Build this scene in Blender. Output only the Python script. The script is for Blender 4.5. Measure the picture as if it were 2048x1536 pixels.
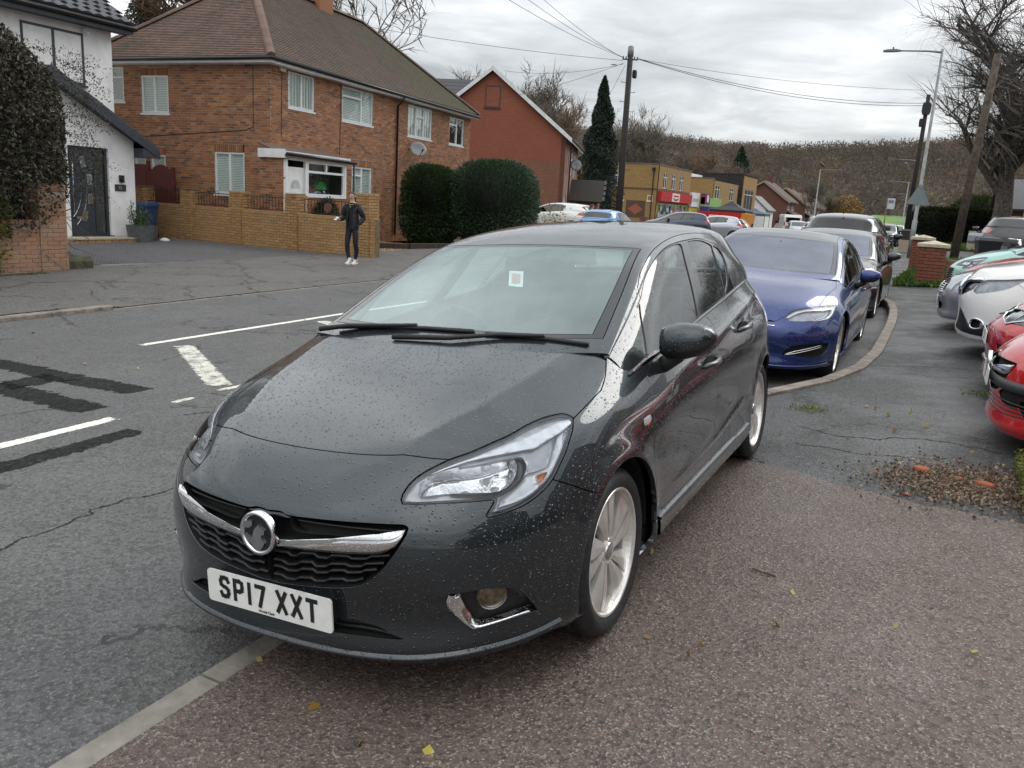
import bpy,math,json,random
import numpy as np
from mathutils import Matrix,Vector
for o_ in list(bpy.data.objects):bpy.data.objects.remove(o_)
random.seed(4);RNG = np.random.default_rng(7)
# ---------------------------------------------------------------- camera, sky, sun, exposure
scene = bpy.context.scene
cam_r,cam_u,cam_f,cam_p = [np.array(v) for v in ((0.88404,0.46375,0.05832),(-0.15094,0.16515,0.97465),(-0.44236,0.87044,-0.21600),(1.69905,-1.78712,1.58198))]
cam = bpy.data.cameras.new('camera');cam_o = bpy.data.objects.new('camera',cam);scene.collection.objects.link(cam_o);scene.camera = cam_o
cam_o.matrix_world = Matrix([(cam_r[i],cam_u[i],-cam_f[i],cam_p[i]) for i in range(3)]+[(0,0,0,1)])
cam.sensor_width = 36;cam.lens = 36*1633.26/2048;cam.clip_start = 0.05;cam.clip_end = 6000
CAR_TILT = Matrix([(0.99774,-0.00000,-0.06715,0.00000),(-0.00091,0.99991,-0.01350,0.00000),(0.06714,0.01353,0.99765,0.00000),(0,0,0,1)])
SUN_EL,SUN_AZ = math.radians(38),math.radians(25)
world = bpy.data.worlds.new('World');scene.world = world;world.use_nodes = True
def build_world():
 t = world.node_tree;n = t.nodes;l = t.links;bg = n['Background'];bg.inputs['Strength'].default_value = 0.10
 def nd(k,**p):
  q = n.new('ShaderNode'+k)
  for a,b in p.items():setattr(q,a,b)
  return q
 def mth(op,a,b=0.0,clamp=False):
  q = nd('Math',operation=op,use_clamp=clamp)
  for i,v in ((0,a),(1,b)):
   if isinstance(v,bpy.types.NodeSocket):l.new(v,q.inputs[i])
   else:q.inputs[i].default_value = v
  return q.outputs[0]
 sky = nd('TexSky',sky_type='NISHITA',sun_disc=False,sun_elevation=SUN_EL,sun_rotation=SUN_AZ)
 tc = nd('TexCoord');sp = nd('SeparateXYZ');l.new(tc.outputs['Generated'],sp.inputs[0])
 z = mth('MAXIMUM',sp.outputs[2],0.0);dn = mth('ADD',z,0.10)
 cb = nd('CombineXYZ');l.new(mth('DIVIDE',sp.outputs[0],dn),cb.inputs[0]);l.new(mth('DIVIDE',sp.outputs[1],dn),cb.inputs[1])
 def ns(scale,detail,rough,dist=0.0):
  q = nd('TexNoise');q.inputs['Scale'].default_value = scale;q.inputs['Detail'].default_value = detail;q.inputs['Roughness'].default_value = rough;q.inputs['Distortion'].default_value = dist
  l.new(cb.outputs[0],q.inputs['Vector']);return q.outputs[0]
 big,small = ns(0.42,6.0,0.52,0.35),ns(1.5,8.0,0.58,0.5)
 c = mth('ADD',mth('MULTIPLY',big,0.68),mth('MULTIPLY',small,0.32))
 ra = nd('ValToRGB');cr = ra.color_ramp;cr.elements[0].position = 0.395;cr.elements[1].position = 0.605
 cr.elements[0].color = (2.35,2.48,2.60,1);cr.elements[1].color = (5.9,5.95,5.95,1);e = cr.elements.new(0.5);e.color = (3.8,3.93,4.03,1)
 l.new(c,ra.inputs[0])
 # overcast sky: brighter towards the zenith
 g = mth('ADD',1.0,mth('MULTIPLY',z,2.0))
 sc = nd('VectorMath',operation='SCALE');l.new(ra.outputs[0],sc.inputs[0]);l.new(g,sc.inputs['Scale'])
 mx = nd('Mix',data_type='RGBA');mx.inputs[0].default_value = 0.94
 l.new(sky.outputs[0],mx.inputs[6]);l.new(sc.outputs[0],mx.inputs[7]);l.new(mx.outputs[2],bg.inputs['Color'])
build_world()
sun = bpy.data.lights.new('sun','SUN');sun.energy = 0.7;sun.angle = math.radians(30);sun.color = (1.0,0.97,0.93)
sun_o = bpy.data.objects.new('sun',sun);scene.collection.objects.link(sun_o)
sun_o.rotation_euler = (math.pi/2-SUN_EL,0,math.pi-SUN_AZ)
scene.view_settings.view_transform = 'Standard';scene.view_settings.look = 'None';scene.view_settings.gamma = 1.0;scene.view_settings.use_curve_mapping = False
scene.view_settings.exposure = 0.65
scene.render.engine = 'CYCLES'
scene.cycles.max_bounces = 8;scene.cycles.transparent_max_bounces = 12;scene.cycles.glossy_bounces = 4;scene.cycles.transmission_bounces = 6
# ---------------------------------------------------------------- helpers
C = bpy.context.scene.collection
def col4(c):return (c[0],c[1],c[2],1.0)
def srgb(r,g,b):
 f = lambda v:((v/255+0.055)/1.055)**2.4 if v/255 > 0.04045 else v/255/12.92
 return (f(r),f(g),f(b))
class NT:
 """tiny node-tree writer"""
 def __init__(self,mat):
  self.t = mat.node_tree;self.n = self.t.nodes;self.l = self.t.links
 def __call__(self,kind,props=None,**ins):
  nd = self.n.new('ShaderNode'+kind)
  for k,v in (props or {}).items():setattr(nd,k,v)
  for k,v in ins.items():self.put(nd,k,v)
  return nd
 def put(self,nd,k,v):
  if isinstance(k,str) and k[:1] == 'i' and k[1:].isdigit():k = int(k[1:])
  if isinstance(k,str):k = k.replace('_',' ')
  s = nd.inputs[k]
  if isinstance(v,bpy.types.NodeSocket):self.l.new(v,s)
  elif isinstance(v,bpy.types.Node):self.l.new(v.outputs[0],s)
  else:s.default_value = col4(v) if (isinstance(v,tuple) and len(v) == 3 and s.type == 'RGBA') else v
 def math(self,op,a,b=0.0,c=0.0,clamp=False):
  nd = self.n.new('ShaderNodeMath');nd.operation = op;nd.use_clamp = clamp
  for k,v in ((0,a),(1,b),(2,c)):self.put(nd,k,v)
  return nd.outputs[0]
 def mix(self,f,a,b,mode='MIX'):
  nd = self.n.new('ShaderNodeMix');nd.data_type = 'RGBA';nd.blend_type = mode
  for k,v in ((0,f),(6,a),(7,b)):
   if isinstance(v,bpy.types.NodeSocket):self.l.new(v,nd.inputs[k])
   elif isinstance(v,bpy.types.Node):self.l.new(v.outputs[0],nd.inputs[k])
   else:nd.inputs[k].default_value = col4(v) if isinstance(v,tuple) else v
  return nd.outputs[2]
 def ramp(self,f,stops,interp='LINEAR'):
  nd = self.n.new('ShaderNodeValToRGB');cr = nd.color_ramp;cr.interpolation = interp
  while len(cr.elements) < len(stops):cr.elements.new(0.5)
  for e,(p,c) in zip(cr.elements,stops):
   e.position = p;e.color = col4(c) if isinstance(c,tuple) else (c,c,c,1)
  self.put(nd,0,f)
  return nd.outputs[0]
 def noise(self,vec,scale,detail=4.0,rough=0.55,out=0):
  nd = self('TexNoise',None,Scale=scale,Detail=detail,Roughness=rough)
  self.l.new(vec,nd.inputs['Vector'])
  return nd.outputs[out]
 def obj(self):
  if not hasattr(self,'_tc'):self._tc = self.n.new('ShaderNodeTexCoord')
  return self._tc.outputs['Object']
 def pos(self):
  if not hasattr(self,'_g'):self._g = self.n.new('ShaderNodeNewGeometry')
  return self._g.outputs['Position']
MATS = {}
def new_mat(name):
 m = bpy.data.materials.new(name);m.use_nodes = True
 m.node_tree.nodes.clear();t = NT(m)
 out = t('OutputMaterial');MATS[name] = m
 return m,t,out
def principled(t,out,**k):
 b = t('BsdfPrincipled',None,**k);t.l.new(b.outputs[0],out.inputs['Surface']);return b
def bump(t,h,strength=0.3,dist=0.01):
 return t('Bump',None,Strength=strength,Distance=dist,Height=h).outputs[0]
def plain(name,color,rough=0.5,metal=0.0,var=0.12,scale=30.0,bmp=0.0,coat=0.0,spec=0.5):
 """simple material with slight mottling and optional fine relief"""
 if name in MATS:return MATS[name]
 m,t,out = new_mat(name)
 n = t.noise(t.obj(),scale,5.0)
 c = t.mix(t.math('MULTIPLY',t.math('SUBTRACT',n,0.5),1.0),tuple(color),tuple(color))
 lo = tuple(max(0,v*(1-var*2)) for v in color);hi = tuple(v*(1+var*2) for v in color)
 c = t.ramp(n,[(0.3,lo),(0.7,hi)])
 k = dict(Base_Color=c,Metallic=metal,Roughness=rough,Coat_Weight=coat)
 k['Specular_IOR_Level'] = spec
 if bmp:k['Normal'] = bump(t,t.noise(t.obj(),scale*4,3.0),bmp,0.01)
 principled(t,out,**{a:b for a,b in k.items()})
 return m
def link(o,parent=None):
 C.objects.link(o)
 if parent is not None:o.parent = parent
 return o
def tag(o,label=None,cat=None,group=None,kind=None):
 for k,v in (('label',label),('category',cat),('group',group),('kind',kind)):
  if v:o[k] = v
 return o
def empty(name,loc=(0,0,0),rot=(0,0,0),label=None,cat=None,group=None):
 o = bpy.data.objects.new(name,None);o.empty_display_size = 0.2
 C.objects.link(o);o.location = loc;o.rotation_euler = rot
 return tag(o,label,cat,group)
def mesh(name,V,F,mats,parent=None,smooth=False,mi=None,normals=None):
 me = bpy.data.meshes.new(name)
 me.from_pydata([tuple(map(float,v)) for v in V],[],F)
 for m in (mats if isinstance(mats,(list,tuple)) else [mats]):me.materials.append(m)
 if mi is not None:me.polygons.foreach_set('material_index',mi)
 if smooth or normals is not None:me.polygons.foreach_set('use_smooth',[True]*len(me.polygons))
 if normals is not None:me.normals_split_custom_set_from_vertices([tuple(map(float,n)) for n in normals])
 me.update()
 return link(bpy.data.objects.new(name,me),parent)
def share(name,o,parent=None,loc=(0,0,0),rot=(0,0,0),scale=(1,1,1)):
 c = bpy.data.objects.new(name,o.data if hasattr(o,'data') else o);link(c,parent)
 c.location = loc;c.rotation_euler = rot;c.scale = scale
 return c
def copy_tree(o,parent=None):
 c = o.copy();C.objects.link(c);c.parent = parent
 for ch in o.children:copy_tree(ch,c)
 return c
class MB:
 """collects simple solids; build() links them as one mesh"""
 def __init__(self):self.V = [];self.F = [];self.M = []
 def add(self,V,F,m=0):
  b = len(self.V);self.V += [tuple(v) for v in V];self.F += [tuple(b+i for i in f) for f in F];self.M += [m]*len(F);return self
 def box(self,x0,x1,y0,y1,z0,z1,m=0):
  V = [(x,y,z) for z in (z0,z1) for y in (y0,y1) for x in (x0,x1)]
  return self.add(V,[(0,2,3,1),(4,5,7,6),(0,1,5,4),(2,6,7,3),(0,4,6,2),(1,3,7,5)],m)
 def obox(self,o,a,b,c,m=0):
  """box from corner o and three edge vectors"""
  o,a,b,c = map(lambda v:np.array(v,float),(o,a,b,c))
  V = [o,o+a,o+b,o+a+b,o+c,o+a+c,o+b+c,o+a+b+c]
  F = [(0,2,3,1),(4,5,7,6),(0,1,5,4),(2,6,7,3),(0,4,6,2),(1,3,7,5)]
  if np.dot(np.cross(a,b),c) < 0:F = [f[::-1] for f in F]
  return self.add(V,F,m)
 def prism(self,poly,d,m=0,cap=True):
  """polygon (3D points) extruded by vector d"""
  n = len(poly);P = [np.array(p,float) for p in poly];d = np.array(d,float)
  V = P+[p+d for p in P];F = [(i,(i+1) % n,n+(i+1) % n,n+i) for i in range(n)]
  if cap:F += [tuple(range(n))[::-1],tuple(range(n,2*n))]
  return self.add(V,F,m)
 def tube(self,pts,rad,seg=8,m=0,cap=True):
  pts = [np.array(p,float) for p in pts];n = len(pts)
  rad = [rad]*n if np.isscalar(rad) else list(rad)
  V = [];F = [];pu = None
  for i,p in enumerate(pts):
   d = pts[min(i+1,n-1)]-pts[max(i-1,0)];d = d/max(np.linalg.norm(d),1e-9)
   if pu is None:
    a = np.array([0,0,1.0]) if abs(d[2]) < 0.9 else np.array([1.0,0,0])
    pu = np.cross(d,a)
   u = pu-d*np.dot(pu,d);u /= max(np.linalg.norm(u),1e-9);v = np.cross(d,u);pu = u
   for k in range(seg):
    an = 2*math.pi*k/seg;V.append(p+rad[i]*(math.cos(an)*u+math.sin(an)*v))
  for i in range(n-1):
   for k in range(seg):
    a,b = i*seg+k,i*seg+(k+1) % seg;F.append((a,b,b+seg,a+seg))
  if cap:F += [tuple(range(seg))[::-1],tuple(range((n-1)*seg,n*seg))]
  return self.add(V,F,m)
 def lathe(self,prof,axis='z',seg=24,c=(0,0,0),m=0):
  """profile of (radius, height) turned about an axis through c"""
  V = [];F = [];n = len(prof)
  for r,h in prof:
   for k in range(seg):
    a = 2*math.pi*k/seg;x,y = r*math.cos(a),r*math.sin(a)
    p = {'z':(x,y,h),'x':(h,x,y),'y':(y,h,x)}[axis]
    V.append((p[0]+c[0],p[1]+c[1],p[2]+c[2]))
  for i in range(n-1):
   for k in range(seg):
    a,b = i*seg+k,i*seg+(k+1) % seg;F.append((a,b,b+seg,a+seg))
  return self.add(V,F,m)
 def build(self,name,mats,parent=None,smooth=False):
  return mesh(name,self.V,self.F,mats,parent,smooth,self.M if isinstance(mats,(list,tuple)) else None)
def text_mesh(name,body,size,mat,parent,align='LEFT',off=0.0):
 cu = bpy.data.curves.new(name,'FONT');cu.body = body;cu.size = size;cu.align_x = align;cu.offset = off;t = bpy.data.objects.new(name+'_font',cu);C.objects.link(t)
 me = bpy.data.meshes.new_from_object(t.evaluated_get(bpy.context.evaluated_depsgraph_get()));bpy.data.objects.remove(t);me.materials.clear();me.materials.append(mat);me.name = name
 return link(bpy.data.objects.new(name,me),parent)
def catmull(P,n=6):
 """smooth polyline through points"""
 P = np.array(P,float)
 if len(P) < 3:return P
 Q = np.concatenate([[2*P[0]-P[1]],P,[2*P[-1]-P[-2]]]);out = []
 for i in range(1,len(Q)-2):
  for k in range(n):
   f = k/n;a,b,c,d = Q[i-1],Q[i],Q[i+1],Q[i+2]
   out.append(0.5*((2*b)+(c-a)*f+(2*a-5*b+4*c-d)*f*f+(3*b-a-3*c+d)*f**3))
 out.append(P[-1])
 return np.array(out)
def outline(segs,n=6):
 o = []
 for s in segs:
  q = catmull(s,n);o += q.tolist() if not o else q.tolist()[1:]
 return np.array(o)
# ---------------------------------------------------------------- smooth car surfaces (cubic B-spline nets)
def _bas(f):
 f2,f3 = f*f,f*f*f
 return ((1-3*f+3*f2-f3)/6,(4-6*f2+3*f3)/6,(1+3*f+3*f2-3*f3)/6,f3/6)

class Net:
 """uniform cubic B-spline through (nearly) a grid of points; first index starts on the mirror plane x = 0"""
 def __init__(self,pts,mir0=True,mirN=False,mirT=False,it=3):
  T = np.array(pts,float)
  self.n,self.m = T.shape[:2]
  self.mir0,self.mirN = mir0,mirN
  P = T.copy()
  I,J = np.meshgrid(np.arange(self.n,dtype=float),np.arange(self.m,dtype=float),indexing='ij')
  for _ in range(it):
   self._ghost(P)
   P = P + 0.85*(T-self.ev(I.ravel(),J.ravel()).reshape(T.shape))
   if mir0:P[0,:,0] = 0
   if mirN:P[-1,:,0] = 0
  self._ghost(P)
 def _ghost(self,P):
  mx = np.array([-1,1,1.0])
  a = P[1:2]*mx if self.mir0 else 2*P[:1]-P[1:2]
  b = P[-2:-1]*mx if self.mirN else 2*P[-1:]-P[-2:-1]
  Q = np.concatenate([a,P,b],0)
  self.Q = np.concatenate([2*Q[:,:1]-Q[:,1:2],Q,2*Q[:,-1:]-Q[:,-2:-1]],1)
 def ev(self,s,t):
  s = np.clip(np.asarray(s,float),0,self.n-1);t = np.clip(np.asarray(t,float),0,self.m-1)
  i = np.minimum(s.astype(int),self.n-2);j = np.minimum(t.astype(int),self.m-2)
  bs,bt = _bas(s-i),_bas(t-j)
  out = np.zeros(s.shape+(3,))
  for a in range(4):
   for b in range(4):
    out += (bs[a]*bt[b])[...,None]*self.Q[i+a,j+b]
  return out
 def nrm(self,s,t,e=2e-3):
  s = np.asarray(s,float);t = np.asarray(t,float)
  du = self.S(np.minimum(s+e,self.n-1),t)-self.S(np.maximum(s-e,0),t)
  dv = self.S(s,np.minimum(t+e,self.m-1))-self.S(s,np.maximum(t-e,0))
  n = np.cross(du,dv)
  return n/np.maximum(np.linalg.norm(n,axis=-1,keepdims=True),1e-12)
 disp = None
 def S(self,s,t):
  P = self.ev(s,t)
  if self.disp is None:return P
  s = np.asarray(s,float);t = np.asarray(t,float);e = 2e-3
  du = self.ev(np.minimum(s+e,self.n-1),t)-self.ev(np.maximum(s-e,0),t)
  dv = self.ev(s,np.minimum(t+e,self.m-1))-self.ev(s,np.maximum(t-e,0))
  n = np.cross(du,dv);n /= np.maximum(np.linalg.norm(n,axis=-1,keepdims=True),1e-12)
  return P+n*self.disp(P)[...,None]
# lower body of a small hatchback, right half as seen from the front: columns nose centre > corner > side > tail centre, rows bottom lip > cowl / belt line
def hatch_lower():
 plan = [(0,0),(.2,.008),(.40,.052),(.55,.125),(.68,.245),(.78,.41),(.845,.61),(.868,.86),(.872,1.22),(.873,1.75),(.873,2.3),(.872,2.85),(.868,3.37),(.835,3.72),(.72,3.93),(.40,4.0),(0,4.02)]
 # per front column: rows as (forward inset from the plan line, z)
 rows = []
 front = {
  0:[(.045,.150),(.010,.200),(.022,.280),(.012,.370),(.000,.450),(.002,.530),(.018,.603),(.085,.672),(.170,.735),(.300,.800),(.560,.893),(.820,.958),(1.020,1.005)],
  1:[(.045,.150),(.010,.200),(.022,.280),(.012,.370),(.000,.450),(.002,.530),(.020,.606),(.085,.676),(.172,.740),(.300,.805),(.560,.896),(.820,.960),(1.022,1.005)],
  2:[(.045,.152),(.010,.202),(.022,.280),(.012,.370),(.000,.450),(.004,.530),(.026,.606),(.085,.672),(.170,.742),(.300,.808),(.560,.898),(.800,.960),(.985,1.003)],
 }
 N = 13
 def fr(k,col):
  x,y = plan[k]
  return [(x,y+a,z) for a,z in col]
 G = [fr(0,front[0]),fr(1,front[1])]
 G.append([(.40,.092,.152),(.405,.060,.202),(.40,.072,.280),(.405,.062,.370),(.41,.052,.450),(.41,.056,.530),(.405,.078,.606),(.39,.128,.668),(.375,.215,.748),(.36,.345,.815),(.34,.600,.899),(.325,.840,.959),(.31,1.028,1.003)])
 G.append([(.54,.160,.155),(.55,.132,.207),(.548,.142,.280),(.555,.132,.370),(.56,.125,.450),(.56,.130,.530),(.552,.152,.606),(.53,.195,.670),(.505,.275,.750),(.485,.405,.822),(.465,.640,.899),(.45,.860,.956),(.435,1.040,1.001)])
 G.append([(.665,.280,.160),(.68,.250,.215),(.682,.255,.285),(.688,.248,.370),(.69,.243,.450),(.688,.250,.530),(.680,.270,.606),(.655,.300,.680),(.625,.365,.758),(.600,.490,.827),(.58,.700,.897),(.565,.890,.951),(.55,1.055,.998)])
 G.append([(.755,.430,.172),(.782,.405,.225),(.787,.405,.295),(.792,.403,.375),(.793,.402,.455),(.790,.408,.535),(.778,.422,.612),(.752,.445,.690),(.718,.495,.768),(.692,.600,.832),(.668,.780,.893),(.648,.940,.945),(.628,1.072,.993)])
 G.append([(.815,.610,.185),(.846,.605,.235),(.850,.605,.305),(.853,.605,.380),(.853,.605,.460),(.850,.606,.540),(.840,.612,.620),(.820,.622,.698),(.792,.650,.775),(.765,.725,.836),(.735,.860,.890),(.708,.985,.938),(.675,1.085,.987)])
 G.append([(.83,.86,.195),(.866,.86,.245),(.868,.86,.315),(.870,.86,.390),(.871,.86,.470),(.870,.86,.550),(.866,.86,.628),(.855,.86,.704),(.836,.865,.775),(.812,.890,.833),(.785,.960,.880),(.762,1.030,.918),(.732,1.095,.958)])
 G.append([(.83,1.22,.200),(.868,1.22,.248),(.866,1.22,.318),(.868,1.22,.395),(.872,1.22,.475),(.873,1.22,.555),(.873,1.22,.632),(.870,1.22,.702),(.861,1.22,.765),(.845,1.22,.818),(.825,1.22,.860),(.806,1.21,.893),(.786,1.20,.918)])
 G.append([(.83,1.75,.205),(.868,1.75,.250),(.864,1.75,.320),(.866,1.75,.398),(.871,1.75,.480),(.873,1.75,.562),(.874,1.75,.642),(.873,1.75,.716),(.866,1.75,.784),(.852,1.75,.844),(.832,1.75,.898),(.812,1.75,.942),(.792,1.75,.975)])
 G.append([(.83,2.3,.208),(.868,2.3,.252),(.864,2.3,.322),(.866,2.3,.400),(.871,2.3,.485),(.873,2.3,.570),(.875,2.3,.654),(.875,2.3,.733),(.869,2.3,.806),(.855,2.3,.872),(.834,2.3,.932),(.812,2.3,.985),(.788,2.3,1.030)])
 G.append([(.83,2.85,.212),(.866,2.85,.256),(.864,2.85,.328),(.868,2.85,.408),(.873,2.85,.495),(.876,2.85,.582),(.879,2.85,.668),(.879,2.85,.750),(.872,2.85,.828),(.856,2.85,.900),(.832,2.85,.966),(.804,2.85,1.024),(.772,2.85,1.078)])
 G.append([(0.806,3.37,.220),(0.841,3.37,.262),(0.848,3.37,.335),(0.854,3.37,.415),(0.859,3.37,.502),(0.862,3.37,.590),(0.864,3.37,.678),(0.863,3.37,.762),(0.854,3.37,.842),(0.834,3.37,.916),(0.804,3.37,.985),(0.768,3.37,1.050),(0.726,3.37,1.112)])
 G.append([(0.756,3.70,.235),(0.801,3.71,.275),(0.811,3.71,.345),(0.819,3.71,.425),(0.824,3.71,.510),(0.826,3.71,.597),(0.825,3.71,.684),(0.820,3.71,.768),(0.806,3.71,.848),(0.780,3.70,.922),(0.744,3.68,.992),(0.704,3.66,1.058),(0.658,3.63,1.120)])
 G.append([(0.646,3.88,.245),(0.686,3.91,.285),(0.698,3.925,.355),(0.706,3.935,.435),(0.711,3.935,.520),(0.711,3.93,.605),(0.708,3.92,.690),(0.700,3.91,.772),(0.686,3.89,.850),(0.664,3.865,.925),(0.634,3.835,.995),(0.598,3.80,1.060),(0.558,3.76,1.122)])
 G.append([(0.366,3.95,.245),(0.386,3.985,.285),(0.386,4.0,.355),(0.386,4.01,.435),(0.386,4.01,.520),(0.386,4.0,.605),(0.386,3.99,.690),(0.386,3.975,.772),(0.381,3.955,.850),(0.371,3.93,.925),(0.361,3.90,.995),(0.346,3.865,1.060),(0.331,3.825,1.122)])
 G.append([(0.000,3.97,.245),(0.000,4.005,.285),(0.000,4.02,.355),(0.000,4.03,.435),(0.000,4.03,.520),(0.000,4.02,.605),(0.000,4.01,.690),(0.000,3.995,.772),(0.000,3.975,.850),(0.000,3.95,.925),(0.000,3.92,.995),(0.000,3.885,1.060),(0.000,3.845,1.122)])
 G = np.array(G,float)
 for i,a in ((12,.02),(13,.07),(14,.07)):
  for j in range(5):G[i,j,0] -= a*(1-j/5)
 return G

# greenhouse: first index centre line > belt, second index windscreen base > roof > tailgate glass
def hatch_upper():
 V = [
  [(0,.985,.985),(0,1.30,1.120),(0,1.58,1.248),(0,1.855,1.362),(0,2.15,1.432),(0,2.50,1.470),(0,2.90,1.478),(0,3.30,1.455),(0,3.60,1.405),(0,3.72,1.27),(0,3.845,1.13)],
  [(.24,.990,.985),(.23,1.305,1.120),(.21,1.585,1.248),(.20,1.86,1.360),(.20,2.155,1.429),(.20,2.50,1.466),(.20,2.90,1.474),(.20,3.30,1.451),(.20,3.60,1.401),(.20,3.72,1.27),(.20,3.84,1.13)],
  [(.46,1.020,.986),(.435,1.325,1.121),(.41,1.60,1.246),(.385,1.875,1.354),(.375,2.17,1.419),(.37,2.50,1.454),(.37,2.90,1.462),(.37,3.30,1.440),(.37,3.59,1.391),(.375,3.71,1.265),(.38,3.82,1.13)],
  [(.680,1.090,.990),(.642,1.372,1.122),(.602,1.640,1.242),(.555,1.915,1.345),(.535,2.20,1.398),(.527,2.50,1.428),(.527,2.90,1.437),(.525,3.30,1.415),(.51,3.57,1.368),(.525,3.68,1.255),(.54,3.79,1.13)],
  [(.708,1.095,.978),(.682,1.392,1.100),(.646,1.665,1.216),(.606,1.940,1.311),(.586,2.22,1.368),(.580,2.52,1.396),(.580,2.90,1.404),(.582,3.27,1.380),(.585,3.50,1.325),(.60,3.62,1.235),(.60,3.75,1.13)],
  [(.735,1.098,.960),(.713,1.405,1.070),(.683,1.680,1.176),(.648,1.955,1.266),(.630,2.235,1.322),(.623,2.53,1.350),(.624,2.88,1.352),(.632,3.20,1.322),(.645,3.42,1.262),(.655,3.57,1.20),(.640,3.71,1.13)],
  [(.760,1.100,.930),(.752,1.40,1.005),(.740,1.68,1.072),(.722,1.98,1.132),(.711,2.28,1.178),(.704,2.58,1.208),(.700,2.88,1.224),(.697,3.16,1.222),(.695,3.38,1.200),(.688,3.54,1.165),(.66,3.68,1.125)],
  [(.780,1.100,.902),(.788,1.38,.942),(.792,1.68,.968),(.791,1.98,1.000),(.787,2.28,1.028),(.780,2.58,1.054),(.768,2.87,1.080),(.752,3.13,1.098),(.733,3.37,1.112),(.705,3.53,1.118),(.67,3.64,1.120)],
 ]
 return np.array(V,float)
# ---------------------------------------------------------------- cutting smooth surfaces into panels
from mathutils.geometry import delaunay_2d_cdt
from mathutils import Vector,Matrix
def inside(P,poly):
 x,y = P[:,0],P[:,1];c = np.zeros(len(P),bool);q = np.array(poly);r = np.roll(q,-1,0)
 for (x0,y0),(x1,y1) in zip(q,r):
  if y0 == y1:continue
  k = ((y0 > y) != (y1 > y)) & (x < (x1-x0)*(y-y0)/(y1-y0)+x0);c ^= k
 return c
def resample(P,d):
 P = np.array(P,float);out = [P[0]]
 for a,b in zip(P[:-1],P[1:]):
  n = max(1,int(math.ceil(np.linalg.norm(b-a)/d)))
  for i in range(1,n+1):out.append(a+(b-a)*i/n)
 return np.array(out)
def cut(net,k,lines,regions,keep=None):
 """triangulate the parameter plane of a net with the lines as edges; returns {region: (st, tris)}"""
 if np.isscalar(k):k = (k,k)
 h = 1.0/max(k);ns,nt = (net.n-1)*k[0],(net.m-1)*k[1]
 S,T = np.meshgrid(np.linspace(0,net.n-1,ns+1),np.linspace(0,net.m-1,nt+1),indexing='ij')
 G = np.stack([S.ravel(),T.ravel()],1)
 rl = [resample(l,h*0.8) for l in lines]
 if rl:
  A = np.concatenate(rl);bad = np.zeros(len(G),bool)
  for i in range(0,len(A),200):
   a = A[i:i+200];lo,hi = a.min(0)-h,a.max(0)+h
   w = np.where(((G > lo) & (G < hi)).all(1))[0]
   if len(w):bad[w] |= (np.hypot(G[w,None,0]-a[None,:,0],G[w,None,1]-a[None,:,1]).min(1) < 0.42*h)
  bd = (G[:,0] == 0) | (G[:,0] == net.n-1) | (G[:,1] == 0) | (G[:,1] == net.m-1)
  G = G[~bad | bd]
 V = [Vector(p) for p in G.tolist()];E = []
 for l in rl:
  b = len(V);V += [Vector(p) for p in l.tolist()];E += [(b+i,b+i+1) for i in range(len(l)-1)]
 vo,eo,fo,*_ = delaunay_2d_cdt(V,E,[],0,1e-4)
 st = np.array([tuple(v) for v in vo]);F = np.array([tuple(f) for f in fo])
 st[:,0] = np.clip(st[:,0],0,net.n-1);st[:,1] = np.clip(st[:,1],0,net.m-1)
 a,b,c = st[F[:,0]],st[F[:,1]],st[F[:,2]]
 ar = (b[:,0]-a[:,0])*(c[:,1]-a[:,1])-(b[:,1]-a[:,1])*(c[:,0]-a[:,0])
 F[ar < 0] = F[ar < 0][:,::-1];F = F[np.abs(ar) > 1e-9]
 cen = st[F].mean(1);todo = np.ones(len(F),bool);out = {}
 for name,poly in regions:
  m = todo & (inside(cen,poly) if poly is not None else True);todo &= ~m
  if m.any():
   f = F[m]
   if name in out:f = np.concatenate([out[name][1],f])
   out[name] = (st,f)
 return out
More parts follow.
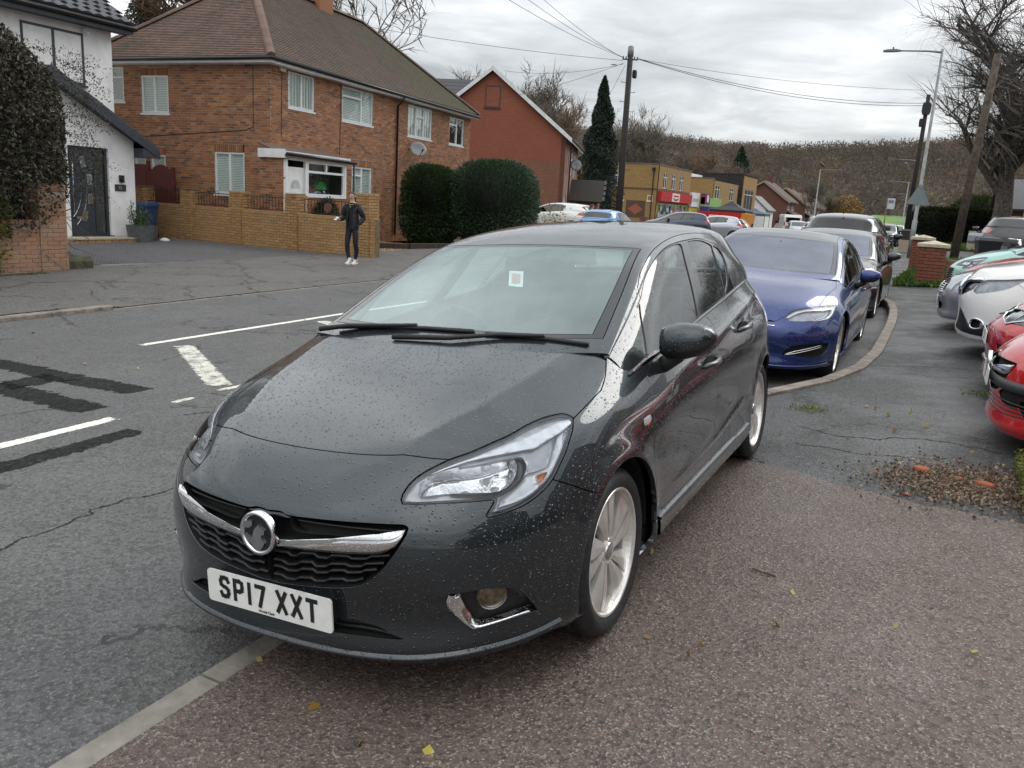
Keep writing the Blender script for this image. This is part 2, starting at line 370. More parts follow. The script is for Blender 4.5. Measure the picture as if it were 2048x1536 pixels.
def panel(name,net,reg,mat,parent,sides=0,gap=0.0022,depth=0.014,off=0.0,flange=True,tail=False,bow=0.0):
 """sides: 0 both halves in one mesh, +1 / -1 one half"""
 st,F = reg;u = np.unique(F);mp = np.zeros(len(st),int);mp[u] = np.arange(len(u));F = mp[F];st = st[u]
 P = net.S(st[:,0],st[:,1]);N = net.nrm(st[:,0],st[:,1])
 e = np.concatenate([F[:,[0,1]],F[:,[1,2]],F[:,[2,0]]]);th = np.concatenate([F[:,2],F[:,0],F[:,1]])
 key = np.sort(e,1);_,inv,cnt = np.unique(key,axis=0,return_inverse=True,return_counts=True);inv = inv.ravel()
 b = cnt[inv] == 1
 if net.mir0:b &= ~((st[e[:,0],0] < 1e-6) & (st[e[:,1],0] < 1e-6))
 if net.mirN:b &= ~((st[e[:,0],0] > net.n-1-1e-6) & (st[e[:,1],0] > net.n-1-1e-6))
 be,bt = e[b],th[b]
 mv = np.zeros_like(P)
 d = P[be[:,1]]-P[be[:,0]];d /= np.maximum(np.linalg.norm(d,axis=1,keepdims=True),1e-9)
 w = np.cross(N[be[:,0]],d)
 np.add.at(mv,be[:,0],w);np.add.at(mv,be[:,1],w)
 mv /= np.maximum(np.linalg.norm(mv,axis=1,keepdims=True),1e-9)
 isb = np.zeros(len(P),bool);isb[be.ravel()] = True
 if net.mir0:mv[st[:,0] < 1e-6,0] = 0
 P = P+N*off;P[isb] += mv[isb]*gap
 V = [P];NN = [N];FF = F.tolist()
 if flange and len(be):
  ub = np.unique(be);q = np.zeros(len(P),int);q[ub] = np.arange(len(ub));n0 = len(P)
  fn = -mv[ub];top = P[ub];bot = P[ub]-N[ub]*depth+mv[ub]*0.001
  mid = P[ub]-N[ub]*0.0025-mv[ub]*0.0008
  V += [top,mid,bot];n1 = N[ub]*0.7+fn*0.7;NN += [n1,fn,fn];nb = len(ub)
  for a,c in be:
   a,c = q[a]+n0,q[c]+n0
   FF.append((a,a+nb,c+nb,c));FF.append((a+nb,a+2*nb,c+2*nb,c+nb))
 V = np.concatenate(V);NN = np.concatenate(NN)
 mx = np.array([-1,1,1.0])
 if sides < 0:V,NN,FF = V*mx,NN*mx,[tuple(f)[::-1] for f in FF]
 elif sides == 0:
  k = len(V);V,NN = np.concatenate([V,V*mx]),np.concatenate([NN,NN*mx]);FF = FF+[tuple(i+k for i in f)[::-1] for f in FF]
 return mesh(name,V,[tuple(f) for f in FF],mat,parent,normals=NN)
def strip(net,A,B,n,prof,name,mat,parent,sides=0):
 """swept band between two (s,t) polylines; prof = [(across 0..1, lift)]"""
 def arc(P):
  P = np.array(P,float);L = np.r_[0,np.cumsum(np.linalg.norm(np.diff(P,axis=0),axis=1))];x = np.linspace(0,L[-1],n)
  return np.stack([np.interp(x,L,P[:,0]),np.interp(x,L,P[:,1])],1)
 A,B = arc(A),arc(B);V = []
 for f,h in prof:
  q = A+(B-A)*f;V.append(net.S(q[:,0],q[:,1])+net.nrm(q[:,0],q[:,1])*h)
 m = len(prof);V = np.stack(V,1).reshape(-1,3)
 F = [(i*m+j,i*m+j+1,(i+1)*m+j+1,(i+1)*m+j) for i in range(n-1) for j in range(m-1)]
 mx = np.array([-1,1,1.0])
 if sides < 0:V = V*mx;F = [f[::-1] for f in F]
 elif sides == 0:
  k = len(V);V = np.concatenate([V,V*mx]);F += [tuple(i+k for i in f)[::-1] for f in F]
 o = mesh(name,V,F,mat,parent,smooth=True)
 return o
def arch_poly(net,cy,cz,R,side_s):
 """wheel-arch circle found on the flank: (s,t) polyline by bisection along rays from the hub"""
 s = np.linspace(side_s[0],side_s[1],90);t = np.linspace(0,9,110)
 S,T = np.meshgrid(s,t,indexing='ij');P = net.S(S.ravel(),T.ravel())
 an = np.linspace(-0.30*math.pi,1.30*math.pi,34);Y,Z = cy+R*np.cos(an),cz+R*np.sin(an);hw = P[:,0].max()
 i = [int(np.argmin((P[:,1]-y)**2+(P[:,2]-z)**2+(P[:,0] < 0.5*hw)*9)) for y,z in zip(Y,Z)]
 q = np.stack([S.ravel()[i],T.ravel()[i]],1);e = 1e-3
 for _ in range(12):
  p = net.S(q[:,0],q[:,1]);ry,rz = p[:,1]-Y,p[:,2]-Z
  ps,pt = (net.S(q[:,0]+e,q[:,1])-p)/e,(net.S(q[:,0],q[:,1]+e)-p)/e
  det = ps[:,1]*pt[:,2]-pt[:,1]*ps[:,2];det = np.where(np.abs(det) < 1e-6,1e-6,det)
  ds,dt = (ry*pt[:,2]-rz*pt[:,1])/det,(ps[:,1]*rz-ps[:,2]*ry)/det
  q = np.clip(q-np.clip(np.stack([ds,dt],1),-.2,.2),[0,0],[net.n-1-2*e,net.m-1-2*e])
 out = q
 out = np.array(out)
 first,last = out[0].copy(),out[-1].copy();first[1] = 0;last[1] = 0
 k = out[:,1] > 0.05
 return np.concatenate([[first],out[k],[last]])
def yz_line(net,pts,s0,s1):
 """(s,t) of flank points given as (y, z)"""
 s = np.linspace(s0,s1,120);t = np.linspace(0,net.m-1,120)
 S,T = np.meshgrid(s,t,indexing='ij');P = net.S(S.ravel(),T.ravel());out = []
 for y,z in pts:
  i = np.argmin((P[:,1]-y)**2+(P[:,2]-z)**2);out.append((S.ravel()[i],T.ravel()[i]))
 return np.array(out)
# ---------------------------------------------------------------- car materials
def paint(name,base,flake=0.0,metal=0.55,rough=0.32,drops=True,flip=None,coat=1.0):
 if name in MATS:return MATS[name]
 m,t,out = new_mat(name)
 o = t.obj()
 k = dict(Base_Color=tuple(base),Metallic=metal,Roughness=rough,Coat_Weight=coat,Coat_Roughness=0.03,Coat_IOR=1.6)
 if flake:
  v = t('TexVoronoi',None,Scale=900.0);t.l.new(o,v.inputs['Vector'])
  c = t.mix(t.math('MULTIPLY',v.outputs['Color'],1.0),tuple(x*(1-flake) for x in base),tuple(min(1,x*(1+flake)) for x in base))
  k['Base_Color'] = c
 dirt = t.noise(o,3.0,6.0,0.65)
 k['Coat_Roughness'] = t.ramp(dirt,[(0.35,0.015),(0.75,0.06)]);k['Specular_IOR_Level'] = .15
 if drops:k['Coat_Normal'] = k['Normal'] = rain(t,o)
 b = principled(t,out,**k)
 return m
def rain(t,o,strength=0.8,scale=80.0,bare=0.16):
 """rain drops: rounded bumps of two sizes, some places left dry"""
 hs = None
 for sc,th in ((scale,0.36),(scale*2.1,0.34)):
  w = t('VectorMath',{'operation':'ADD'});t.l.new(o,w.inputs[0])
  nz = t('TexNoise',None,Scale=sc*0.6,Detail=1.0);t.l.new(o,nz.inputs['Vector'])
  sm = t('VectorMath',{'operation':'SCALE'},Scale=0.5/sc);t.l.new(nz.outputs['Color'],sm.inputs[0]);t.l.new(sm.outputs[0],w.inputs[1])
  v = t('TexVoronoi',None,Scale=sc,Randomness=1.0);t.l.new(w.outputs[0],v.inputs['Vector'])
  sep = t('SeparateColor');t.l.new(v.outputs['Color'],sep.inputs[0])
  rad = t.math('MULTIPLY',t.math('SUBTRACT',sep.outputs[0],bare,clamp=True),th/(1-bare))
  d = t.math('DIVIDE',v.outputs['Distance'],t.math('MAXIMUM',rad,0.02))
  h = t.math('MULTIPLY',t.math('SQRT',t.math('SUBTRACT',1.0,t.math('MULTIPLY',d,d),clamp=True)),t.math('MULTIPLY',rad,95.0/sc))
  hs = h if hs is None else t.math('MAXIMUM',hs,h)
 return bump(t,hs,strength,0.012)
def two_sided(t,ior):
 """thin sheet: the same reflectance seen from either side"""
 g = t('NewGeometry');return t.math('ADD',t.math('MULTIPLY',g.outputs['Backfacing'],1/ior-ior),ior)
def glass(name,tint=(0.80,0.88,0.86),ior=1.5,drops=True,fog=0.0,rough=0.0,sheen_col=(0.75,0.82,0.82),dstr=0.3,gcol=(1.0,1.0,1.0)):
 if name in MATS:return MATS[name]
 m,t,out = new_mat(name)
 tr = t('BsdfTransparent',None,Color=tuple(tint))
 k = dict(Roughness=rough)
 gl = t('BsdfGlossy',None,Color=tuple(gcol),Roughness=rough)
 fr = t('Fresnel',None,IOR=two_sided(t,ior))
 if drops:
  n = rain(t,t.obj(),dstr,70.0,0.35)
  t.l.new(n,gl.inputs['Normal']);t.l.new(n,fr.inputs['Normal'])
 base = tr.outputs[0]
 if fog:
  df = t('BsdfDiffuse',None,Color=tuple(sheen_col))  # fog here: pale diffuse veil painted in for sky reflected off the glass
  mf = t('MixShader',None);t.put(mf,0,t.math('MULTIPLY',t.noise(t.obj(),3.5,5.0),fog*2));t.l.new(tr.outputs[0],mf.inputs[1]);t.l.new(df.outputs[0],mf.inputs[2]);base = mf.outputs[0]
 mx = t('MixShader',None);t.l.new(fr.outputs[0],mx.inputs[0]);t.l.new(base,mx.inputs[1]);t.l.new(gl.outputs[0],mx.inputs[2])
 t.l.new(mx.outputs[0],out.inputs['Surface'])
 return m
def wet_chrome():
 m,t,out = new_mat('wet_chrome');principled(t,out,Base_Color=(.78,.79,.80),Metallic=1.0,Roughness=.09,Normal=rain(t,t.obj(),.8,150.0,.1));return m
def M_(n):
 if n in MATS:return MATS[n]
 return {
  'chrome':lambda:plain('chrome',(0.78,0.79,0.80),0.08,1.0,0.03,60.0,0.08),
  'wet_chrome':lambda:wet_chrome(),
  'satin':lambda:plain('satin',(0.55,0.56,0.57),0.25,1.0,0.08,20.0),
  'black_plastic':lambda:plain('black_plastic',(0.012,0.012,0.013),0.45,0,0.2,60.0,0.15),
  'gloss_black':lambda:plain('gloss_black',(0.006,0.007,0.009),0.08,0,0.2,8.0,0,0.5),
  'deep_black':lambda:plain('deep_black',(0.004,0.004,0.004),0.8,0,0.2,8.0),
  'rubber':lambda:plain('rubber',(0.018,0.018,0.019),0.62,0,0.25,40.0,0.25),
  'alloy':lambda:plain('alloy',(0.74,0.72,0.69),0.30,0.65,0.08,14.0),
  'alloy_dark':lambda:plain('alloy_dark',(0.05,0.05,0.055),0.4,0.6,0.1,14.0),
  'disc':lambda:plain('disc',(0.12,0.11,0.10),0.4,0.8,0.2,30.0),
  'trim_cloth':lambda:plain('trim_cloth',(0.035,0.037,0.042),0.85,0,0.2,80.0,0.2),
  'dash':lambda:plain('dash',(0.022,0.022,0.024),0.6,0,0.2,90.0,0.1),
  'lamp_chrome':lambda:plain('lamp_chrome',(0.80,0.81,0.83),0.12,1.0,0.06,30.0,0.12),
  'lamp_grey':lambda:plain('lamp_grey',(0.34,0.35,0.38),0.3,0.3,0.1,25.0),
  'lamp_pale':lambda:plain('lamp_pale',(0.58,0.60,0.63),0.25,0.35,0.08,25.0,0.1),
  'lamp_dark':lambda:plain('lamp_dark',(0.03,0.03,0.034),0.25,0.2,0.2,25.0),
  'amber':lambda:plain('amber',(0.62,0.20,0.06),0.2,0,0.1,25.0),
  'red_lens':lambda:plain('red_lens',(0.35,0.01,0.012),0.08,0,0.2,25.0,0,1.0),
  'bulb':lambda:plain('bulb',(0.75,0.76,0.76),0.1,0,0.1,25.0),
  'fog_lens':lambda:plain('fog_lens',(0.10,0.08,0.045),0.18,0.3,0.35,60.0,0.2,1.0),
  'plate':lambda:plain('plate',(0.78,0.78,0.75),0.35,0,0.06,12.0),
  'plate_yellow':lambda:plain('plate_yellow',(0.72,0.50,0.03),0.35,0,0.06,12.0),
  'plate_ink':lambda:plain('plate_ink',(0.012,0.012,0.013),0.4),
  'lens':lambda:glass('lens',(0.95,0.96,0.97),1.48,True,0.0,0.0,(1,1,1),0.15),
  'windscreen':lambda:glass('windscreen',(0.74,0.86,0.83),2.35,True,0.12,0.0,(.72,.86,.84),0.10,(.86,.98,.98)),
  'side_glass':lambda:glass('side_glass',(0.62,0.76,0.72),1.75,True,0.03,0.0,(.75,.82,.82),0.10),
  'far_glass':lambda:glass('far_glass',(0.22,0.26,0.27),1.6,False),
  'dark_glass':lambda:glass('dark_glass',(0.05,0.06,0.06),1.6,False),
 }[n]()
# stroke lettering for number plates (unit cell 0..1 wide, 0..1 high)
GLYPH = {
 'S':[[(.95,.82),(.82,.97),(.5,1),(.18,.97),(.04,.80),(.08,.62),(.3,.54),(.7,.47),(.93,.37),(.96,.2),(.82,.04),(.5,0),(.18,.03),(.04,.18)]],
 'P':[[(.06,0),(.06,1),(.65,1),(.92,.92),(.97,.74),(.92,.55),(.65,.46),(.06,.46)]],'1':[[(.5,0),(.5,1)]],
 '7':[[(.04,1),(.96,1),(.42,0)]],'X':[[(.04,1),(.96,0)],[(.96,1),(.04,0)]],'T':[[(.02,1),(.98,1)],[(.5,1),(.5,0)]],
 'Z':[[(.06,1),(.94,1),(.06,0),(.94,0)]],'L':[[(.08,1),(.08,0),(.95,0)]],'N':[[(.06,0),(.06,1),(.94,0),(.94,1)]],'W':[[(.0,1),(.25,0),(.5,.8),(.75,0),(1,1)]],
 'U':[[(.06,1),(.06,.2),(.25,.02),(.75,.02),(.94,.2),(.94,1)]],'C':[[(.95,.82),(.75,1),(.25,1),(.05,.8),(.05,.2),(.25,0),(.75,0),(.95,.18)]],'D':[[(.06,0),(.06,1),(.6,1),(.95,.75),(.95,.25),(.6,0),(.06,0)]],
 '5':[[(.9,1),(.15,1),(.1,.55),(.6,.6),(.93,.42),(.93,.18),(.65,0),(.08,.06)]],'6':[[(.9,.9),(.6,1),(.25,.9),(.06,.6),(.06,.2),(.3,0),(.7,0),(.94,.2),(.94,.4),(.7,.58),(.3,.58),(.08,.4)]],
}
def stroke_text(text,w,h,sw,gap,xc,zc):
 """flat ribbon quads (x, z) for a line of stroke glyphs centred on (xc, zc)"""
 adv = [(0.35*w if c == ' ' else (0.45*w if c == '1' else w))+gap for c in text];x = xc-(sum(adv)-gap)/2;V = [];F = []
 for c,a in zip(text,adv):
  for pl in GLYPH.get(c,[]):
   ww = a-gap if c != '1' else a-gap
   P = np.array([(x+sw/2+p[0]*(ww-sw),zc-h/2+sw/2+p[1]*(h-sw)) for p in pl])
   for p,q in zip(P[:-1],P[1:]):
    d = q-p;L = np.linalg.norm(d);d = d/max(L,1e-9);n = np.array([-d[1],d[0]])*sw/2;e = d*sw*0.45
    b = len(V);V += [tuple(p-e-n),tuple(q+e-n),tuple(q+e+n),tuple(p-e+n)];F.append((b,b+1,b+2,b+3))
  x += a
 return V,F
def number_plate(parent,text,x0,y0,z0,mat='plate',W=0.52,H=0.111,nose=-1,bend=0.0,dealer=None,name='number_plate'):
 """plate facing -y (nose = -1) or +y (nose = +1), centre (x0, y0, z0)"""
 r = 0.012;pts = []
 for cx,cz,a0 in ((W/2-r,H/2-r,0),(-W/2+r,H/2-r,90),(-W/2+r,-H/2+r,180),(W/2-r,-H/2+r,270)):
  for k in range(4):
   a = math.radians(a0+30*k);pts.append((cx+r*math.cos(a),cz+r*math.sin(a)))
 b = MB();b.prism([(x0+x,y0,z0+z) for x,z in pts],(0,-nose*0.006,0))
 o = b.build(name,M_(mat),parent)
 V,F = stroke_text(text,0.050,0.079,0.0145,0.011,0,0)
 s = 1 if nose < 0 else -1
 f = F if nose < 0 else [q[::-1] for q in F]
 mesh('lettering',[(x0+s*x,y0+nose*0.0012-nose*0.00015*(i//4 % 5)*-1,z0+z+0.004) for i,(x,z) in enumerate(V)],f,M_('plate_ink'),o)
 if dealer:
  d = text_mesh('dealer_name',dealer,.0125,M_('plate_ink'),o,'CENTER',.0004)
  d.location = (x0-0.005,y0+nose*0.0015,z0-H/2+0.0065);d.rotation_euler = (math.pi/2,0,0)
  MB().lathe([(0,-.004),(.004,-.004),(.005,-.002),(.005,.002)],'y',10,(x0+.103,y0-.001,z0-.026)).build('screw',M_('disc'),o)
 return o
# ---------------------------------------------------------------- wheels (local x axis points outwards)
def wheel_mesh(style,R=0.3125,W=0.21,rim=0.2265,lo=False):
 seg = 28 if lo else 64
 key = ('wheel',style,R,W,rim,lo)
 if key in MATS:return MATS[key]
 h = W/2;b = MB()
 ty = [(rim-.004,-h+.012),(rim+.012,-h+.004),((rim+R)/2,-h-.006),(R-.022,-h+.002),(R-.006,-h+.018)]
 ty += [(R,-h+.035)]
 if not lo:
  for g in (-.05,-.012,.03):ty += [(R,g-.004),(R-.007,g-.003),(R-.007,g+.003),(R,g+.004)]
 ty += [(R,h-.035),(R-.006,h-.018),(R-.022,h-.002),((rim+R)/2,h+.006),(rim+.012,h-.004),(rim-.004,h-.012)]
 tyre = MB().lathe(ty,'x',seg).build('tyre_shape',M_('rubber'),None,True)
 C.objects.unlink(tyre)
 r = MB()
 r.lathe([(rim+.004,h-.010),(rim+.001,h-.006),(rim-.006,h-.008),(rim-.012,h-.016),(rim-.020,h-.05),(rim-.030,-h+.03),(rim,-h+.015)],'x',seg)
 ns = {'turbine':5,'five':5,'ten':10,'seven':7}[style]
 a0 = math.radians(90)
 def pt(rr,an,x):return (x,rr*math.cos(an),rr*math.sin(an))
 hub = h-.030
 for k in range(ns):
  a = a0+2*math.pi*k/ns
  if style == 'turbine':
   D = math.radians
   for (ai0,ai1,ao0,ao1,lift0,lift1) in ((-30,-4,-20,6,.0,.014),(2,27,12,33,.013,-.004)):
    n = 6;V = [];F = []
    for i in range(n+1):
     f = i/n;rr = .046+(rim-.014-.046)*f;sw = math.sin(f*math.pi)*D(5)
     x = hub+.003*math.sin(f*math.pi)-.004*f
     e0,e1 = a+D(ai0+(ao0-ai0)*f)*(1.0 if f > .05 else 1)+sw,a+D(ai1+(ao1-ai1)*f)+sw
     mid = (e0+e1)/2
     V += [pt(rr,e0,x+lift0*f-.03),pt(rr,e0,x+lift0*f),pt(rr,mid,x+(lift0+lift1)/2*f+.004),pt(rr,e1,x+lift1*f),pt(rr,e1,x+lift1*f-.03)]
    for i in range(n):
     for j in range(4):F.append((i*5+j,(i+1)*5+j,(i+1)*5+j+1,i*5+j+1))
    r.add(V,F)
  else:
   w0,w1 = {'five':(.022,.03),'ten':(.010,.012),'seven':(.016,.02)}[style]
   u = np.array([0,math.cos(a),math.sin(a)]);v = np.array([0,-math.sin(a),math.cos(a)]);xx = np.array([1.0,0,0])
   p0,p1 = u*.04+xx*hub,u*(rim-.012)+xx*(hub+.006)
   V = [p0-v*w0,p0+v*w0,p1+v*w1,p1-v*w1];V = V+[p-xx*.03 for p in V]
   r.add(V,[(0,3,2,1),(0,1,5,4),(1,2,6,5),(2,3,7,6),(3,0,4,7)])
 r.lathe([(.058,hub-.03),(.056,hub-.004),(.046,hub+.004),(.034,hub+.002)],'x',24)
 rimo = r.build('rim_shape',M_('alloy'),None,False);C.objects.unlink(rimo)
 cap = MB().lathe([(.034,hub-.004),(.033,hub+.006),(.024,hub+.009),(0.0001,hub+.010)],'x',24).build('cap_shape',M_('satin'),None,True);C.objects.unlink(cap)
 dk = MB().lathe([(.15,-.012),(.15,.0),(.03,.006),(0.0001,.006)],'x',28).build('disc_shape',M_('disc'),None,True);C.objects.unlink(dk)
 bk = MB().lathe([(rim-.01,-.03),(.0001,-.03)],'x',24).build('back_shape',M_('deep_black'),None,True);C.objects.unlink(bk)
 MATS[key] = (tyre.data,rimo.data,cap.data,dk.data,bk.data)
 return MATS[key]
def wheel(parent,x,y,z,style,steer=0.0,lo=False,**k):
 d = wheel_mesh(style,lo=lo,**k)
 rot = (0,0,(0 if x > 0 else math.pi)+steer)
 w = share('wheel',d[0],parent,(x,y,z),rot)
 for n,q in zip(('rim','hub_cap','brake_disc','wheel_back'),d[1:]):
  share(n,q,w)
 return w
# ---------------------------------------------------------------- car body from two nets and a set of outlines
def px_off(net,st,off):
 st = np.array(st,float);return net.S(st[:,0],st[:,1])+net.nrm(st[:,0],st[:,1])*off
def cat_reg(R,names):
 r = [R[n] for n in names if n in R]
 return (r[0][0],np.concatenate([q[1] for q in r])) if r else None
def body(root,L,U,F,k,pm,o):
 """o: options (hubs, arch radius, which features)"""
 g = lambda n,m=5:outline(F[n],m)
 (y1,y2),zc,R = o['hubs'],o.get('hub_z',.3125),o.get('arch',.345)
 Tm,Um = L.m-1,U.m-1;has = lambda n:n in F and n not in o.get('omit',())
 A1,A2 = arch_poly(L,y1,zc,R,(3.5,9.5)),arch_poly(L,y2,zc,R,(9.5,14))
 lines = [A1,A2];reg = [('arch',A1),('arch',A2)]
 hl = g('headlight');lines.append(hl)
 for n in ('hl_reflector','hl_dark','hl_band','hl_amber','hl_pale'):
  if has(n):q = g(n);lines.append(q);reg.append((n,q))
 if has('hl_in'):q = g('hl_in');lines.append(q);reg += [('headlight',q),('hl_rim',hl)]
 else:reg.append(('headlight',hl))
 def half(q):# close an outline on the mirror plane
  q = np.array(q);return np.concatenate([[[0,q[0,1]]],q,[[0,q[-1,1]]]])
 if has('slot'):q = g('slot');lines.append(q);reg.append(('slot',q))
 if has('grille'):
  gr = half(g('grille'));lines.append(gr)
  if has('chrome'):
   ch = half(g('chrome'));i = np.argmax(ch[:,0]);lo = ch[i:];up = ch[:i+1];lines += [lo]
   tip = gr[np.argmax(gr[:,0])]
   reg.append(('grille_lower',_clip_lower(gr,lo)))
  reg.append(('grille',gr))
 if has('intake'):q = half(g('intake'));lines.append(q);reg.append(('intake',q))
 if has('fog'):q = g('fog');lines.append(q);reg.append(('fog',q))
 for n in o.get('extra',()):
  q = g(n);lines.append(q);reg.append((n,q))
 shut,hs,jt = half(g('shut'))[:-1],g('hoodside'),g('joint')
 cow = o.get('cowl_t',Tm-.22)
 hs = hs[hs[:,1] < cow];hs = np.concatenate([hs,[[hs[-1,0],cow]]])
 lines += [shut,hs,np.array([[0,cow],[hs[-1,0],cow]]),jt,np.array([[hs[-1,0],cow],[hs[-1,0]+.05,Tm]])]
 reg += [('bonnet',np.concatenate([shut,hs,[[0,cow]]])),('cowl',np.array([[0,cow],[hs[-1,0],cow],[hs[-1,0]+.05,Tm+.1],[0,Tm+.1]]))]
 de = g('dooredge');bs = g('bshut');rd = yz_line(L,o['rear_edge'],8,14);sill = o.get('sill_z',.315)
 sx = lambda y:yz_line(L,[(y,sill)],7,14)[0]
 de = np.concatenate([[[de[0,0],Tm]],de,[sx(o['sill_y'][0])]]);bs = np.concatenate([[[bs[0,0],Tm]],bs,[sx(o['sill_y'][1])]]);rd = np.concatenate([[[rd[0,0],Tm]],rd,[sx(o['sill_y'][2])]])
 lines += [de,bs,rd]
 s0,s1,s2 = de[-1],bs[-1],rd[-1];sl = np.array([s0,s1,s2]);lines.append(sl)
 reg += [('front_door',np.concatenate([de,bs[::-1]])),('rear_door',np.concatenate([bs,rd[::-1]]))]
 skl = np.array([[s0[0]-.35,0],[s0[0]-.3,s0[1]],s0]);skr = np.array([s2,[s2[0]+.2,s2[1]],[s2[0]+.25,0]]);lines += [skl,skr]
 reg.append(('side_skirt',np.concatenate([skl,sl,skr])))
 reg.append(('wing',np.concatenate([[hl[np.argmax(hl[:,1])]],jt,[[jt[-1,0]+.5,0],[s0[0],0]],de[::-1],[[hs[-1,0],Tm+.1]],hs[::-1]])))
 fb = np.array([[9.6,0],[9.6,0]])
 tl = np.array([[12.45,9.0],[13.9,8.6],[14.2,10.6],[13.2,11.5],[12.6,10.8]]);lines.append(np.concatenate([tl,tl[:1]]))
 reg.append(('tail_lamp',tl))
 lines.append(np.array([[9.4,0],[9.4,.02]]))
 reg += [('bumper',np.array([[-.1,-.1],[9.2,-.1],[9.2,Tm+.1],[-.1,Tm+.1]])),('rear_quarter',None)]
 L_ = cut(L,k,lines,reg)
 P = lambda *a,**kw:panel(*a,**kw)
 P('bonnet',L,L_['bonnet'],pm,root);P('bumper',L,L_['bumper'],pm,root,depth=.03)
 P('cowl',L,L_['cowl'],M_('black_plastic'),root,off=-.012)
 for s in (1,-1):
  for n in ('wing','front_door','rear_door','side_skirt'):
   if n in L_:
    ob = P(n,L,L_[n],pm,root,s,depth=.02)
    L_[n+str(s)] = ob
 P('rear_quarter',L,L_['rear_quarter'],pm,root)
 if 'tail_lamp' in L_:
  for s in (1,-1):P('tail_lamp',L,L_['tail_lamp'],M_('red_lens'),root,s)
 # inner shell keeps daylight out of the shut lines
 sh = [n for n in ('bonnet','bumper','cowl','wing','front_door','rear_door','side_skirt','rear_quarter','tail_lamp','headlight','grille','intake','fog') if n in L_]
 st = np.stack(np.meshgrid(np.linspace(0,L.n-1,2*(L.n-1)+1),np.linspace(0,Tm,2*Tm+1),indexing='ij'),-1).reshape(-1,2)
 for y,sd in ((y1,1),(y1,-1),(y2,1),(y2,-1)):
  lin = MB()
  w = R+.012;xo,xi = o['half_w']-.04,o['half_w']-.36;n = 22;V = [];f = []
  for i in range(n+1):
   a = -.02*math.pi+1.04*math.pi*i/n;V += [(xo,y+w*math.cos(a),zc+w*math.sin(a)),(xi,y+w*math.cos(a),zc+w*math.sin(a))]
  for i in range(n):f.append((2*i,2*i+1,2*i+3,2*i+2))
  V += [(xi,y,zc-.15)];f += [(2*i+1,2*i+3,len(V)-1) for i in range(n)]
  lin.add([(sd*a,b,c) for a,b,c in V],f);lin.build('arch_liner',M_('deep_black'),root,True)
 ln = o['length'];hw = o['half_w']
 ub = MB();ub.box(-hw+.40,hw-.40,.30,ln-.25,.20,.26);ub.box(-hw+.05,hw-.05,y1+R+.02,y2-R-.02,.21,.27)
 zz = L.S(np.zeros(1),np.array([Tm-1.0]))[0]
 ub.box(-.36,.36,.17,.20,.22,.60*zz[2]);ub.box(-.55,.55,zz[1]-.15,zz[1]-.1,.3,zz[2]-.10)
 ub.build('underbody',M_('deep_black'),root)
 for s in (1,-1):
  sp = MB();y0,y3 = y1+R+.05,y2-R-.08
  sp.box(*sorted((s*(hw-.09),s*(hw-.10))),y0,y3,.25,zz[2]-.12);sp.build('door_lining',M_('dash'),root)
 # ---- lamps
 hlr = ['headlight']+[n for n in L_ if n.startswith('hl_')]
 lens = cat_reg(L_,hlr)
 lens_d = o.get('lens_depth',.03)
 for s in (1,-1):
  le = P('headlight',L,lens,M_('lens'),root,s,gap=.003,depth=.004,flange=False)
  for n,mt,of in (('headlight','lamp_grey',-lens_d),('hl_reflector','lamp_chrome',None),('hl_dark','lamp_dark',-lens_d-.012),('hl_band','lamp_pale',-lens_d+.014),('hl_pale','lamp_pale',-lens_d+.004),('hl_amber','amber',-lens_d+.002),('hl_rim','lamp_dark',-.008)):
   if n not in L_:continue
   off = of
   if n == 'hl_reflector':
    def off(st,P,c=o['reflector']):
     d = np.linalg.norm((P-np.array(c[:3]))*[1,.8,1.5],axis=1)/c[3]
     rib = .0035*np.abs(np.mod(P[:,0]*60,2)-1)
     return -lens_d-.012-.06*np.clip(1-d*d,0,1)-rib*(d > .55)
   panel2({'headlight':'lamp_housing','hl_reflector':'reflector','hl_dark':'lamp_bezel','hl_band':'light_band','hl_pale':'side_lamp','hl_amber':'indicator_lamp','hl_rim':'lamp_seal'}[n],L,L_[n],M_(o.get('lamp_mats',{}).get(n,mt)),le,s,off)
  if 'reflector' in o and not o.get('lo'):
   c = o['reflector'];MB().lathe([(0.0001,-.02),(.012,-.018),(.017,-.004),(.017,.012),(.03,.03)],'y',16,(s*c[0]-s*.01,c[1]+.09,c[2]-.005)).build('bulb',M_('bulb'),le,True)
 return L_
def panel2(name,net,reg,mat,parent,side,off):
 st,F = reg;u = np.unique(F);mp = np.zeros(len(st),int);mp[u] = np.arange(len(u));F = mp[F];st = st[u]
 P = net.S(st[:,0],st[:,1]);N = net.nrm(st[:,0],st[:,1])
 f = off(st,P) if callable(off) else np.full(len(P),off)
 V = P+N*f[:,None]
 e = np.concatenate([F[:,[0,1]],F[:,[1,2]],F[:,[2,0]]]);key = np.sort(e,1);_,inv,cnt = np.unique(key,axis=0,return_inverse=True,return_counts=True)
 be = e[cnt[inv.ravel()] == 1];FF = [tuple(q) for q in F.tolist()];n = len(V)
 W = P-N*.004;V = np.concatenate([V,np.where((f < -.004)[:,None],W,V-N*.02)])
 FF += [(int(a),int(a)+n,int(b)+n,int(b)) for a,b in be]
 if net.mir0 is False:pass
 if side < 0:V = V*[-1,1,1];FF = [q[::-1] for q in FF]
 if side == 0:
  m = len(V);V = np.concatenate([V,V*[-1,1,1]]);FF = FF+[tuple(i+m for i in q)[::-1] for q in FF]
 ob = mesh(name,V,FF,mat,parent,smooth=True)
 ob.data.polygons.foreach_set('use_smooth',[True]*len(F)*1+[False]*(len(ob.data.polygons)-len(F)) if side else [True]*len(ob.data.polygons))
 return ob
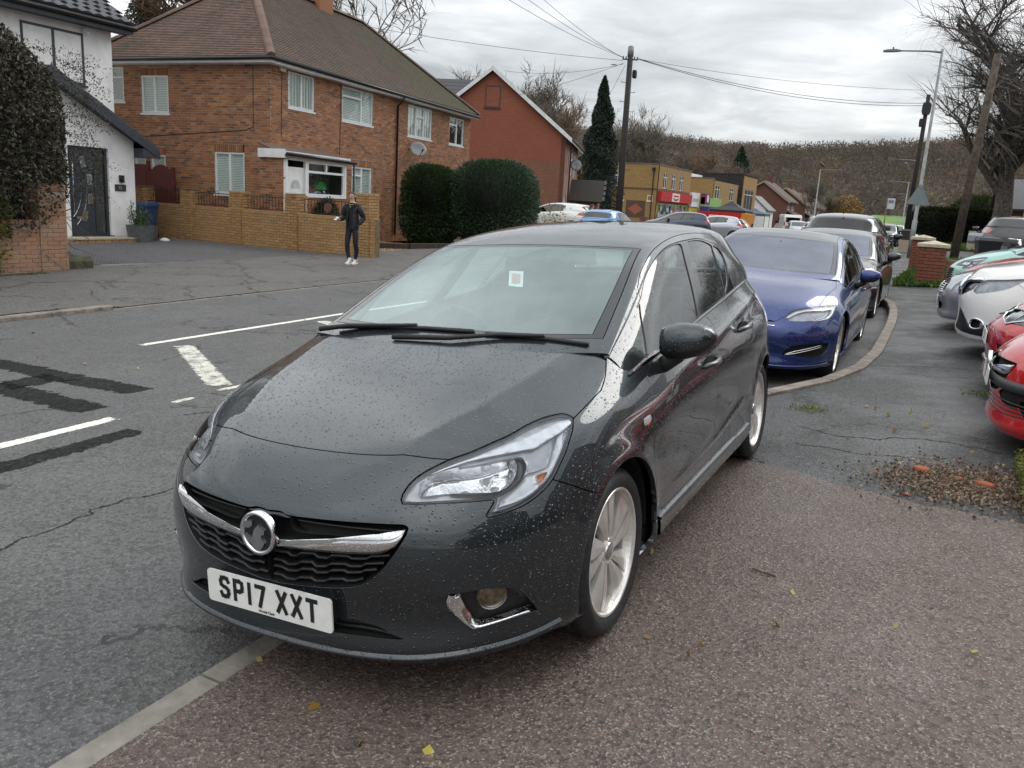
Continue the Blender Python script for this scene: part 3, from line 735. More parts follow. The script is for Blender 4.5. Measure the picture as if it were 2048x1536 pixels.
def _clip_lower(gr,lo):
 """part of the grille below the chrome line"""
 tip = lo[0];i = np.argmin(np.hypot(gr[:,0]-tip[0],gr[:,1]-tip[1]))
 low = gr[i:];return np.concatenate([[tip],low,[[0,low[-1,1]]],lo[::-1]])
def upper(root,U,F,k,pm,o):
 g = lambda n,m=5:outline(F[n],m)
 Um = U.m-1;tb,tt = o.get('ws',(.32,3.06));sw = o.get('ws_s',2.93)
 ws = np.array([[0,tb],[sw,tb],[sw,tt],[0,tt]]);wg = np.array([[0,tb+.10],[sw-.27,tb+.10],[sw-.22,tt-.10],[0,tt-.08]])
 lines = [ws[:],wg[:]];reg = [('windscreen',wg),('screen_border',ws)]
 dl = []
 for n in ('gq','gf','gr','grq'):
  q = g(n,4);lines.append(q);reg.append((n,q))
 d = o.get('dlo')
 gq,gf,gr,grq = g('gq',4),g('gf',4),g('gr',4),g('grq',4)
 dlo = np.array(o['dlo']) if d is not None else _dlo(F,U)
 lines.append(np.concatenate([dlo,dlo[:1]]));reg.append(('window_trim',dlo))
 if 'frame' in F:
  fr = g('frame',4);fr = np.concatenate([fr,[[U.n-1,fr[-1,1]+.1]]]);st = fr[0]
  fr = np.concatenate([[[U.n-1-.9,max(.35,st[1]-.55)]],fr]) if o.get('frame_ext',True) else fr
  lines.append(fr);reg.append(('door_frame',np.concatenate([fr,[[U.n-1,0.2]],fr[:1]])))
 rg = np.array([[0,8.35],[3.6,8.35],[3.4,9.75],[0,9.75]]);lines.append(rg);reg.append(('rear_screen',rg))
 if o.get('roof_glass'):
  q = np.array([[0,tt+.06],[2.9,tt+.06],[2.9,7.4],[0,7.4]]);lines.append(q);reg.append(('roof_glass',q))
 reg.append(('roof',None))
 R = cut(U,k,lines,reg)
 panel('roof',U,R['roof'],pm,root,depth=.02)
 if 'roof_glass' in R:panel('roof_glass',U,R['roof_glass'],M_('gloss_black'),root,depth=.01)
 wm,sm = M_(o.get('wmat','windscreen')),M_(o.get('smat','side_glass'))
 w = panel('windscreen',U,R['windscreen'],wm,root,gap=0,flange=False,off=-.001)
 panel('screen_border',U,R['screen_border'],M_('gloss_black'),w,gap=.003,depth=.01,off=-.001)
 if 'rear_screen' in R:panel('rear_screen',U,R['rear_screen'],sm,root,gap=0,flange=False)
 for s in (1,-1):
  for n,nm in (('gq','quarter_window'),('gf','front_window'),('gr','rear_window'),('grq','rear_quarter_window')):
   if n in R:panel(nm,U,R[n],sm,root,s,gap=-.001,flange=False,off=-.006)
  if 'door_frame' in R:panel('door_frame',U,R['door_frame'],pm,root,s,depth=.02)
  if 'window_trim' in R:panel('window_trim',U,R['window_trim'],M_('gloss_black'),root,s,depth=.02,off=-.001)
 return R
def _dlo(F,U):
 gq,gf,gr,grq = [outline(F[n],4) for n in ('gq','gf','gr','grq')]
 a = gq[np.argmin(gq[:,1]-.3*gq[:,0])]
 pts = [gq[i] for i in range(len(outline([F['gq'][0]],4)))]
 top = outline([F['gf'][0]],4)[::-1].tolist()+outline([F['gr'][0]],4).tolist()+outline([F['grq'][0]],4).tolist()
 # shift outwards a little (towards the roof), close along the belt
 out = [(p[0]-.16,p[1]) for p in top]
 lo = gq[np.argmax(gq[:,0]-.2*gq[:,1])]
 st = [(gq[0][0]-.10,gq[0][1]-.10),(lo[0]-.05,max(lo[1]-.14,.02)),(U.n-1,max(lo[1]-.14,.02))]
 r = np.array([(U.n-1,grq[-1][1]+.10),(grq[-1][0]-.1,grq[-1][1]+.12)])
 P = np.array([st[0]]+out+[tuple(r[1]),tuple(r[0]),st[2],st[1]])
 P[:,0] = np.minimum(P[:,0],U.n-1)
 return P
def interior(root,o):
 """seats, dashboard and steering wheel seen through the glass"""
 yb,w,zb = o['ws_base'],o['half_w'],o.get('belt',.98)
 d = MB();n = 8
 prof = [(yb+.02,zb-.03),(yb+.16,zb-.015),(yb+.36,zb-.01),(yb+.50,zb-.04),(yb+.56,zb-.12),(yb+.52,zb-.35)]
 V = [];f = []
 for i in range(n+1):
  x = -w+.13+(2*w-.26)*i/n;c = 1-(abs(2*i/n-1))**3
  V += [(x,y,z+.02*c) for y,z in prof]
 m = len(prof);f = [(i*m+j,(i+1)*m+j,(i+1)*m+j+1,i*m+j+1) for i in range(n) for j in range(m-1)]
 d.add(V,f);d.build('dashboard',M_('dash'),root,True)
 sx = o.get('drive',-1)*.36
 st = MB();cy,cz = yb+.74,zb-.09;tl = .42
 ring = [(sx+.18*math.cos(a),cy-.18*math.sin(a)*math.sin(tl)+.0,cz+.18*math.sin(a)*math.cos(tl)) for a in np.linspace(0,2*math.pi,29)]
 st.tube(ring,.013,8,cap=False)
 st.tube([(sx-.17,cy,cz),(sx,cy-.03,cz-.01),(sx+.17,cy,cz)],[.015,.045,.015],8);st.tube([(sx,cy-.03,cz-.01),(sx,cy-.35,cz-.15)],.04,8);st.tube([(sx,cy,cz),(sx,cy+.05,cz-.17)],.018,6)
 st.build('steering_wheel',M_('dash'),root,True)
 def seat(x,y,zs,wd,head=True):
  s = MB()
  def sl(pts,w0,w1,th):
   V = [];k = len(pts)
   for i,(yy,z) in enumerate(pts):
    ww = w0+(w1-w0)*i/(k-1)
    for a,t in ((-ww,0),(-ww*.8,-th*.35),(0,-th*.15),(ww*.8,-th*.35),(ww,0),(ww*.9,th),(-ww*.9,th)):V.append((x+a,yy+t,z))
   F = [(i*7+j,i*7+(j+1) % 7,(i+1)*7+(j+1) % 7,(i+1)*7+j) for i in range(k-1) for j in range(7)]+[tuple(range(7))[::-1],tuple(range((k-1)*7,k*7))]
   s.add(V,F)
  sl([(y+.05,zs),(y+.11,zs+.2),(y+.17,zs+.45),(y+.21,zs+.60)],wd,wd*.86,.10)
  s.add(*_rbox(x-wd,x+wd,y-.42,y+.10,zs-.16,zs+.01))
  if head:
   s.tube([(x-.06,y+.22,zs+.58),(x-.06,y+.24,zs+.68)],.008,6);s.tube([(x+.06,y+.22,zs+.58),(x+.06,y+.24,zs+.68)],.008,6)
   sl([(y+.185,zs+.645),(y+.18,zs+.70),(y+.195,zs+.79),(y+.21,zs+.825)],.12,.10,.085)
  s.build('seat',M_('trim_cloth'),root,True)
 zs = o.get('seat_z',.52)
 for x in (-.36,.36):seat(x,yb+1.22,zs,.25)
 for x in (-.40,.40):seat(x,yb+2.12,zs+.02,.30,not o.get('lo'))
 fl = MB();fl.box(-w+.1,w-.1,yb-.1,yb+2.6,.26,.30);fl.build('cabin_floor',M_('dash'),root)
 ml = MB();my,mz = yb+.80,o.get('mirror_z',1.285)
 ml.add(*_rbox(-.11,.11,my,my+.03,mz-.035,mz+.035));ml.tube([(0,my+.01,mz),(0,my-.02,mz+.035)],.012,6);ml.build('inner_mirror',M_('black_plastic'),root)
def _rbox(x0,x1,y0,y1,z0,z1,r=.25):
 """box with chamfered long edges"""
 dx,dz = (x1-x0)*.12,(z1-z0)*r;pr = [(x0+dx,z0),(x1-dx,z0),(x1,z0+dz),(x1,z1-dz),(x1-dx,z1),(x0+dx,z1),(x0,z1-dz),(x0,z0+dz)]
 V = [(x,y0,z) for x,z in pr]+[(x,y1,z) for x,z in pr]
 return V,[(i,(i+1) % 8,8+(i+1) % 8,8+i) for i in range(8)]+[tuple(range(8))[::-1],tuple(range(8,16))]
def door_mirror(root,s,x,y,z,pm,sc=1.0):
 V = [];n = 14;secs = [(0,.070,.055,.0),(.03,.088,.072,.0),(.09,.090,.073,.003),(.15,.078,.062,.010),(.19,.052,.040,.018),(.213,.012,.010,.024)]
 for dx,hy,hz,dz in secs:
  for k in range(n):
   a = 2*math.pi*k/n;c,q = math.cos(a),math.sin(a)
   sq = (abs(c)**3+abs(q)**3)**(-1/3)
   V.append((s*(x+dx*sc),y+hy*sc*c*sq*(1.0 if c < 0 else .55)-.01,z+hz*sc*q*sq+dz))
 F = [(i*n+k,i*n+(k+1) % n,(i+1)*n+(k+1) % n,(i+1)*n+k) for i in range(len(secs)-1) for k in range(n)]+[tuple(range(n))[::-1],tuple(range((len(secs)-1)*n,len(secs)*n))]
 if s < 0:F = [f[::-1] for f in F]
 mi = [1 if (i < (len(secs)-1)*n and (i % n) in (8,9,10,11)) else 0 for i in range(len(F))]
 ob = mesh('door_mirror',V,F,[pm,M_('black_plastic')],root,smooth=True,mi=mi)
 MB().tube([(s*(x-.06),y+.05,z-.14),(s*(x-.01),y+.02,z-.105),(s*(x+.06),y+.0,z-.06)],[.045,.036,.03],8).build('mirror_arm',M_('black_plastic'),ob,True)
 return ob
# ---------------------------------------------------------------- other cars: the same nets stretched to other proportions
def warp(P,w):
 """w: y = [(from, to)...], sx = width factor, zl = [(from, to)...] heights, roofx = extra roof narrowing"""
 Q = P.copy();y,z = P[...,1],P[...,2]
 a = np.array(w['y']);Q[...,1] = np.interp(y,a[:,0],a[:,1])+np.where(y < a[0,0],y-a[0,0],0)
 b = np.array(w['z']);Q[...,2] = np.interp(z,b[:,0],b[:,1])+np.where(z < b[0,0],z-b[0,0],0)
 Q[...,0] = P[...,0]*w['sx']
 if 'zy' in w:# height change that depends on the length position
  c = np.array(w['zy']);k = np.clip((z-.55)/.4,0,1);Q[...,2] += np.interp(y,c[:,0],c[:,1])*k
 return Q
WARPS = {
 'saloon':dict(y=[(0,0),(.30,.30),(.86,.93),(1.08,1.46),(1.90,2.42),(2.5,2.95),(2.9,3.4),(3.371,3.89),(3.7,4.5),(4.02,4.97)],sx=1.122,z=[(.15,.16),(.31,.31),(.60,.565),(.735,.70),(.85,.825),(1.0,.985),(1.36,1.335),(1.478,1.445)],zy=[(0,0),(2.6,0),(3.3,-.06),(3.7,-.20),(4.02,-.05)]),
 'suv':dict(y=[(0,0),(.30,.26),(.86,.90),(1.08,1.20),(1.90,1.98),(2.9,3.05),(3.371,3.546),(4.02,4.38)],sx=1.034,z=[(.15,.22),(.31,.42),(.60,.74),(.735,.93),(.85,1.01),(1.0,1.13),(1.36,1.48),(1.478,1.59)]),
 'bigsuv':dict(y=[(0,0),(.30,.20),(.86,.90),(1.08,1.35),(1.90,2.1),(2.9,3.3),(3.371,3.82),(4.02,4.88)],sx=1.14,z=[(.15,.26),(.31,.46),(.60,.80),(.735,.98),(.85,1.08),(1.0,1.20),(1.36,1.60),(1.478,1.73)]),
 'mid':dict(y=[(0,0),(.30,.28),(.86,.80),(1.08,1.25),(1.90,2.05),(2.9,3.0),(3.371,3.515),(4.02,4.53)],sx=.99,z=[(.15,.18),(.31,.33),(.60,.60),(.735,.74),(.85,.83),(1.0,.96),(1.36,1.32),(1.478,1.43)]),
 'small':dict(y=[(0,0),(.86,.74),(1.08,.98),(1.90,1.75),(2.9,2.7),(3.371,3.04),(4.02,3.60)],sx=.94,z=[(.15,.16),(1.0,1.0),(1.478,1.49)]),
 'hatch':dict(y=[(0,0),(4.02,4.02)],sx=1.0,z=[(.15,.15),(1.478,1.478)]),
}
def wnets(kind):
 w = WARPS[kind]
 return Net(warp(hatch_lower(),w),True,True),Net(warp(hatch_upper(),w),True,False),w
# ---------------------------------------------------------------- the dark grey hatchback in front
FEAT = json.loads('''{"hl_reflector":[[[2.532,7.157],[2.544,7.381],[2.622,7.659],[2.851,7.827],[3.149,7.92],[3.648,7.966],[4.101,7.986],[4.385,7.959]],[[4.385,7.959],[4.461,7.661],[4.408,7.338],[4.273,7.1],[4.03,6.997],[3.618,7.077],[3.369,7.12],[3.03,7.162],[2.685,7.125],[2.532,7.157]]],"hl_dark":[[[4.384,7.965],[4.559,7.93],[4.658,7.647],[4.619,7.372],[4.504,7.127],[4.316,6.95],[4.106,6.835],[3.957,6.842]],[[3.957,6.842],[3.617,6.946],[3.204,7.081],[3.127,7.231]],[[3.127,7.231],[3.7,7.169],[4.123,7.239],[4.304,7.545],[4.355,7.811],[4.384,7.965]]],"hl_band":[[[2.642,7.747],[3.023,7.997],[3.599,8.248],[4.114,8.481],[4.675,8.675],[5.16,8.932],[5.566,9.005]],[[5.566,9.005],[5.666,8.823],[5.469,8.543],[5.158,8.352],[4.882,8.163],[4.783,8.136]],[[4.783,8.136],[4.56,8.166],[3.984,8.171],[3.446,8.095],[3.104,7.964],[2.642,7.747]]],"hl_amber":[[[4.857,7.186],[5.014,7.231],[5.111,7.224]],[[5.111,7.224],[4.991,7.005],[4.88,6.934]],[[4.88,6.934],[4.857,7.186]]],"hl_pale":[[[4.033,6.422],[4.149,6.726],[4.367,6.93],[4.56,7.163],[4.674,7.365]],[[4.674,7.365],[4.872,7.358],[5.131,7.427],[5.229,7.659],[5.314,8.066],[5.371,8.409]],[[5.371,8.409],[5.537,8.554],[5.517,7.984],[5.314,7.439],[5.089,7.02],[4.815,6.748],[4.474,6.529],[4.033,6.422]]],"hl_in":[[[2.248,7.025],[2.27,7.219],[2.372,7.533],[2.58,7.774],[3.005,8.078],[3.407,8.277],[3.82,8.499],[4.158,8.682],[4.486,8.936],[4.869,9.103],[5.286,9.146],[5.484,9.075],[5.628,8.954]],[[5.628,8.954],[5.658,8.51],[5.522,7.819],[5.318,7.375],[5.108,7.011],[4.808,6.673],[4.467,6.436],[4.141,6.316],[3.915,6.301]],[[3.915,6.301],[3.961,6.447],[4.017,6.587],[4.034,6.738],[3.997,6.828]],[[3.997,6.828],[3.616,6.886],[3.209,6.934],[2.873,6.953],[2.324,6.956],[2.248,7.025]]],"bar1":[[[0.143,4.406],[0.299,4.416],[0.406,4.443],[0.495,4.334],[0.587,4.375],[0.67,4.525],[0.913,4.597],[0.982,4.479],[1.135,4.497],[1.202,4.636],[1.442,4.69],[1.519,4.605],[1.739,4.662],[1.802,4.775],[2.105,4.853]]],"bar2":[[[0.126,4.027],[0.283,4.039],[0.402,3.918],[0.571,4.0],[0.658,4.15],[0.868,4.222],[0.935,4.078],[1.11,4.151],[1.18,4.285],[1.407,4.353],[1.484,4.287],[1.658,4.338],[1.722,4.457],[2.013,4.545]]],"bar3":[[[0.103,3.717],[0.261,3.732],[0.38,3.631],[0.571,3.706],[0.66,3.841],[0.873,3.918],[0.939,3.804],[1.116,3.882],[1.188,4.009],[1.385,4.084],[1.446,4.01],[1.653,4.093],[1.703,4.184],[1.896,4.271]]],"bar4":[[[0.065,3.322],[0.225,3.34],[0.32,3.229],[0.492,3.272],[0.588,3.422],[0.808,3.5],[0.893,3.403],[1.059,3.479],[1.135,3.605],[1.354,3.695],[1.415,3.628],[1.562,3.704],[1.678,3.83]]],"shut":[[[0.072,8.385],[0.46,8.382],[1.294,8.351],[1.762,8.34]],[[1.762,8.34],[1.939,8.344],[2.191,8.304],[2.518,8.242],[2.965,8.18]]],"headlight":[[[2.203,6.992],[2.219,7.216],[2.318,7.532],[2.515,7.813],[2.966,8.162],[3.387,8.362],[3.792,8.6],[4.124,8.786],[4.445,9.041],[4.824,9.212],[5.248,9.253],[5.514,9.15],[5.695,9.004]],[[5.695,9.004],[5.744,8.478],[5.596,7.787],[5.383,7.314],[5.176,6.916],[4.871,6.563],[4.491,6.296],[4.15,6.182],[3.829,6.114]],[[3.829,6.114],[3.81,6.236],[3.89,6.456],[3.946,6.613],[3.962,6.686],[3.936,6.735]],[[3.936,6.735],[3.614,6.779],[3.211,6.824],[2.878,6.847],[2.302,6.85],[2.24,6.891],[2.203,6.992]]],"hoodside":[[[5.713,8.979],[5.851,9.185],[6.107,9.558],[6.447,10.045]],[[6.447,10.045],[6.495,10.624],[6.494,11.373],[6.464,11.967],[6.284,12.0]]],"grille":[[[0.0,6.027],[0.243,6.064],[0.426,5.967],[0.85,5.979],[1.353,6.001],[1.828,6.027],[2.257,6.038],[2.359,6.003],[2.408,5.915]],[[2.408,5.915],[2.363,5.609],[2.249,5.184],[2.115,4.748],[1.996,4.372],[1.826,3.959],[1.69,3.699],[1.522,3.508],[1.254,3.359],[0.918,3.254],[0.521,3.15],[0.196,3.072],[0.071,3.084]]],"chrome":[[[2.373,5.863],[2.324,5.704],[2.191,5.408],[2.024,5.2],[1.783,5.115],[1.394,5.067],[0.898,5.023],[0.557,4.971],[0.309,4.929],[0.0,4.836]],[[0.0,4.55],[0.369,4.659],[0.513,4.659],[0.897,4.735],[1.395,4.808],[1.707,4.857],[1.897,4.911],[2.111,5.058],[2.246,5.298],[2.327,5.607],[2.373,5.863]]],"slot":[[[0.453,5.956],[0.852,5.961],[1.354,5.982],[1.83,6.007],[2.258,6.018],[2.374,5.942],[2.364,5.862],[2.271,5.682],[2.153,5.512]],[[2.153,5.512],[1.619,5.454],[1.228,5.458],[0.612,5.417],[0.453,5.956]]],"intake":[[[0.0,2.729],[0.164,2.791],[0.768,2.622],[1.164,2.135],[1.539,2.131],[1.792,2.049],[1.966,1.899],[2.15,1.703],[2.311,1.615]],[[2.311,1.615],[1.969,1.62],[1.626,1.634],[1.168,1.623],[0.545,1.626],[0.118,1.611],[0.0,1.634]]],"fog":[[[3.163,3.293],[3.113,3.063],[3.118,2.831],[3.144,2.702],[3.343,2.242],[3.559,1.804]],[[3.559,1.804],[4.166,1.941],[4.644,1.992],[4.759,1.918]],[[4.759,1.918],[4.636,2.364],[4.508,2.742],[4.387,3.0],[4.248,3.179],[3.933,3.348],[3.603,3.348],[3.384,3.306],[3.163,3.293]]],"fogchrome":[[[3.163,3.293],[3.113,3.063],[3.118,2.831],[3.144,2.702],[3.343,2.242],[3.559,1.804]],[[3.559,1.804],[4.166,1.941],[4.644,1.992]],[[4.644,1.992],[4.592,2.139],[4.163,2.075],[3.767,2.018],[3.644,2.09],[3.487,2.503],[3.401,2.853],[3.371,3.119],[3.389,3.305]],[[3.389,3.305],[3.163,3.293]]],"foglamp":[[[3.941,2.908]]],"joint":[[[5.127,6.964],[5.422,6.652],[5.742,6.253],[6.219,5.606]]],"indicator":[[[7.664,7.798],[7.832,7.865],[7.821,7.508],[7.672,7.387],[7.664,7.798]]],"dooredge":[[[8.045,11.718],[8.042,10.989],[8.04,10.217],[8.03,9.698],[7.96,8.517],[7.922,7.601],[7.892,6.572],[7.912,4.185],[7.912,3.417]]],"handle1":[[[9.266,8.432]],[[9.702,8.381]]],"handle2":[[[10.567,9.13]],[[11.022,9.118]]],"bshut":[[[9.782,12.0],[9.861,11.104],[9.831,9.686],[9.705,7.947],[9.733,5.593]]],"notice":[[[0.048,2.134],[0.402,2.128]],[[0.67,1.643],[0.335,1.665]]],"sensor":[[[0.0,2.561],[0.0,2.83],[0.0,3.065]],[[0.0,3.117],[0.0,3.074],[0.0,2.707],[0.0,2.498]]],"gq":[[[4.508,1.438],[4.782,0.982],[5.256,0.498],[5.817,0.128],[6.385,0.0]],[[6.385,0.0],[6.737,0.012],[6.956,0.818]],[[6.956,0.818],[5.265,1.164],[4.508,1.438]]],"gf":[[[4.561,4.327],[4.374,3.747],[4.292,2.916],[4.156,2.187],[4.527,1.608]],[[4.527,1.608],[6.874,0.941]],[[6.874,0.941],[6.802,1.914],[6.89,3.358]],[[6.89,3.358],[5.785,3.878],[4.836,4.419],[4.561,4.327]]],"bp":[[[4.794,4.451],[5.785,3.878],[6.89,3.358]],[[6.89,3.358],[6.877,3.826]],[[6.877,3.826],[5.642,4.405],[4.696,4.838]],[[4.696,4.838],[4.794,4.451]]],"gr":[[[4.715,4.879],[4.798,5.514],[5.123,6.015]],[[5.123,6.015],[6.006,5.672],[6.89,5.297]],[[6.89,5.297],[6.84,3.916]],[[6.84,3.916],[5.747,4.39],[4.715,4.879]]],"grq":[[[5.14,6.089],[5.303,6.331],[5.659,6.413],[6.078,6.303],[6.511,5.984],[6.892,5.355]],[[6.892,5.355],[6.016,5.727],[5.14,6.089]]],"frame":[[[3.58,1.729],[3.371,2.129],[3.477,2.884],[3.579,3.914],[3.689,4.92],[4.001,5.795],[4.483,6.524],[5.2,6.906],[6.007,6.684],[6.656,6.326]]]}''')
def crease(L,lines):
 def d(P):
  r = np.zeros(len(P))
  for kind,pts,amp,w in lines:
   p = np.array(pts)
   if kind == 'yz':
    zc = np.interp(P[:,1],p[:,0],p[:,1]);am = np.interp(P[:,1],p[:,0],p[:,2])
    x = (P[:,2]-zc)/w;r += amp*am*np.exp(-np.sqrt(x*x+.02))*(np.abs(P[:,0]) > .55)
   elif kind == 'xy':
    xc = np.interp(P[:,1],p[:,0],p[:,1]);am = np.interp(P[:,1],p[:,0],p[:,2])
    x = (np.abs(P[:,0])-xc)/w;r += amp*am*np.exp(-np.sqrt(x*x+.02))*(P[:,2] > .70)
   elif kind == 'arch':
    cy,cz,R = pts;q = np.hypot(P[:,1]-cy,P[:,2]-cz)-R
    r += amp*np.exp(-(np.maximum(q,0)/w)**2)*(P[:,2] > .12)*(np.abs(P[:,0]) > .6)*(q > -.08)
  return r
 L.disp = d
HATCH = dict(hubs=(.86,3.371),length=4.02,half_w=.873,rear_edge=[(2.88,1.07),(2.95,.93),(2.972,.78),(2.968,.60),(2.972,.45),(2.965,.36)],sill_y=(1.215,2.12,2.955),reflector=(.60,.275,.735,.20))
HATCH_CREASE = [('yz',[(1.25,.80,0),(1.6,.853,.5),(2.1,.905,1),(2.8,.985,1),(3.3,1.03,.8),(3.7,1.03,0)],.022,.030),
  ('yz',[(1.2,.40,.2),(1.6,.40,.8),(2.2,.43,1),(2.7,.50,.9),(3.0,.56,0)],.016,.032),
  ('xy',[(.22,.34,0),(.32,.375,1),(.55,.475,1),(.9,.55,.9),(1.05,.57,.5)],.012,.055),
  ('arch',(.86,.3125,.345),.012,.05),('arch',(3.371,.3125,.345),.012,.05)]
def hatchback():
 root = empty('hatchback_car',label='dark grey wet hatchback parked half on the pavement, nearest car, plate SP17 XXT',cat='car')
 L = Net(hatch_lower(),True,True);U = Net(hatch_upper(),True,False)
 crease(L,HATCH_CREASE)
 pm = paint('grey_paint',(.030,.038,.044),.3,.70,.40)
 o = dict(HATCH);o['extra'] = ();o['lens_depth'] = .018
 F = FEAT
 k = 9
 R = body(root,L,U,F,k,pm,o)
 upper(root,U,F,8,pm,{})
 interior(root,dict(ws_base=1.08,half_w=.86))
 # grille
 gp = panel('grille_panel',L,R['grille'],pm,root,off=-.010,depth=.03)
 lowr = panel2('grille_back',L,R['grille_lower'],M_('deep_black'),gp,0,-.055)
 if 'slot' in R:panel2('grille_slot',L,R['slot'],M_('deep_black'),gp,0,-.045)
 ch = outline(F['chrome'],5);i = np.argmax(ch[:,0])
 for s in (1,-1):strip(L,ch[:i+1],ch[i:][::-1],60,[(-.05,-.02),(0,.002),(.18,.010),(.5,.014),(.8,.009),(1.0,-.002),(1.05,-.03)],'chrome_bar',M_('wet_chrome'),root,s)
 for n in ('bar1','bar2','bar3','bar4'):
  p = np.array(F[n][0]);A = p+[0,.055];Bq = p-[0,.055]
  strip(L,A,Bq,170,[(0,-.045),(0,-.014),(.25,-.006),(.75,-.006),(1,-.014),(1,-.045)],'grille_bar',M_('black_plastic'),gp,0)
 q = outline(F['slot'],5);
 a = np.array([[.55,q[:,1].mean()+.1],[np.max(q[:,0])-.2,q[:,1].mean()+.02]])
 for s in (1,-1):strip(L,a+[0,.07],a-[0,.07],20,[(0,-.04),(0,-.022),(.5,-.018),(1,-.022),(1,-.04)],'slot_bar',M_('black_plastic'),gp,s)
 panel2('intake_back',L,R['intake'],M_('deep_black'),root,0,-.05)
 for f in (.33,.66):
  it = outline(F['intake'],4);j = np.argmax(it[:,0]);up,lo = it[:j+1],it[j:][::-1]
  u2 = resample(up,.1);sx = np.linspace(0,up[-1,0]*.93,30)
  mid = np.stack([sx,np.interp(sx,up[:,0],up[:,1])*(1-f)+np.interp(sx,lo[:,0],lo[:,1])*f],1)
  strip(L,mid+[0,.06],mid-[0,.06],30,[(0,-.05),(0,-.025),(1,-.025),(1,-.05)],'intake_bar',M_('black_plastic'),root,0)
 # splitter lip
 lip = np.array([[0,.78],[2,.78],[4,.80],[4.8,.86],[5.25,.98]])
 for s in (1,-1):strip(L,catmull(lip+[0,.13],8),catmull(lip-[0,.13],8),60,[(0,0),(.25,.010),(.5,.016),(.75,.012),(1,.0)],'lip',pm,root,s)
 sk = yz_line(L,[(y,.285) for y in np.linspace(1.24,2.96,14)],7,13)
 for s in (1,-1):strip(L,sk+[0,.52],sk-[0,.75],40,[(0,-.012),(.03,.004),(.08,.013),(.14,.015),(.2,.007),(.26,.010),(.8,.014),(1,.0)],'sill_blade',pm,root,s)
 # fog lamps
 fc = np.array(F['foglamp'][0]);cpos = L.S(fc[:,0],fc[:,1])[0];cn = L.nrm(fc[:,0],fc[:,1])[0]
 chr_ = outline(F['fogchrome'],5)
 n0 = len(outline([F['fogchrome'][0]],5));n1 = n0+len(outline([F['fogchrome'][1]],5))-1;n2 = n1+len(outline([F['fogchrome'][2]],5))-1
 outer,inner = chr_[:n1],chr_[n1-1:n2][::-1]
 for s in (1,-1):
  fb = panel2('fog_housing',L,R['fog'],M_('black_plastic'),root,s,-.03)
  strip(L,outer,inner,50,[(0,-.01),(0,.003),(.3,.007),(.6,-.002),(1,-.02)],'fog_chrome',M_('wet_chrome'),fb,s)
  fl = MB();ax = cn*[s,1,1];ax = ax/np.linalg.norm(ax);ce = cpos*[s,1,1]
  e1 = np.cross(ax,[0,0,1]);e1 /= np.linalg.norm(e1);e2 = np.cross(e1,ax)
  V = [];prof = [(.050,-.028),(.046,-.012),(.040,-.012),(.036,-.010),(.022,-.004),(.001,-.002)]
  for r,h in prof:
   for kk in range(24):
    an = 2*math.pi*kk/24;V.append(ce+ax*h+r*(math.cos(an)*e1+math.sin(an)*e2))
  fl.add(V,[(i*24+j,i*24+(j+1) % 24,(i+1)*24+(j+1) % 24,(i+1)*24+j) for i in range(len(prof)-1) for j in range(24)])
  fl.build('fog_lamp',M_('fog_lens'),fb,True)
 number_plate(root,'SP17 XXT',0,-.010,.318,dealer='Arnold Clark')
 MB().box(-.24,.24,-.004,.06,.28,.36).build('plate_mount',M_('black_plastic'),root)
 badge(root,(0,-.030,.547),.069)
 for s in (1,-1):
  for y,zh in ((.86,0),(3.371,0)):wheel(root,s*(.735),y,.307,'turbine',R=.307,rim=.232)
  if s > 0:door_mirror(root,s,.825,1.43,1.005,pm)
  for nm in ('handle1','handle2'):
   h = np.array([F[nm][0][0],F[nm][1][0]]);P = L.S(h[:,0],h[:,1])*[s,1,1];N = L.nrm(h[:,0],h[:,1])*[s,1,1]
   par = R[('front_door' if nm == 'handle1' else 'rear_door')+str(s)]
   a,b = P[0]-N[0]*.005,P[1]-N[1]*.005;hb = MB()
   hb.tube([a,a+N[0]*.022+(b-a)*.08,a+N[0]*.040+(b-a)*.35,b+N[1]*.040-(b-a)*.3,b+N[1]*.020-(b-a)*.05,b],[.009,.013,.014,.014,.013,.009],8)
   hb.build('door_handle',M_('black_plastic') if False else pm,par,True)
   V = [(a+b)/2+ (b-a)*.46*math.cos(t)+np.array([0,-.1,1.0])*.030*math.sin(t)+N[0]*.0065 for t in np.linspace(0,2*math.pi,21)[:-1]]
   mesh('handle_recess',V,[tuple(range(20))[::s]],M_('deep_black'),par)
  iq = outline(F['indicator'],2)[:-1];c = iq.mean(0)
  ax = L.S(iq[:,0],iq[:,1])+L.nrm(iq[:,0],iq[:,1])*.001;cx = L.S(c[None,0],c[None,1])[0]+L.nrm(c[None,0],c[None,1])[0]*.012
  top = cx+(ax-cx)*.8+L.nrm(iq[:,0],iq[:,1])*.003
  V = np.concatenate([ax,top])*[s,1,1];n = len(ax);fs = [(i,(i+1) % n,n+(i+1) % n,n+i) for i in range(n)]+[tuple(range(n,2*n))]
  if s < 0:fs = [f[::-1] for f in fs]
  mi = [0]*n+[0]
  ind = mesh('side_indicator',V,fs,M_('lamp_pale'),R['wing'+str(s)])
  mid = top.mean(0);V2 = np.array([mid+(p-mid)*.62+[.0015,-.004,-.009] for p in top])*[s,1,1]
  mesh('amber_lens',V2,[tuple(range(n))[::s]],M_('amber'),ind)
  # belt moulding
  t = np.linspace(.05,7.6,40);Pb = U.S(np.full(40,6.96),t)+U.nrm(np.full(40,6.96),t)*.006
  MB().tube(Pb*[s,1,1],.0075,6).build('belt_moulding',M_('gloss_black'),root,True)
 # wipers
 def wp(px,net=U,off=.012):return [net.S(np.array([a]),np.array([b]))[0]+net.nrm(np.array([a]),np.array([b]))[0]*off for a,b in px]
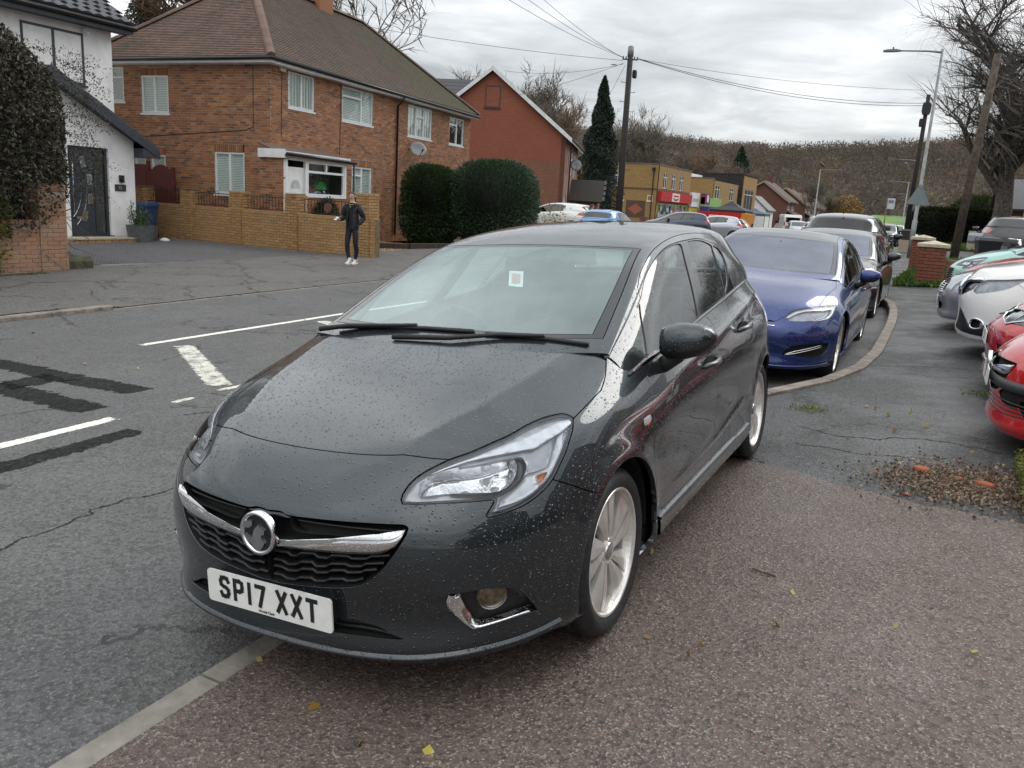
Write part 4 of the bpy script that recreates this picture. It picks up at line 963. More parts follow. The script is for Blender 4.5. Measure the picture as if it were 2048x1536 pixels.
 w1 = MB();w1.tube([(-.66,1.065,1.012),(-.50,1.075,1.035),(-.30,1.085,1.045),(-.16,1.10,1.052)],[.013,.011,.009,.008],6);w1.tube([(-.58,1.09,1.022),(-.35,1.10,1.036),(-.10,1.10,1.041),(.12,1.10,1.040)],.010,6,m=0);w1.build('wiper',M_('black_plastic'),root,True)
 w2 = MB();w2.tube([(-.22,1.01,1.010),(.05,1.02,1.020),(.25,1.075,1.038),(.44,1.10,1.040)],[.013,.011,.009,.008],6);w2.tube([(.18,1.09,1.034),(.38,1.10,1.034),(.62,1.115,1.016)],.010,6);w2.build('wiper',M_('black_plastic'),root,True)
 # parking notice inside the windscreen, sensor box behind the mirror
 ws = next(c for c in root.children if c.name.startswith('windscreen'))
 q = np.array(F['notice'][0]+F['notice'][1]);P = U.S(q[:,0],q[:,1])-U.nrm(q[:,0],q[:,1])*.012;n = mesh('parking_notice',P,[(0,1,2,3)],plain('notice_paper',(.80,.80,.78),.6),ws)
 c = P.mean(0);mesh('notice_print',c+(P-c)*.62+U.nrm(q[:1,0],q[:1,1])*.002,[(0,1,2,3)],plain('notice_red',(.55,.26,.24),.6),n)
 q = np.array([(-.105,2.97),(-.115,2.8),(-.075,2.62),(-.02,2.56),(.04,2.72),(.075,2.97)]);sg = np.where(q[:,:1] < 0,-1,1)*[1,0,0]+[0,1,1];q[:,0] = np.abs(q[:,0])/.22;P = (U.S(q[:,0],q[:,1])-U.nrm(q[:,0],q[:,1])*.006)*sg;P2 = P-np.array([0,-.012,.03]);k = len(P);mesh('sensor_cover',np.concatenate([P,P2]),[tuple(range(k)),tuple(range(k,2*k))]+[(i,(i+1) % k,k+(i+1) % k,k+i) for i in range(k)],plain('sensor_plum',(.05,.03,.045),.5),ws)
 return root,L,U,R
def badge(root,c,r):
 b = MB();seg = 40;X,Y,Z = c
 prof = [(r,.018),(r*1.02,.002),(r*.97,-.006),(r*.86,-.004),(r*.82,.004)]
 b.lathe([(a,h) for a,h in prof],'y',seg,c)
 o = b.build('badge',M_('chrome'),root,True)
 MB().lathe([(r*.84,.002),(.0001,.002)],'y',seg,c).build('badge_field',M_('gloss_black'),o)
 polys = [[(-.74,-.52),(-.25,-.56),(-.26,-.36),(-.42,-.22),(-.80,-.16)],[(-.82,.14),(-.66,.22),(-.40,.26),(-.30,.34),(-.24,.05),(-.15,-.18),(.02,-.34),(.13,-.46),(.18,-.33),(.46,-.20),(.44,-.02),(.24,.06),(.30,.26),(.42,.42),(.30,.62),(.10,.80),(-.18,.80),(-.36,.66),(-.34,.58),(-.62,.42)]]
 g = MB()
 for p in polys:g.prism([(X+x*r*.98,Y+.003,Z-z*r*.98) for x,z in p],(0,-.007,0))
 g.build('badge_emblem',M_('satin'),o)
 return o
# ---------------------------------------------------------------- lie of the land
def rise(y):return 0.0135*np.minimum(np.maximum(y,-12),8)+0.007*np.clip(y-8,0,37)
def cross(x):
 return np.where(x > 2.5,.1675+.03*np.minimum(x-2.5,4),np.where(x > -.3,.067*x,np.where(x > -8.42,-.03-.30*(-.3-x)/8.1,-.25)))
def gz(x,y):return float(cross(np.float64(x))+rise(np.float64(y)))
NEAR_KERB = np.array([(-60,-.29),(2.6,-.28),(3.6,-.22),(4.6,.12),(5.37,.48),(6.18,.86),(7.0,1.06),(8.08,1.14),(11,1.13),(13.2,1.05),(14.5,.93),(16.15,.57),(18,.30),(22,.18),(40,.05),(90,-.2),(420,-1.5)])
def kx(y):return np.interp(y,NEAR_KERB[:,0],NEAR_KERB[:,1])
FAR_KERB = -8.42
def sheet(name,ys,xa,xb,nx,mat,lift=0.0,kind='structure',zf=None,parent=None):
 """ground sheet between two boundary functions x = xa(y) and x = xb(y)"""
 V = [];F = []
 for y in ys:
  a,b = xa(y) if callable(xa) else xa,xb(y) if callable(xb) else xb
  for i in range(nx+1):
   x = a+(b-a)*i/nx;V.append((x,y,(zf(x,y) if zf else gz(x,y))+lift))
 n = len(ys)
 for j in range(n-1):
  for i in range(nx):q = j*(nx+1)+i;F.append((q,q+1,q+nx+2,q+nx+1))
 o = mesh(name,V,F,mat,parent)
 if kind:o['kind'] = kind
 return o
def asphalt(name,base,stone,wet=0.5,scale=1.0,cracks=0.0,patchy=0.3,pink=None,speck=0.35,rough=(0.42,0.75)):
 m,t,out = new_mat(name);p = t.pos()
 big = t.noise(p,0.55,6.0,0.6);mid = t.noise(p,6.0,5.0,0.6)
 v = t('TexVoronoi',None,Scale=150.0*scale);t.l.new(p,v.inputs['Vector'])
 v2 = t('TexVoronoi',None,Scale=62.0*scale);t.l.new(p,v2.inputs['Vector'])
 sep = t('SeparateColor');t.l.new(v.outputs['Color'],sep.inputs[0])
 sep2 = t('SeparateColor');t.l.new(v2.outputs['Color'],sep2.inputs[0])
 dark = tuple(c*(1-patchy) for c in base);lite = tuple(c*(1+patchy) for c in base)
 c = t.mix(t.math('MULTIPLY',t.math('SUBTRACT',t.math('ADD',t.math('MULTIPLY',big,.7),t.math('MULTIPLY',mid,.5)),0.38,clamp=True),2.2,clamp=True),dark,lite)
 f1 = t.math('GREATER_THAN',sep.outputs[0],1-speck)
 c = t.mix(t.math('MULTIPLY',f1,t.math('MULTIPLY',sep.outputs[1],.9)),c,tuple(stone))
 c = t.mix(t.math('MULTIPLY',t.math('LESS_THAN',sep2.outputs[0],.30),.55),c,tuple(x*.35 for x in base))
 if pink:c = t.mix(t.math('MULTIPLY',t.math('GREATER_THAN',sep2.outputs[1],.62),.6),c,tuple(pink))
 h = t.math('ADD',t.math('MULTIPLY',v.outputs['Distance'],.5),v2.outputs['Distance'])
 if cracks:
  w = t('TexVoronoi',{'feature':'DISTANCE_TO_EDGE'},Scale=0.55)
  nz = t('TexNoise',None,Scale=1.7,Detail=6.0,Roughness=0.7);t.l.new(p,nz.inputs['Vector'])
  sm = t('VectorMath',{'operation':'SCALE'},Scale=0.9);t.l.new(nz.outputs['Color'],sm.inputs[0])
  ad = t('VectorMath',{'operation':'ADD'});t.l.new(p,ad.inputs[0]);t.l.new(sm.outputs[0],ad.inputs[1]);t.l.new(ad.outputs[0],w.inputs['Vector'])
  cr = t.math('MULTIPLY',t.math('LESS_THAN',w.outputs['Distance'],0.012),t.math('GREATER_THAN',t.noise(p,.8,2.0),0.62-cracks*.2))
  c = t.mix(t.math('MULTIPLY',cr,.8),c,tuple(x*.2 for x in base))
  h = t.math('SUBTRACT',h,t.math('MULTIPLY',cr,1.5))
 wt = t.math('MULTIPLY',t.math('SUBTRACT',t.noise(p,1.3,5.0,.62),.40,clamp=True),3.0,clamp=True)
 ro = t.ramp(t.math('MULTIPLY',wt,wet*2,clamp=True),[(0,rough[1]),(1,rough[0])])
 principled(t,out,Base_Color=c,Roughness=ro,Normal=bump(t,h,.55,.006))
 return m
def worn_paint(name='road_paint',color=(.80,.79,.70),wear=.70):
 if name in MATS:return MATS[name]
 m,t,out = new_mat(name);p = t.pos()
 v = t('TexVoronoi',None,Scale=120.0);t.l.new(p,v.inputs['Vector'])
 w = t.math('ADD',t.math('MULTIPLY',t.noise(p,9.0,6.0,.7),.8),t.math('MULTIPLY',v.outputs['Distance'],.3))
 f = t.ramp(w,[(wear-.05,0.0),(wear+.05,1.0)]);c = t.mix(f,tuple(color),(.11,.11,.105))
 principled(t,out,Base_Color=c,Roughness=.55,Normal=bump(t,t.noise(p,150.0,3.0),.4,.004))
 return m
def strip_on_ground(name,pts,width,mat,lift,n=10,kind='structure',jag=0.0,parent=None):
 """flat band along a ground polyline; attribute rimfade runs 0 (middle) to 1 (rim)"""
 P = resample(catmull(np.array(pts,float),8) if len(pts) > 2 else np.array(pts,float),.12 if jag else .5);V = [];E = [];us = (-1,-.4,.4,1)
 for i,q in enumerate(P):
  d = P[min(i+1,len(P)-1)]-P[max(i-1,0)];d /= max(np.linalg.norm(d),1e-6);nn = np.array([-d[1],d[0]]);en = 1.0 if i in (0,len(P)-1) else 0
  for u in us:x,y = q+nn*(u*width/2+(random.uniform(-jag,jag) if jag and abs(u) == 1 else 0));V.append((x,y,gz(x,y)+lift));E.append(max(en,1.0 if abs(u) == 1 else 0.0))
 F = [(4*i+k,4*i+4+k,4*i+5+k,4*i+1+k) for i in range(len(P)-1) for k in range(3)]
 o = mesh(name,V,F,mat,parent);me = o.data
 if sum(p.normal.z for p in me.polygons) < 0:me.flip_normals()
 at = me.attributes.new('rimfade','FLOAT','POINT');at.data.foreach_set('value',E)
 if kind:o['kind'] = kind
 return o
def ragged(m,soft=.9,scale=14.0):
 """let a ground patch fray out towards its rim"""
 t = NT(m);out = [n for n in t.n if n.type == 'OUTPUT_MATERIAL'][0];src = out.inputs['Surface'].links[0].from_socket;a = t('Attribute');a.attribute_name = 'rimfade'
 v = t.math('ADD',t.math('MULTIPLY',a.outputs['Fac'],soft),t.math('MULTIPLY',t.math('SUBTRACT',t.noise(t.pos(),scale,6.0,.7),.5),1.5))
 f = t.ramp(v,[(.42,0.0),(.62,1.0)]);tr = t('BsdfTransparent');mx = t('MixShader');t.l.new(f,mx.inputs[0]);t.l.new(src,mx.inputs[1]);t.l.new(tr.outputs[0],mx.inputs[2]);t.l.new(mx.outputs[0],out.inputs['Surface'])
 return m
def ground_poly(name,pts,mat,lift,kind='structure',parent=None):
 V = [(x,y,gz(x,y)+lift) for x,y in pts];o = mesh(name,V,[tuple(range(len(V)))],mat,parent)
 if o.data.polygons[0].normal.z < 0:o.data.flip_normals()
 if kind:o['kind'] = kind
 return o
def build_ground():
 yy = np.concatenate([np.arange(-14,30,.5),np.arange(30,60,3),np.arange(60,260,20)])
 earth = plain('earth',(.055,.06,.03),.9,0,.3,.3)
 V = [];F = []
 xs = [-3000,-800,-200,-60,-30,-14,-8,0,8,30,60,200,800,3000];ys = [-400,-60,-14,0,20,45,120,260,800,3000]
 for y in ys:
  for x in xs:V.append((x,y,gz(x,y)-.35))
 n = len(xs);F = [(j*n+i,j*n+i+1,(j+1)*n+i+1,(j+1)*n+i) for j in range(len(ys)-1) for i in range(n-1)]
 mesh('ground',V,F,earth)['kind'] = 'structure'
 ra = asphalt('road_asphalt',(.082,.081,.080),(.19,.185,.18),.55,1.0,.5,.25)
 sheet('road',yy,FAR_KERB+.0,lambda y:kx(y)+.02,12,ra,-.02,zf=lambda x,y:gz(min(x,-.3) if y < 3 else x,y)-(.085*np.clip((y-4.2)/1.2,0,1)*np.clip((x+2)/2.2,0,1)))
 pinkm = asphalt('aggregate_paving',(.086,.066,.058),(.33,.27,.22),.55,1.15,0,.30,(.13,.09,.075),.34)
 tar = asphalt('pavement_tarmac',(.040,.041,.040),(.15,.15,.145),.6,.9,.9,.25,None,.3,(.30,.72))
 # boundary of the pink aggregate: rough line across the pavement
 edge = np.array([(-.3,3.45),(.3,3.38),(.79,3.29),(1.05,3.2),(1.3,3.05),(1.7,2.88),(2.24,2.78),(3.0,2.70),(4,2.6),(14,2.0)])
 ye = lambda x:float(np.interp(x,edge[:,0],edge[:,1]))
 def two(name,xs,y0,y1,ny,mat,lift):
  V = [];F = []
  for x in xs:
   a,b = y0(x),y1(x)
   for j in range(ny+1):y = a+(b-a)*j/ny;V.append((x,y,gz(x,y)+lift))
  m = ny+1;F = [(i*m+j,(i+1)*m+j,(i+1)*m+j+1,i*m+j+1) for i in range(len(xs)-1) for j in range(ny)]
  mesh(name,V,F,mat)['kind'] = 'structure'
 xs = np.concatenate([np.arange(-.19,3,.08),np.arange(3,14,1)])
 jag = {round(float(x),3):random.uniform(-.02,.02) for x in xs}
 two('pavement',xs,lambda x:-14.,lambda x:ye(x)+jag[round(float(x),3)],40,pinkm,0)
 yt = np.concatenate([np.arange(2.0,30,.35),np.arange(30,60,3),np.arange(60,260,20)])
 sheet('pavement',yt,lambda y:kx(y)+.12 if y > 3.5 else -.19,9.5,14,tar,-.006)
 # kerb: flush stones in front, low upstand along the bay
 kerbm = plain('kerb_concrete',(.235,.215,.185),.8,0,.16,9,.35);kr = plain('bay_kerb',(.20,.168,.14),.75,0,.2,7,.35)
 def kerb(name,pts,w,up,mat,lab=None,side=1):
  P = np.array(pts,float);root = empty(name,(P[0,0],P[0,1],gz(*P[0])),label=lab[0],cat='kerb',group=lab[1]);off = np.array([P[0,0],P[0,1],gz(*P[0])])
  for a,b in zip(P[:-1],P[1:]):
   d = b-a;L = np.linalg.norm(d);d /= L;nn = np.array([d[1],-d[0]])*side;g = .006
   V = []
   for q in (a+d*g,b-d*g):
    for s,dz in ((0,-.25),(0,up-.012),(.012,up),(w-.004,up),(w,up-.004),(w,-.25)):
     x,y = q+nn*s;V.append((x-off[0],y-off[1],gz(*q)+dz-off[2]))
   f = [(i,6+i,7+i,i+1) for i in range(5)]+[tuple(range(6))[::-1],tuple(range(6,12))]
   if side < 0:f = [q[::-1] for q in f]
   mesh('kerb_stone',V,f,mat,root)
  return root
 kerb('kerb',[(-.31,y) for y in np.arange(-5.5,3.6,.91)],.125,.004,kerbm,('flush worn concrete kerb running under the front of the dark grey hatchback','kerbs'))
 kp = [(-.22,3.6),(.12,4.6),(.48,5.37),(.86,6.18),(1.06,7.0),(1.14,8.08),(1.14,9),(1.135,10),(1.13,11),(1.10,12.1),(1.05,13.2),(.93,14.5),(.75,15.4),(.57,16.15),(.42,17),(.30,18),(.24,20),(.18,22),(.15,25)]
 kerb('kerb',kp,.125,.025,kr,('curving brown kerb of the parking bay beside the blue saloon','kerbs'))
 farm = plain('far_kerb',(.20,.175,.145),.8,0,.25,8,.4)
 def fk(ys,up,lab):
  return kerb('kerb',[(FAR_KERB,y) for y in ys],.14,up,farm,(lab,'kerbs'),side=-1)
 r = fk(np.arange(-7,5.75,.91),.035,'raised granite kerb across the road below the brick pier and shrub')
 fk(np.arange(5.74,40,1.82),-.03,'dropped kerb across the road in front of the paved drive')
 fp = asphalt('far_pavement',(.09,.085,.079),(.22,.21,.20),.4,.9,1.0,.25)
 def fz(x,y):return gz(-9,y)+(.03 if y < 5.3 else .03-.065*np.clip((y-5.3)/.7,0,1)*np.clip((x+10.2)/1.6,0,1))+.015
 sheet('pavement',np.concatenate([np.arange(-14,45,.5),np.arange(45,260,20)]),-12.95,FAR_KERB-.135,8,fp,0,zf=fz)
 # markings
 wp,wo = worn_paint(),worn_paint('old_road_paint',(.66,.64,.55),.60);ragged(wp,.6,40);ragged(wo,.75,25)
 def mark(a,b,w,mat=wp):return strip_on_ground('road_marking',[a,b],w,mat,-.0175,jag=.004)
 mark((-3.53,-9),(-3.53,2.07),.13);mark((-6.05,4.28),(-5.9,12.5),.12);mark((-5.68,4.55),(-3.72,3.25),.24,wo)
 mark((-5.75,6.95),(-3.9,6.0),.22,wo);mark((-3.62,3.10),(-3.55,3.55),.10,wo);mark((-3.58,2.6),(-3.56,2.85),.09,wo)
 mark((-6.05,-9),(-6.08,1.2),.05,wo);mark((-5.8,9.6),(-3.9,8.7),.22,wo);mark((-5.75,12.2),(-3.9,11.4),.22,wo)
 mark((-5.9,15),(-5.8,22),.10);mark((-5.8,26),(-5.7,40),.10)
 # trench repairs, wet and darker
 rep = asphalt('trench_repair',(.022,.022,.022),(.07,.07,.07),.3,.6,0,.3,None,.15,(.6,.85));ragged(rep);next(n for n in rep.node_tree.nodes if n.type == 'BSDF_PRINCIPLED').inputs['Specular IOR Level'].default_value = .08
 def px_strip(pts,w):return strip_on_ground('road_repair',pts,w,rep,-.0185,jag=.03)
 px_strip([(-7.0,2.84),(-6.0,2.84),(-5.3,2.78),(-4.6,2.77),(-4.1,2.76)],.36);px_strip([(-6.0,2.22),(-5.2,2.22),(-4.6,2.2),(-3.85,2.14)],.36);px_strip([(-5.25,2.25),(-5.22,2.8)],.5);px_strip([(-3.08,-.9),(-3.09,.95),(-3.1,1.5),(-3.12,1.95)],.26)
 ck = plain('crack_dark',(.012,.012,.012),.9)
 for pts in ([(-1.94,.2),(-1.95,.55),(-1.99,.9),(-1.9,1.3)],[(-2.6,2.2),(-2.9,2.9),(-3.6,3.0)],[(-3.2,2.4),(-2.75,2.9),(-2.3,3.0)],[(.95,4.3),(1.35,4.15),(1.75,4.3),(2.3,4.15)],[(1.0,3.85),(1.5,3.75),(1.9,3.85)],[(-9.0,5.9),(-10.2,6.6),(-11.5,6.9)],[(-8.6,8.5),(-10,9.6),(-12.2,10.2)],[(1.25,7.2),(1.8,7.4),(2.6,7.3)]):strip_on_ground('crack',[(x+random.uniform(-.03,.03),y+random.uniform(-.03,.03)) for x,y in catmull(np.array(pts),6)],.008,ck,-.004 if pts[0][0] > .3 else (-.0165 if pts[0][0] > -8 else .035),jag=.006)
 mossk = plain('concrete_moss',(.15,.15,.06),.9,0,.35,6,.5)
build_ground()
# ---------------------------------------------------------------- building pieces
CAM = np.array(cam_p)
def brick_mat(name,cols,grout=None,stain=.25,bmp=.5):
 m,t,out = new_mat(name)
 oi = t('ObjectInfo');ge = t('NewGeometry')
 r = t.math('FRACT',t.math('ADD',t.math('MULTIPLY',oi.outputs['Random'],7.31),t.math('MULTIPLY',ge.outputs['Random Per Island'],5.77)))
 n = len(cols);c = t.ramp(r,[(i/(n-1),tuple(c)) for i,c in enumerate(cols)])
 p = ge.outputs['Position']
 g = t.noise(p,25.0,4.0,.65);s = t.noise(p,.9,5.0,.6)
 c = t.mix(t.math('MULTIPLY',g,.5),c,tuple(x*.55 for x in cols[len(cols)//2]))
 c = t.mix(t.math('MULTIPLY',t.math('SUBTRACT',s,.45,clamp=True),stain*4,clamp=True),c,(.05,.042,.036))
 principled(t,out,Base_Color=c,Roughness=.85,Normal=bump(t,t.noise(p,90.0,4.0),bmp,.006))
 return m
def flat_brick_mat(name,c1,c2,mortar,off=(0,0,0),axis='x',scale=1.0):
 """far brickwork, too far away to tell single bricks"""
 m,t,out = new_mat(name)
 p = t.obj();sp = t('SeparateXYZ');t.l.new(p,sp.inputs[0]);cb = t('CombineXYZ')
 t.l.new(t.math('ADD',sp.outputs[0],sp.outputs[1]),cb.inputs[0]);t.l.new(sp.outputs[2],cb.inputs[1])
 b = t('TexBrick',None,Scale=1.0/scale,Color1=c1,Color2=c2,Mortar=mortar);b.inputs['Brick Width'].default_value = .225;b.inputs['Row Height'].default_value = .075;b.inputs['Mortar Size'].default_value = .008
 t.l.new(cb.outputs[0],b.inputs['Vector'])
 n = t.noise(p,.8,5.0,.6);c = t.mix(t.math('MULTIPLY',n,.55),b.outputs[0],tuple(x*.5 for x in c1))
 principled(t,out,Base_Color=c,Roughness=.85,Normal=bump(t,b.outputs['Fac'],-.4,.01))
 return m
def brick_shape(L,H,D,key):
 k = ('bk',key,L,H,D)
 if k not in MATS:
  a,b,e = L/2,H/2,.004
  V = [(-a,0,-b),(a,0,-b),(a,0,b),(-a,0,b),(-a+e,-D,-b+e),(a-e,-D,-b+e),(a-e,-D,b-e),(-a+e,-D,b-e)]
  V += [(-a,-D+e,-b),(a,-D+e,-b),(a,-D+e,b),(-a,-D+e,b)]
  F = [(4,5,6,7),(8,9,5,4),(9,10,6,5),(10,11,7,6),(11,8,4,7),(0,1,9,8),(1,2,10,9),(2,3,11,10),(3,0,8,11)]
  o = mesh('brick_shape',V,F,MATS[key]);C.objects.unlink(o);MATS[k] = o.data
 return MATS[k]
def brick_wall(parent,o,ex,w,h,mat,opens=(),singles=0,back=None,bl=.215,bh=.065,jt=.010,proud=.008,name='wall',thick=.1,soldier=(),topfn=None,mk_back=True):
 """wall plane from corner o along ex (2D unit vector); outward normal is ex turned -90 degrees; bricks stand proud of a mortar backing. opens: (u0, u1, z0, z1)"""
 o = np.array(o,float);ex = np.array([ex[0],ex[1],0.0]);nn = np.array([ex[1],-ex[0],0.0]);ang = math.atan2(ex[1],ex[0])
 # backing with openings: grid of rectangles
 us = sorted({0,w}|{x for a in opens for x in a[:2] if 0 < x < w});zs = sorted({0,h}|{x for a in opens for x in a[2:4] if 0 < x < h})
 b = MB()
 if mk_back:
  for u0,u1 in zip(us[:-1],us[1:]):
   for z0,z1 in zip(zs[:-1],zs[1:]):
    um,zm = (u0+u1)/2,(z0+z1)/2
    if any(a[0] < um < a[1] and a[2] < zm < a[3] for a in opens):continue
    if topfn and zm > topfn(um):continue
    b.obox(o+ex*u0+[0,0,z0],ex*(u1-u0),-nn*thick,(0,0,z1-z0))
  wall = b.build(name,back or M_mortar(),parent)
 else:wall = parent
 todo = []
 row = 0;z = jt/2
 while z+bh <= h+.002:
  x = -(bl+jt)*(.5 if row % 2 else 0)
  segs = [(0,w)]
  for a in opens:
   if a[2] < z+bh*.6 and a[3] > z+bh*.4:
    ns = []
    for s in segs:
     if a[1] <= s[0] or a[0] >= s[1]:ns.append(s)
     else:
      if a[0] > s[0]:ns.append((s[0],a[0]))
      if a[1] < s[1]:ns.append((a[1],s[1]))
    segs = ns
  while x < w:
   for s in segs:
    u0,u1 = max(x,s[0]+.004),min(x+bl,s[1]-.004)
    if u1-u0 > .03 and (topfn is None or z+bh < topfn((u0+u1)/2)):todo.append(((u0+u1)/2,z+bh/2,u1-u0,bh))
   x += bl+jt
  z += bh+jt;row += 1
 for u0,u1,z0,z1 in soldier:# upright bricks over an opening
  x = u0
  while x+.065 <= u1+.01:todo.append((x+.033,(z0+z1)/2,.062,z1-z0-.01));x += .075
 todo = np.array(todo);P = o+todo[:,:1]*ex+np.stack([0*todo[:,1],0*todo[:,1],todo[:,1]],1)
 order = np.argsort(((P-CAM)**2).sum(1)) if singles else np.arange(len(todo))
 sh = brick_shape(bl,bh,.02,mat)
 wm = wall.matrix_world if False else None
 J = MB()
 for k,i in enumerate(order):
  u,zz,L,H = todo[i];pr = proud+random.uniform(-.003,.003);c = P[i]+nn*(pr-.02)*0
  if k < singles:
   q = share('brick',sh,wall,tuple(P[i]+nn*(pr-.02)),(0,0,ang),(L/bl,1,H/bh))
  else:
   a,e = L/2,H/2;p = P[i];d = pr
   V = [p-ex*a-[0,0,e]-nn*.004,p+ex*a-[0,0,e]-nn*.004,p+ex*a+[0,0,e]-nn*.004,p-ex*a+[0,0,e]-nn*.004]
   r = .003
   V += [p-ex*(a-r)-[0,0,e-r]+nn*d,p+ex*(a-r)-[0,0,e-r]+nn*d,p+ex*(a-r)+[0,0,e-r]+nn*d,p-ex*(a-r)+[0,0,e-r]+nn*d]
   J.add(V,[(4,5,6,7),(0,1,5,4),(1,2,6,5),(2,3,7,6),(3,0,4,7)])
 if J.V:J.build('brickwork',MATS[mat],wall)['kind'] = 'stuff'
 return wall
def M_mortar(name='mortar',c=(.36,.30,.24)):
 return plain(name,c,.95,0,.2,14,.4)
def upvc():return plain('white_frame',(.74,.75,.75),.3,0,.03,6)
def window(parent,o,ex,w,h,lay,fm=None,blind=None,sill=True,gm='window_glass',dep=.07,bar=.055,name='window',bmat='blind_white'):
 """casement window whose outer face is at o (lower left) along ex; lay: list of (u0, u1, z0, z1) glazed lights in 0..1 units"""
 fm = fm or upvc();o = np.array(o,float);ex = np.array([ex[0],ex[1],0.0]);nn = np.array([ex[1],-ex[0],0.0]);up = np.array([0,0,1.0])
 b = MB();us = sorted({round(a,4) for l in lay for a in l[:2]}|{0,1});zs = sorted({round(a,4) for l in lay for a in l[2:]}|{0,1})
 A = lambda u0,u1,z0,z1,d0,d1,mb:mb.obox(o+ex*u0+up*z0+nn*d0,ex*(u1-u0),nn*(d1-d0),up*(z1-z0))
 A(0,w,0,bar,-dep,0,b);A(0,w,h-bar,h,-dep,0,b);A(0,bar,bar,h-bar,-dep,0,b);A(w-bar,w,bar,h-bar,-dep,0,b)
 for u0,u1,z0,z1 in lay:
  a0,a1,c0,c1 = u0*w,u1*w,z0*h,z1*h;f = bar*.62;e = .004
  a0 = max(a0,bar*.5);a1 = min(a1,w-bar*.5);c0 = max(c0,bar*.5);c1 = min(c1,h-bar*.5)
  A(a0,a1,c0,c0+f,-dep+.01,.008,b);A(a0,a1,c1-f,c1,-dep+.01,.008,b);A(a0,a0+f,c0+f,c1-f,-dep+.01,.008,b);A(a1-f,a1,c0+f,c1-f,-dep+.01,.008,b)
 if sill:A(-.05,w+.05,-.05,0,-.02,.05,b)
 fr = b.build(name,fm,parent)
 for u0,u1,z0,z1 in lay:
  g = MB();A(u0*w+bar*.5,u1*w-bar*.5,z0*h+bar*.5,z1*h-bar*.5,-dep*.55,-dep*.55+.012,g);g.build('pane',MATS[gm],fr)
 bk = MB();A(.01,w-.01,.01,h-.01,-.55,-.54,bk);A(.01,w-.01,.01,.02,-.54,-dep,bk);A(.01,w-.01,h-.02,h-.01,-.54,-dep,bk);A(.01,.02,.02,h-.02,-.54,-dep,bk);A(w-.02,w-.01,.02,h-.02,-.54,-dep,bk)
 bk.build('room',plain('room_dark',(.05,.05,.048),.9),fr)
 if blind == 'slats':
  s = MB();n = int(h/.05)
  for i in range(n):
   z = h*(i+.5)/n;s.obox(o+ex*.03+up*(z-.018)-nn*(dep*.55+.022),ex*(w-.06),-nn*.018,up*.040)
  s.build('blind',MATS[bmat],fr)
 elif blind == 'net':
  s = MB();n = 26
  for i in range(n):
   u = .02+(w-.04)*i/n;dd = .012*math.sin(i*2.1)+.012;s.obox(o+ex*u+up*.03-nn*(dep*.55+.02+dd),ex*(w-.04)/n,-nn*.004,up*(h-.06))
  s.build('curtain',MATS['net_curtain'],fr)
 return fr
def tile_roof(parent,o,ex,up,poly,mat,tw=.168,tg=.10,singles=0,name='roof',deck=True,th=.016,course_jit=.004,kind='tile',hump=0.0):
 """overlapping tiles on the slope through o spanned by ex (eaves) and up (unit, up the slope), limited to poly [(u, v)]"""
 o = np.array(o,float);ex = np.array(ex,float);up = np.array(up,float);nn = np.cross(ex,up);nn /= np.linalg.norm(nn)
 if deck:
  b = MB();b.prism([o+ex*u+up*v-nn*.05 for u,v in poly],nn*.04);dk = b.build(name,plain('roof_deck',(.04,.035,.03),.9),parent)
  me = dk.data
 else:dk = parent
 pl = np.array(poly);u0,u1 = pl[:,0].min(),pl[:,0].max();v1 = pl[:,1].max();cand = []
 r = 0;v = pl[:,1].min()
 while v < v1:
  u = u0-(tw/2 if r % 2 else 0)
  while u < u1:cand.append((u+tw/2,v+tg/2,r));u += tw
  v += tg;r += 1
 cand = np.array(cand);cand = cand[inside(cand[:,:2],poly)]
 P = o+cand[:,:1]*ex+cand[:,1:2]*up;order = np.argsort(((P-CAM)**2).sum(1)) if singles else np.arange(len(cand))
 J = MB()
 def tile(p,j,k):
  a = tw/2-.003;lo,hi = -tg*.62,tg*.75
  q = [p-ex*a+up*lo+nn*(th+.008+j),p+ex*a+up*lo+nn*(th+.008+k),p+ex*a+up*hi+nn*.002,p-ex*a+up*hi+nn*.002]
  V = q+[x-nn*th for x in q];F = [(0,1,2,3),(0,4,5,1),(1,5,6,2),(3,7,4,0)]
  if hump:
   V += [p+up*lo+nn*(th+.008+hump),p+up*hi+nn*(.002+hump)];F = [(0,8,9,3),(8,1,2,9),(0,4,5,1,8),(1,5,6,2),(3,7,4,0)]
  return V,F
 for n_,i in enumerate(order):
  j,k = random.uniform(0,course_jit),random.uniform(0,course_jit)
  if n_ < singles:
   if n_ == 0:V,F = tile(np.zeros(3),0,.002);sh = mesh('tile_shape',V,F,mat);C.objects.unlink(sh);sh = sh.data
   share(kind,sh,dk,tuple(P[i]+nn*j))
  else:J.add(*tile(P[i],j,k))
 if J.V:J.build('tiling',mat,dk)['kind'] = 'stuff'
 return dk
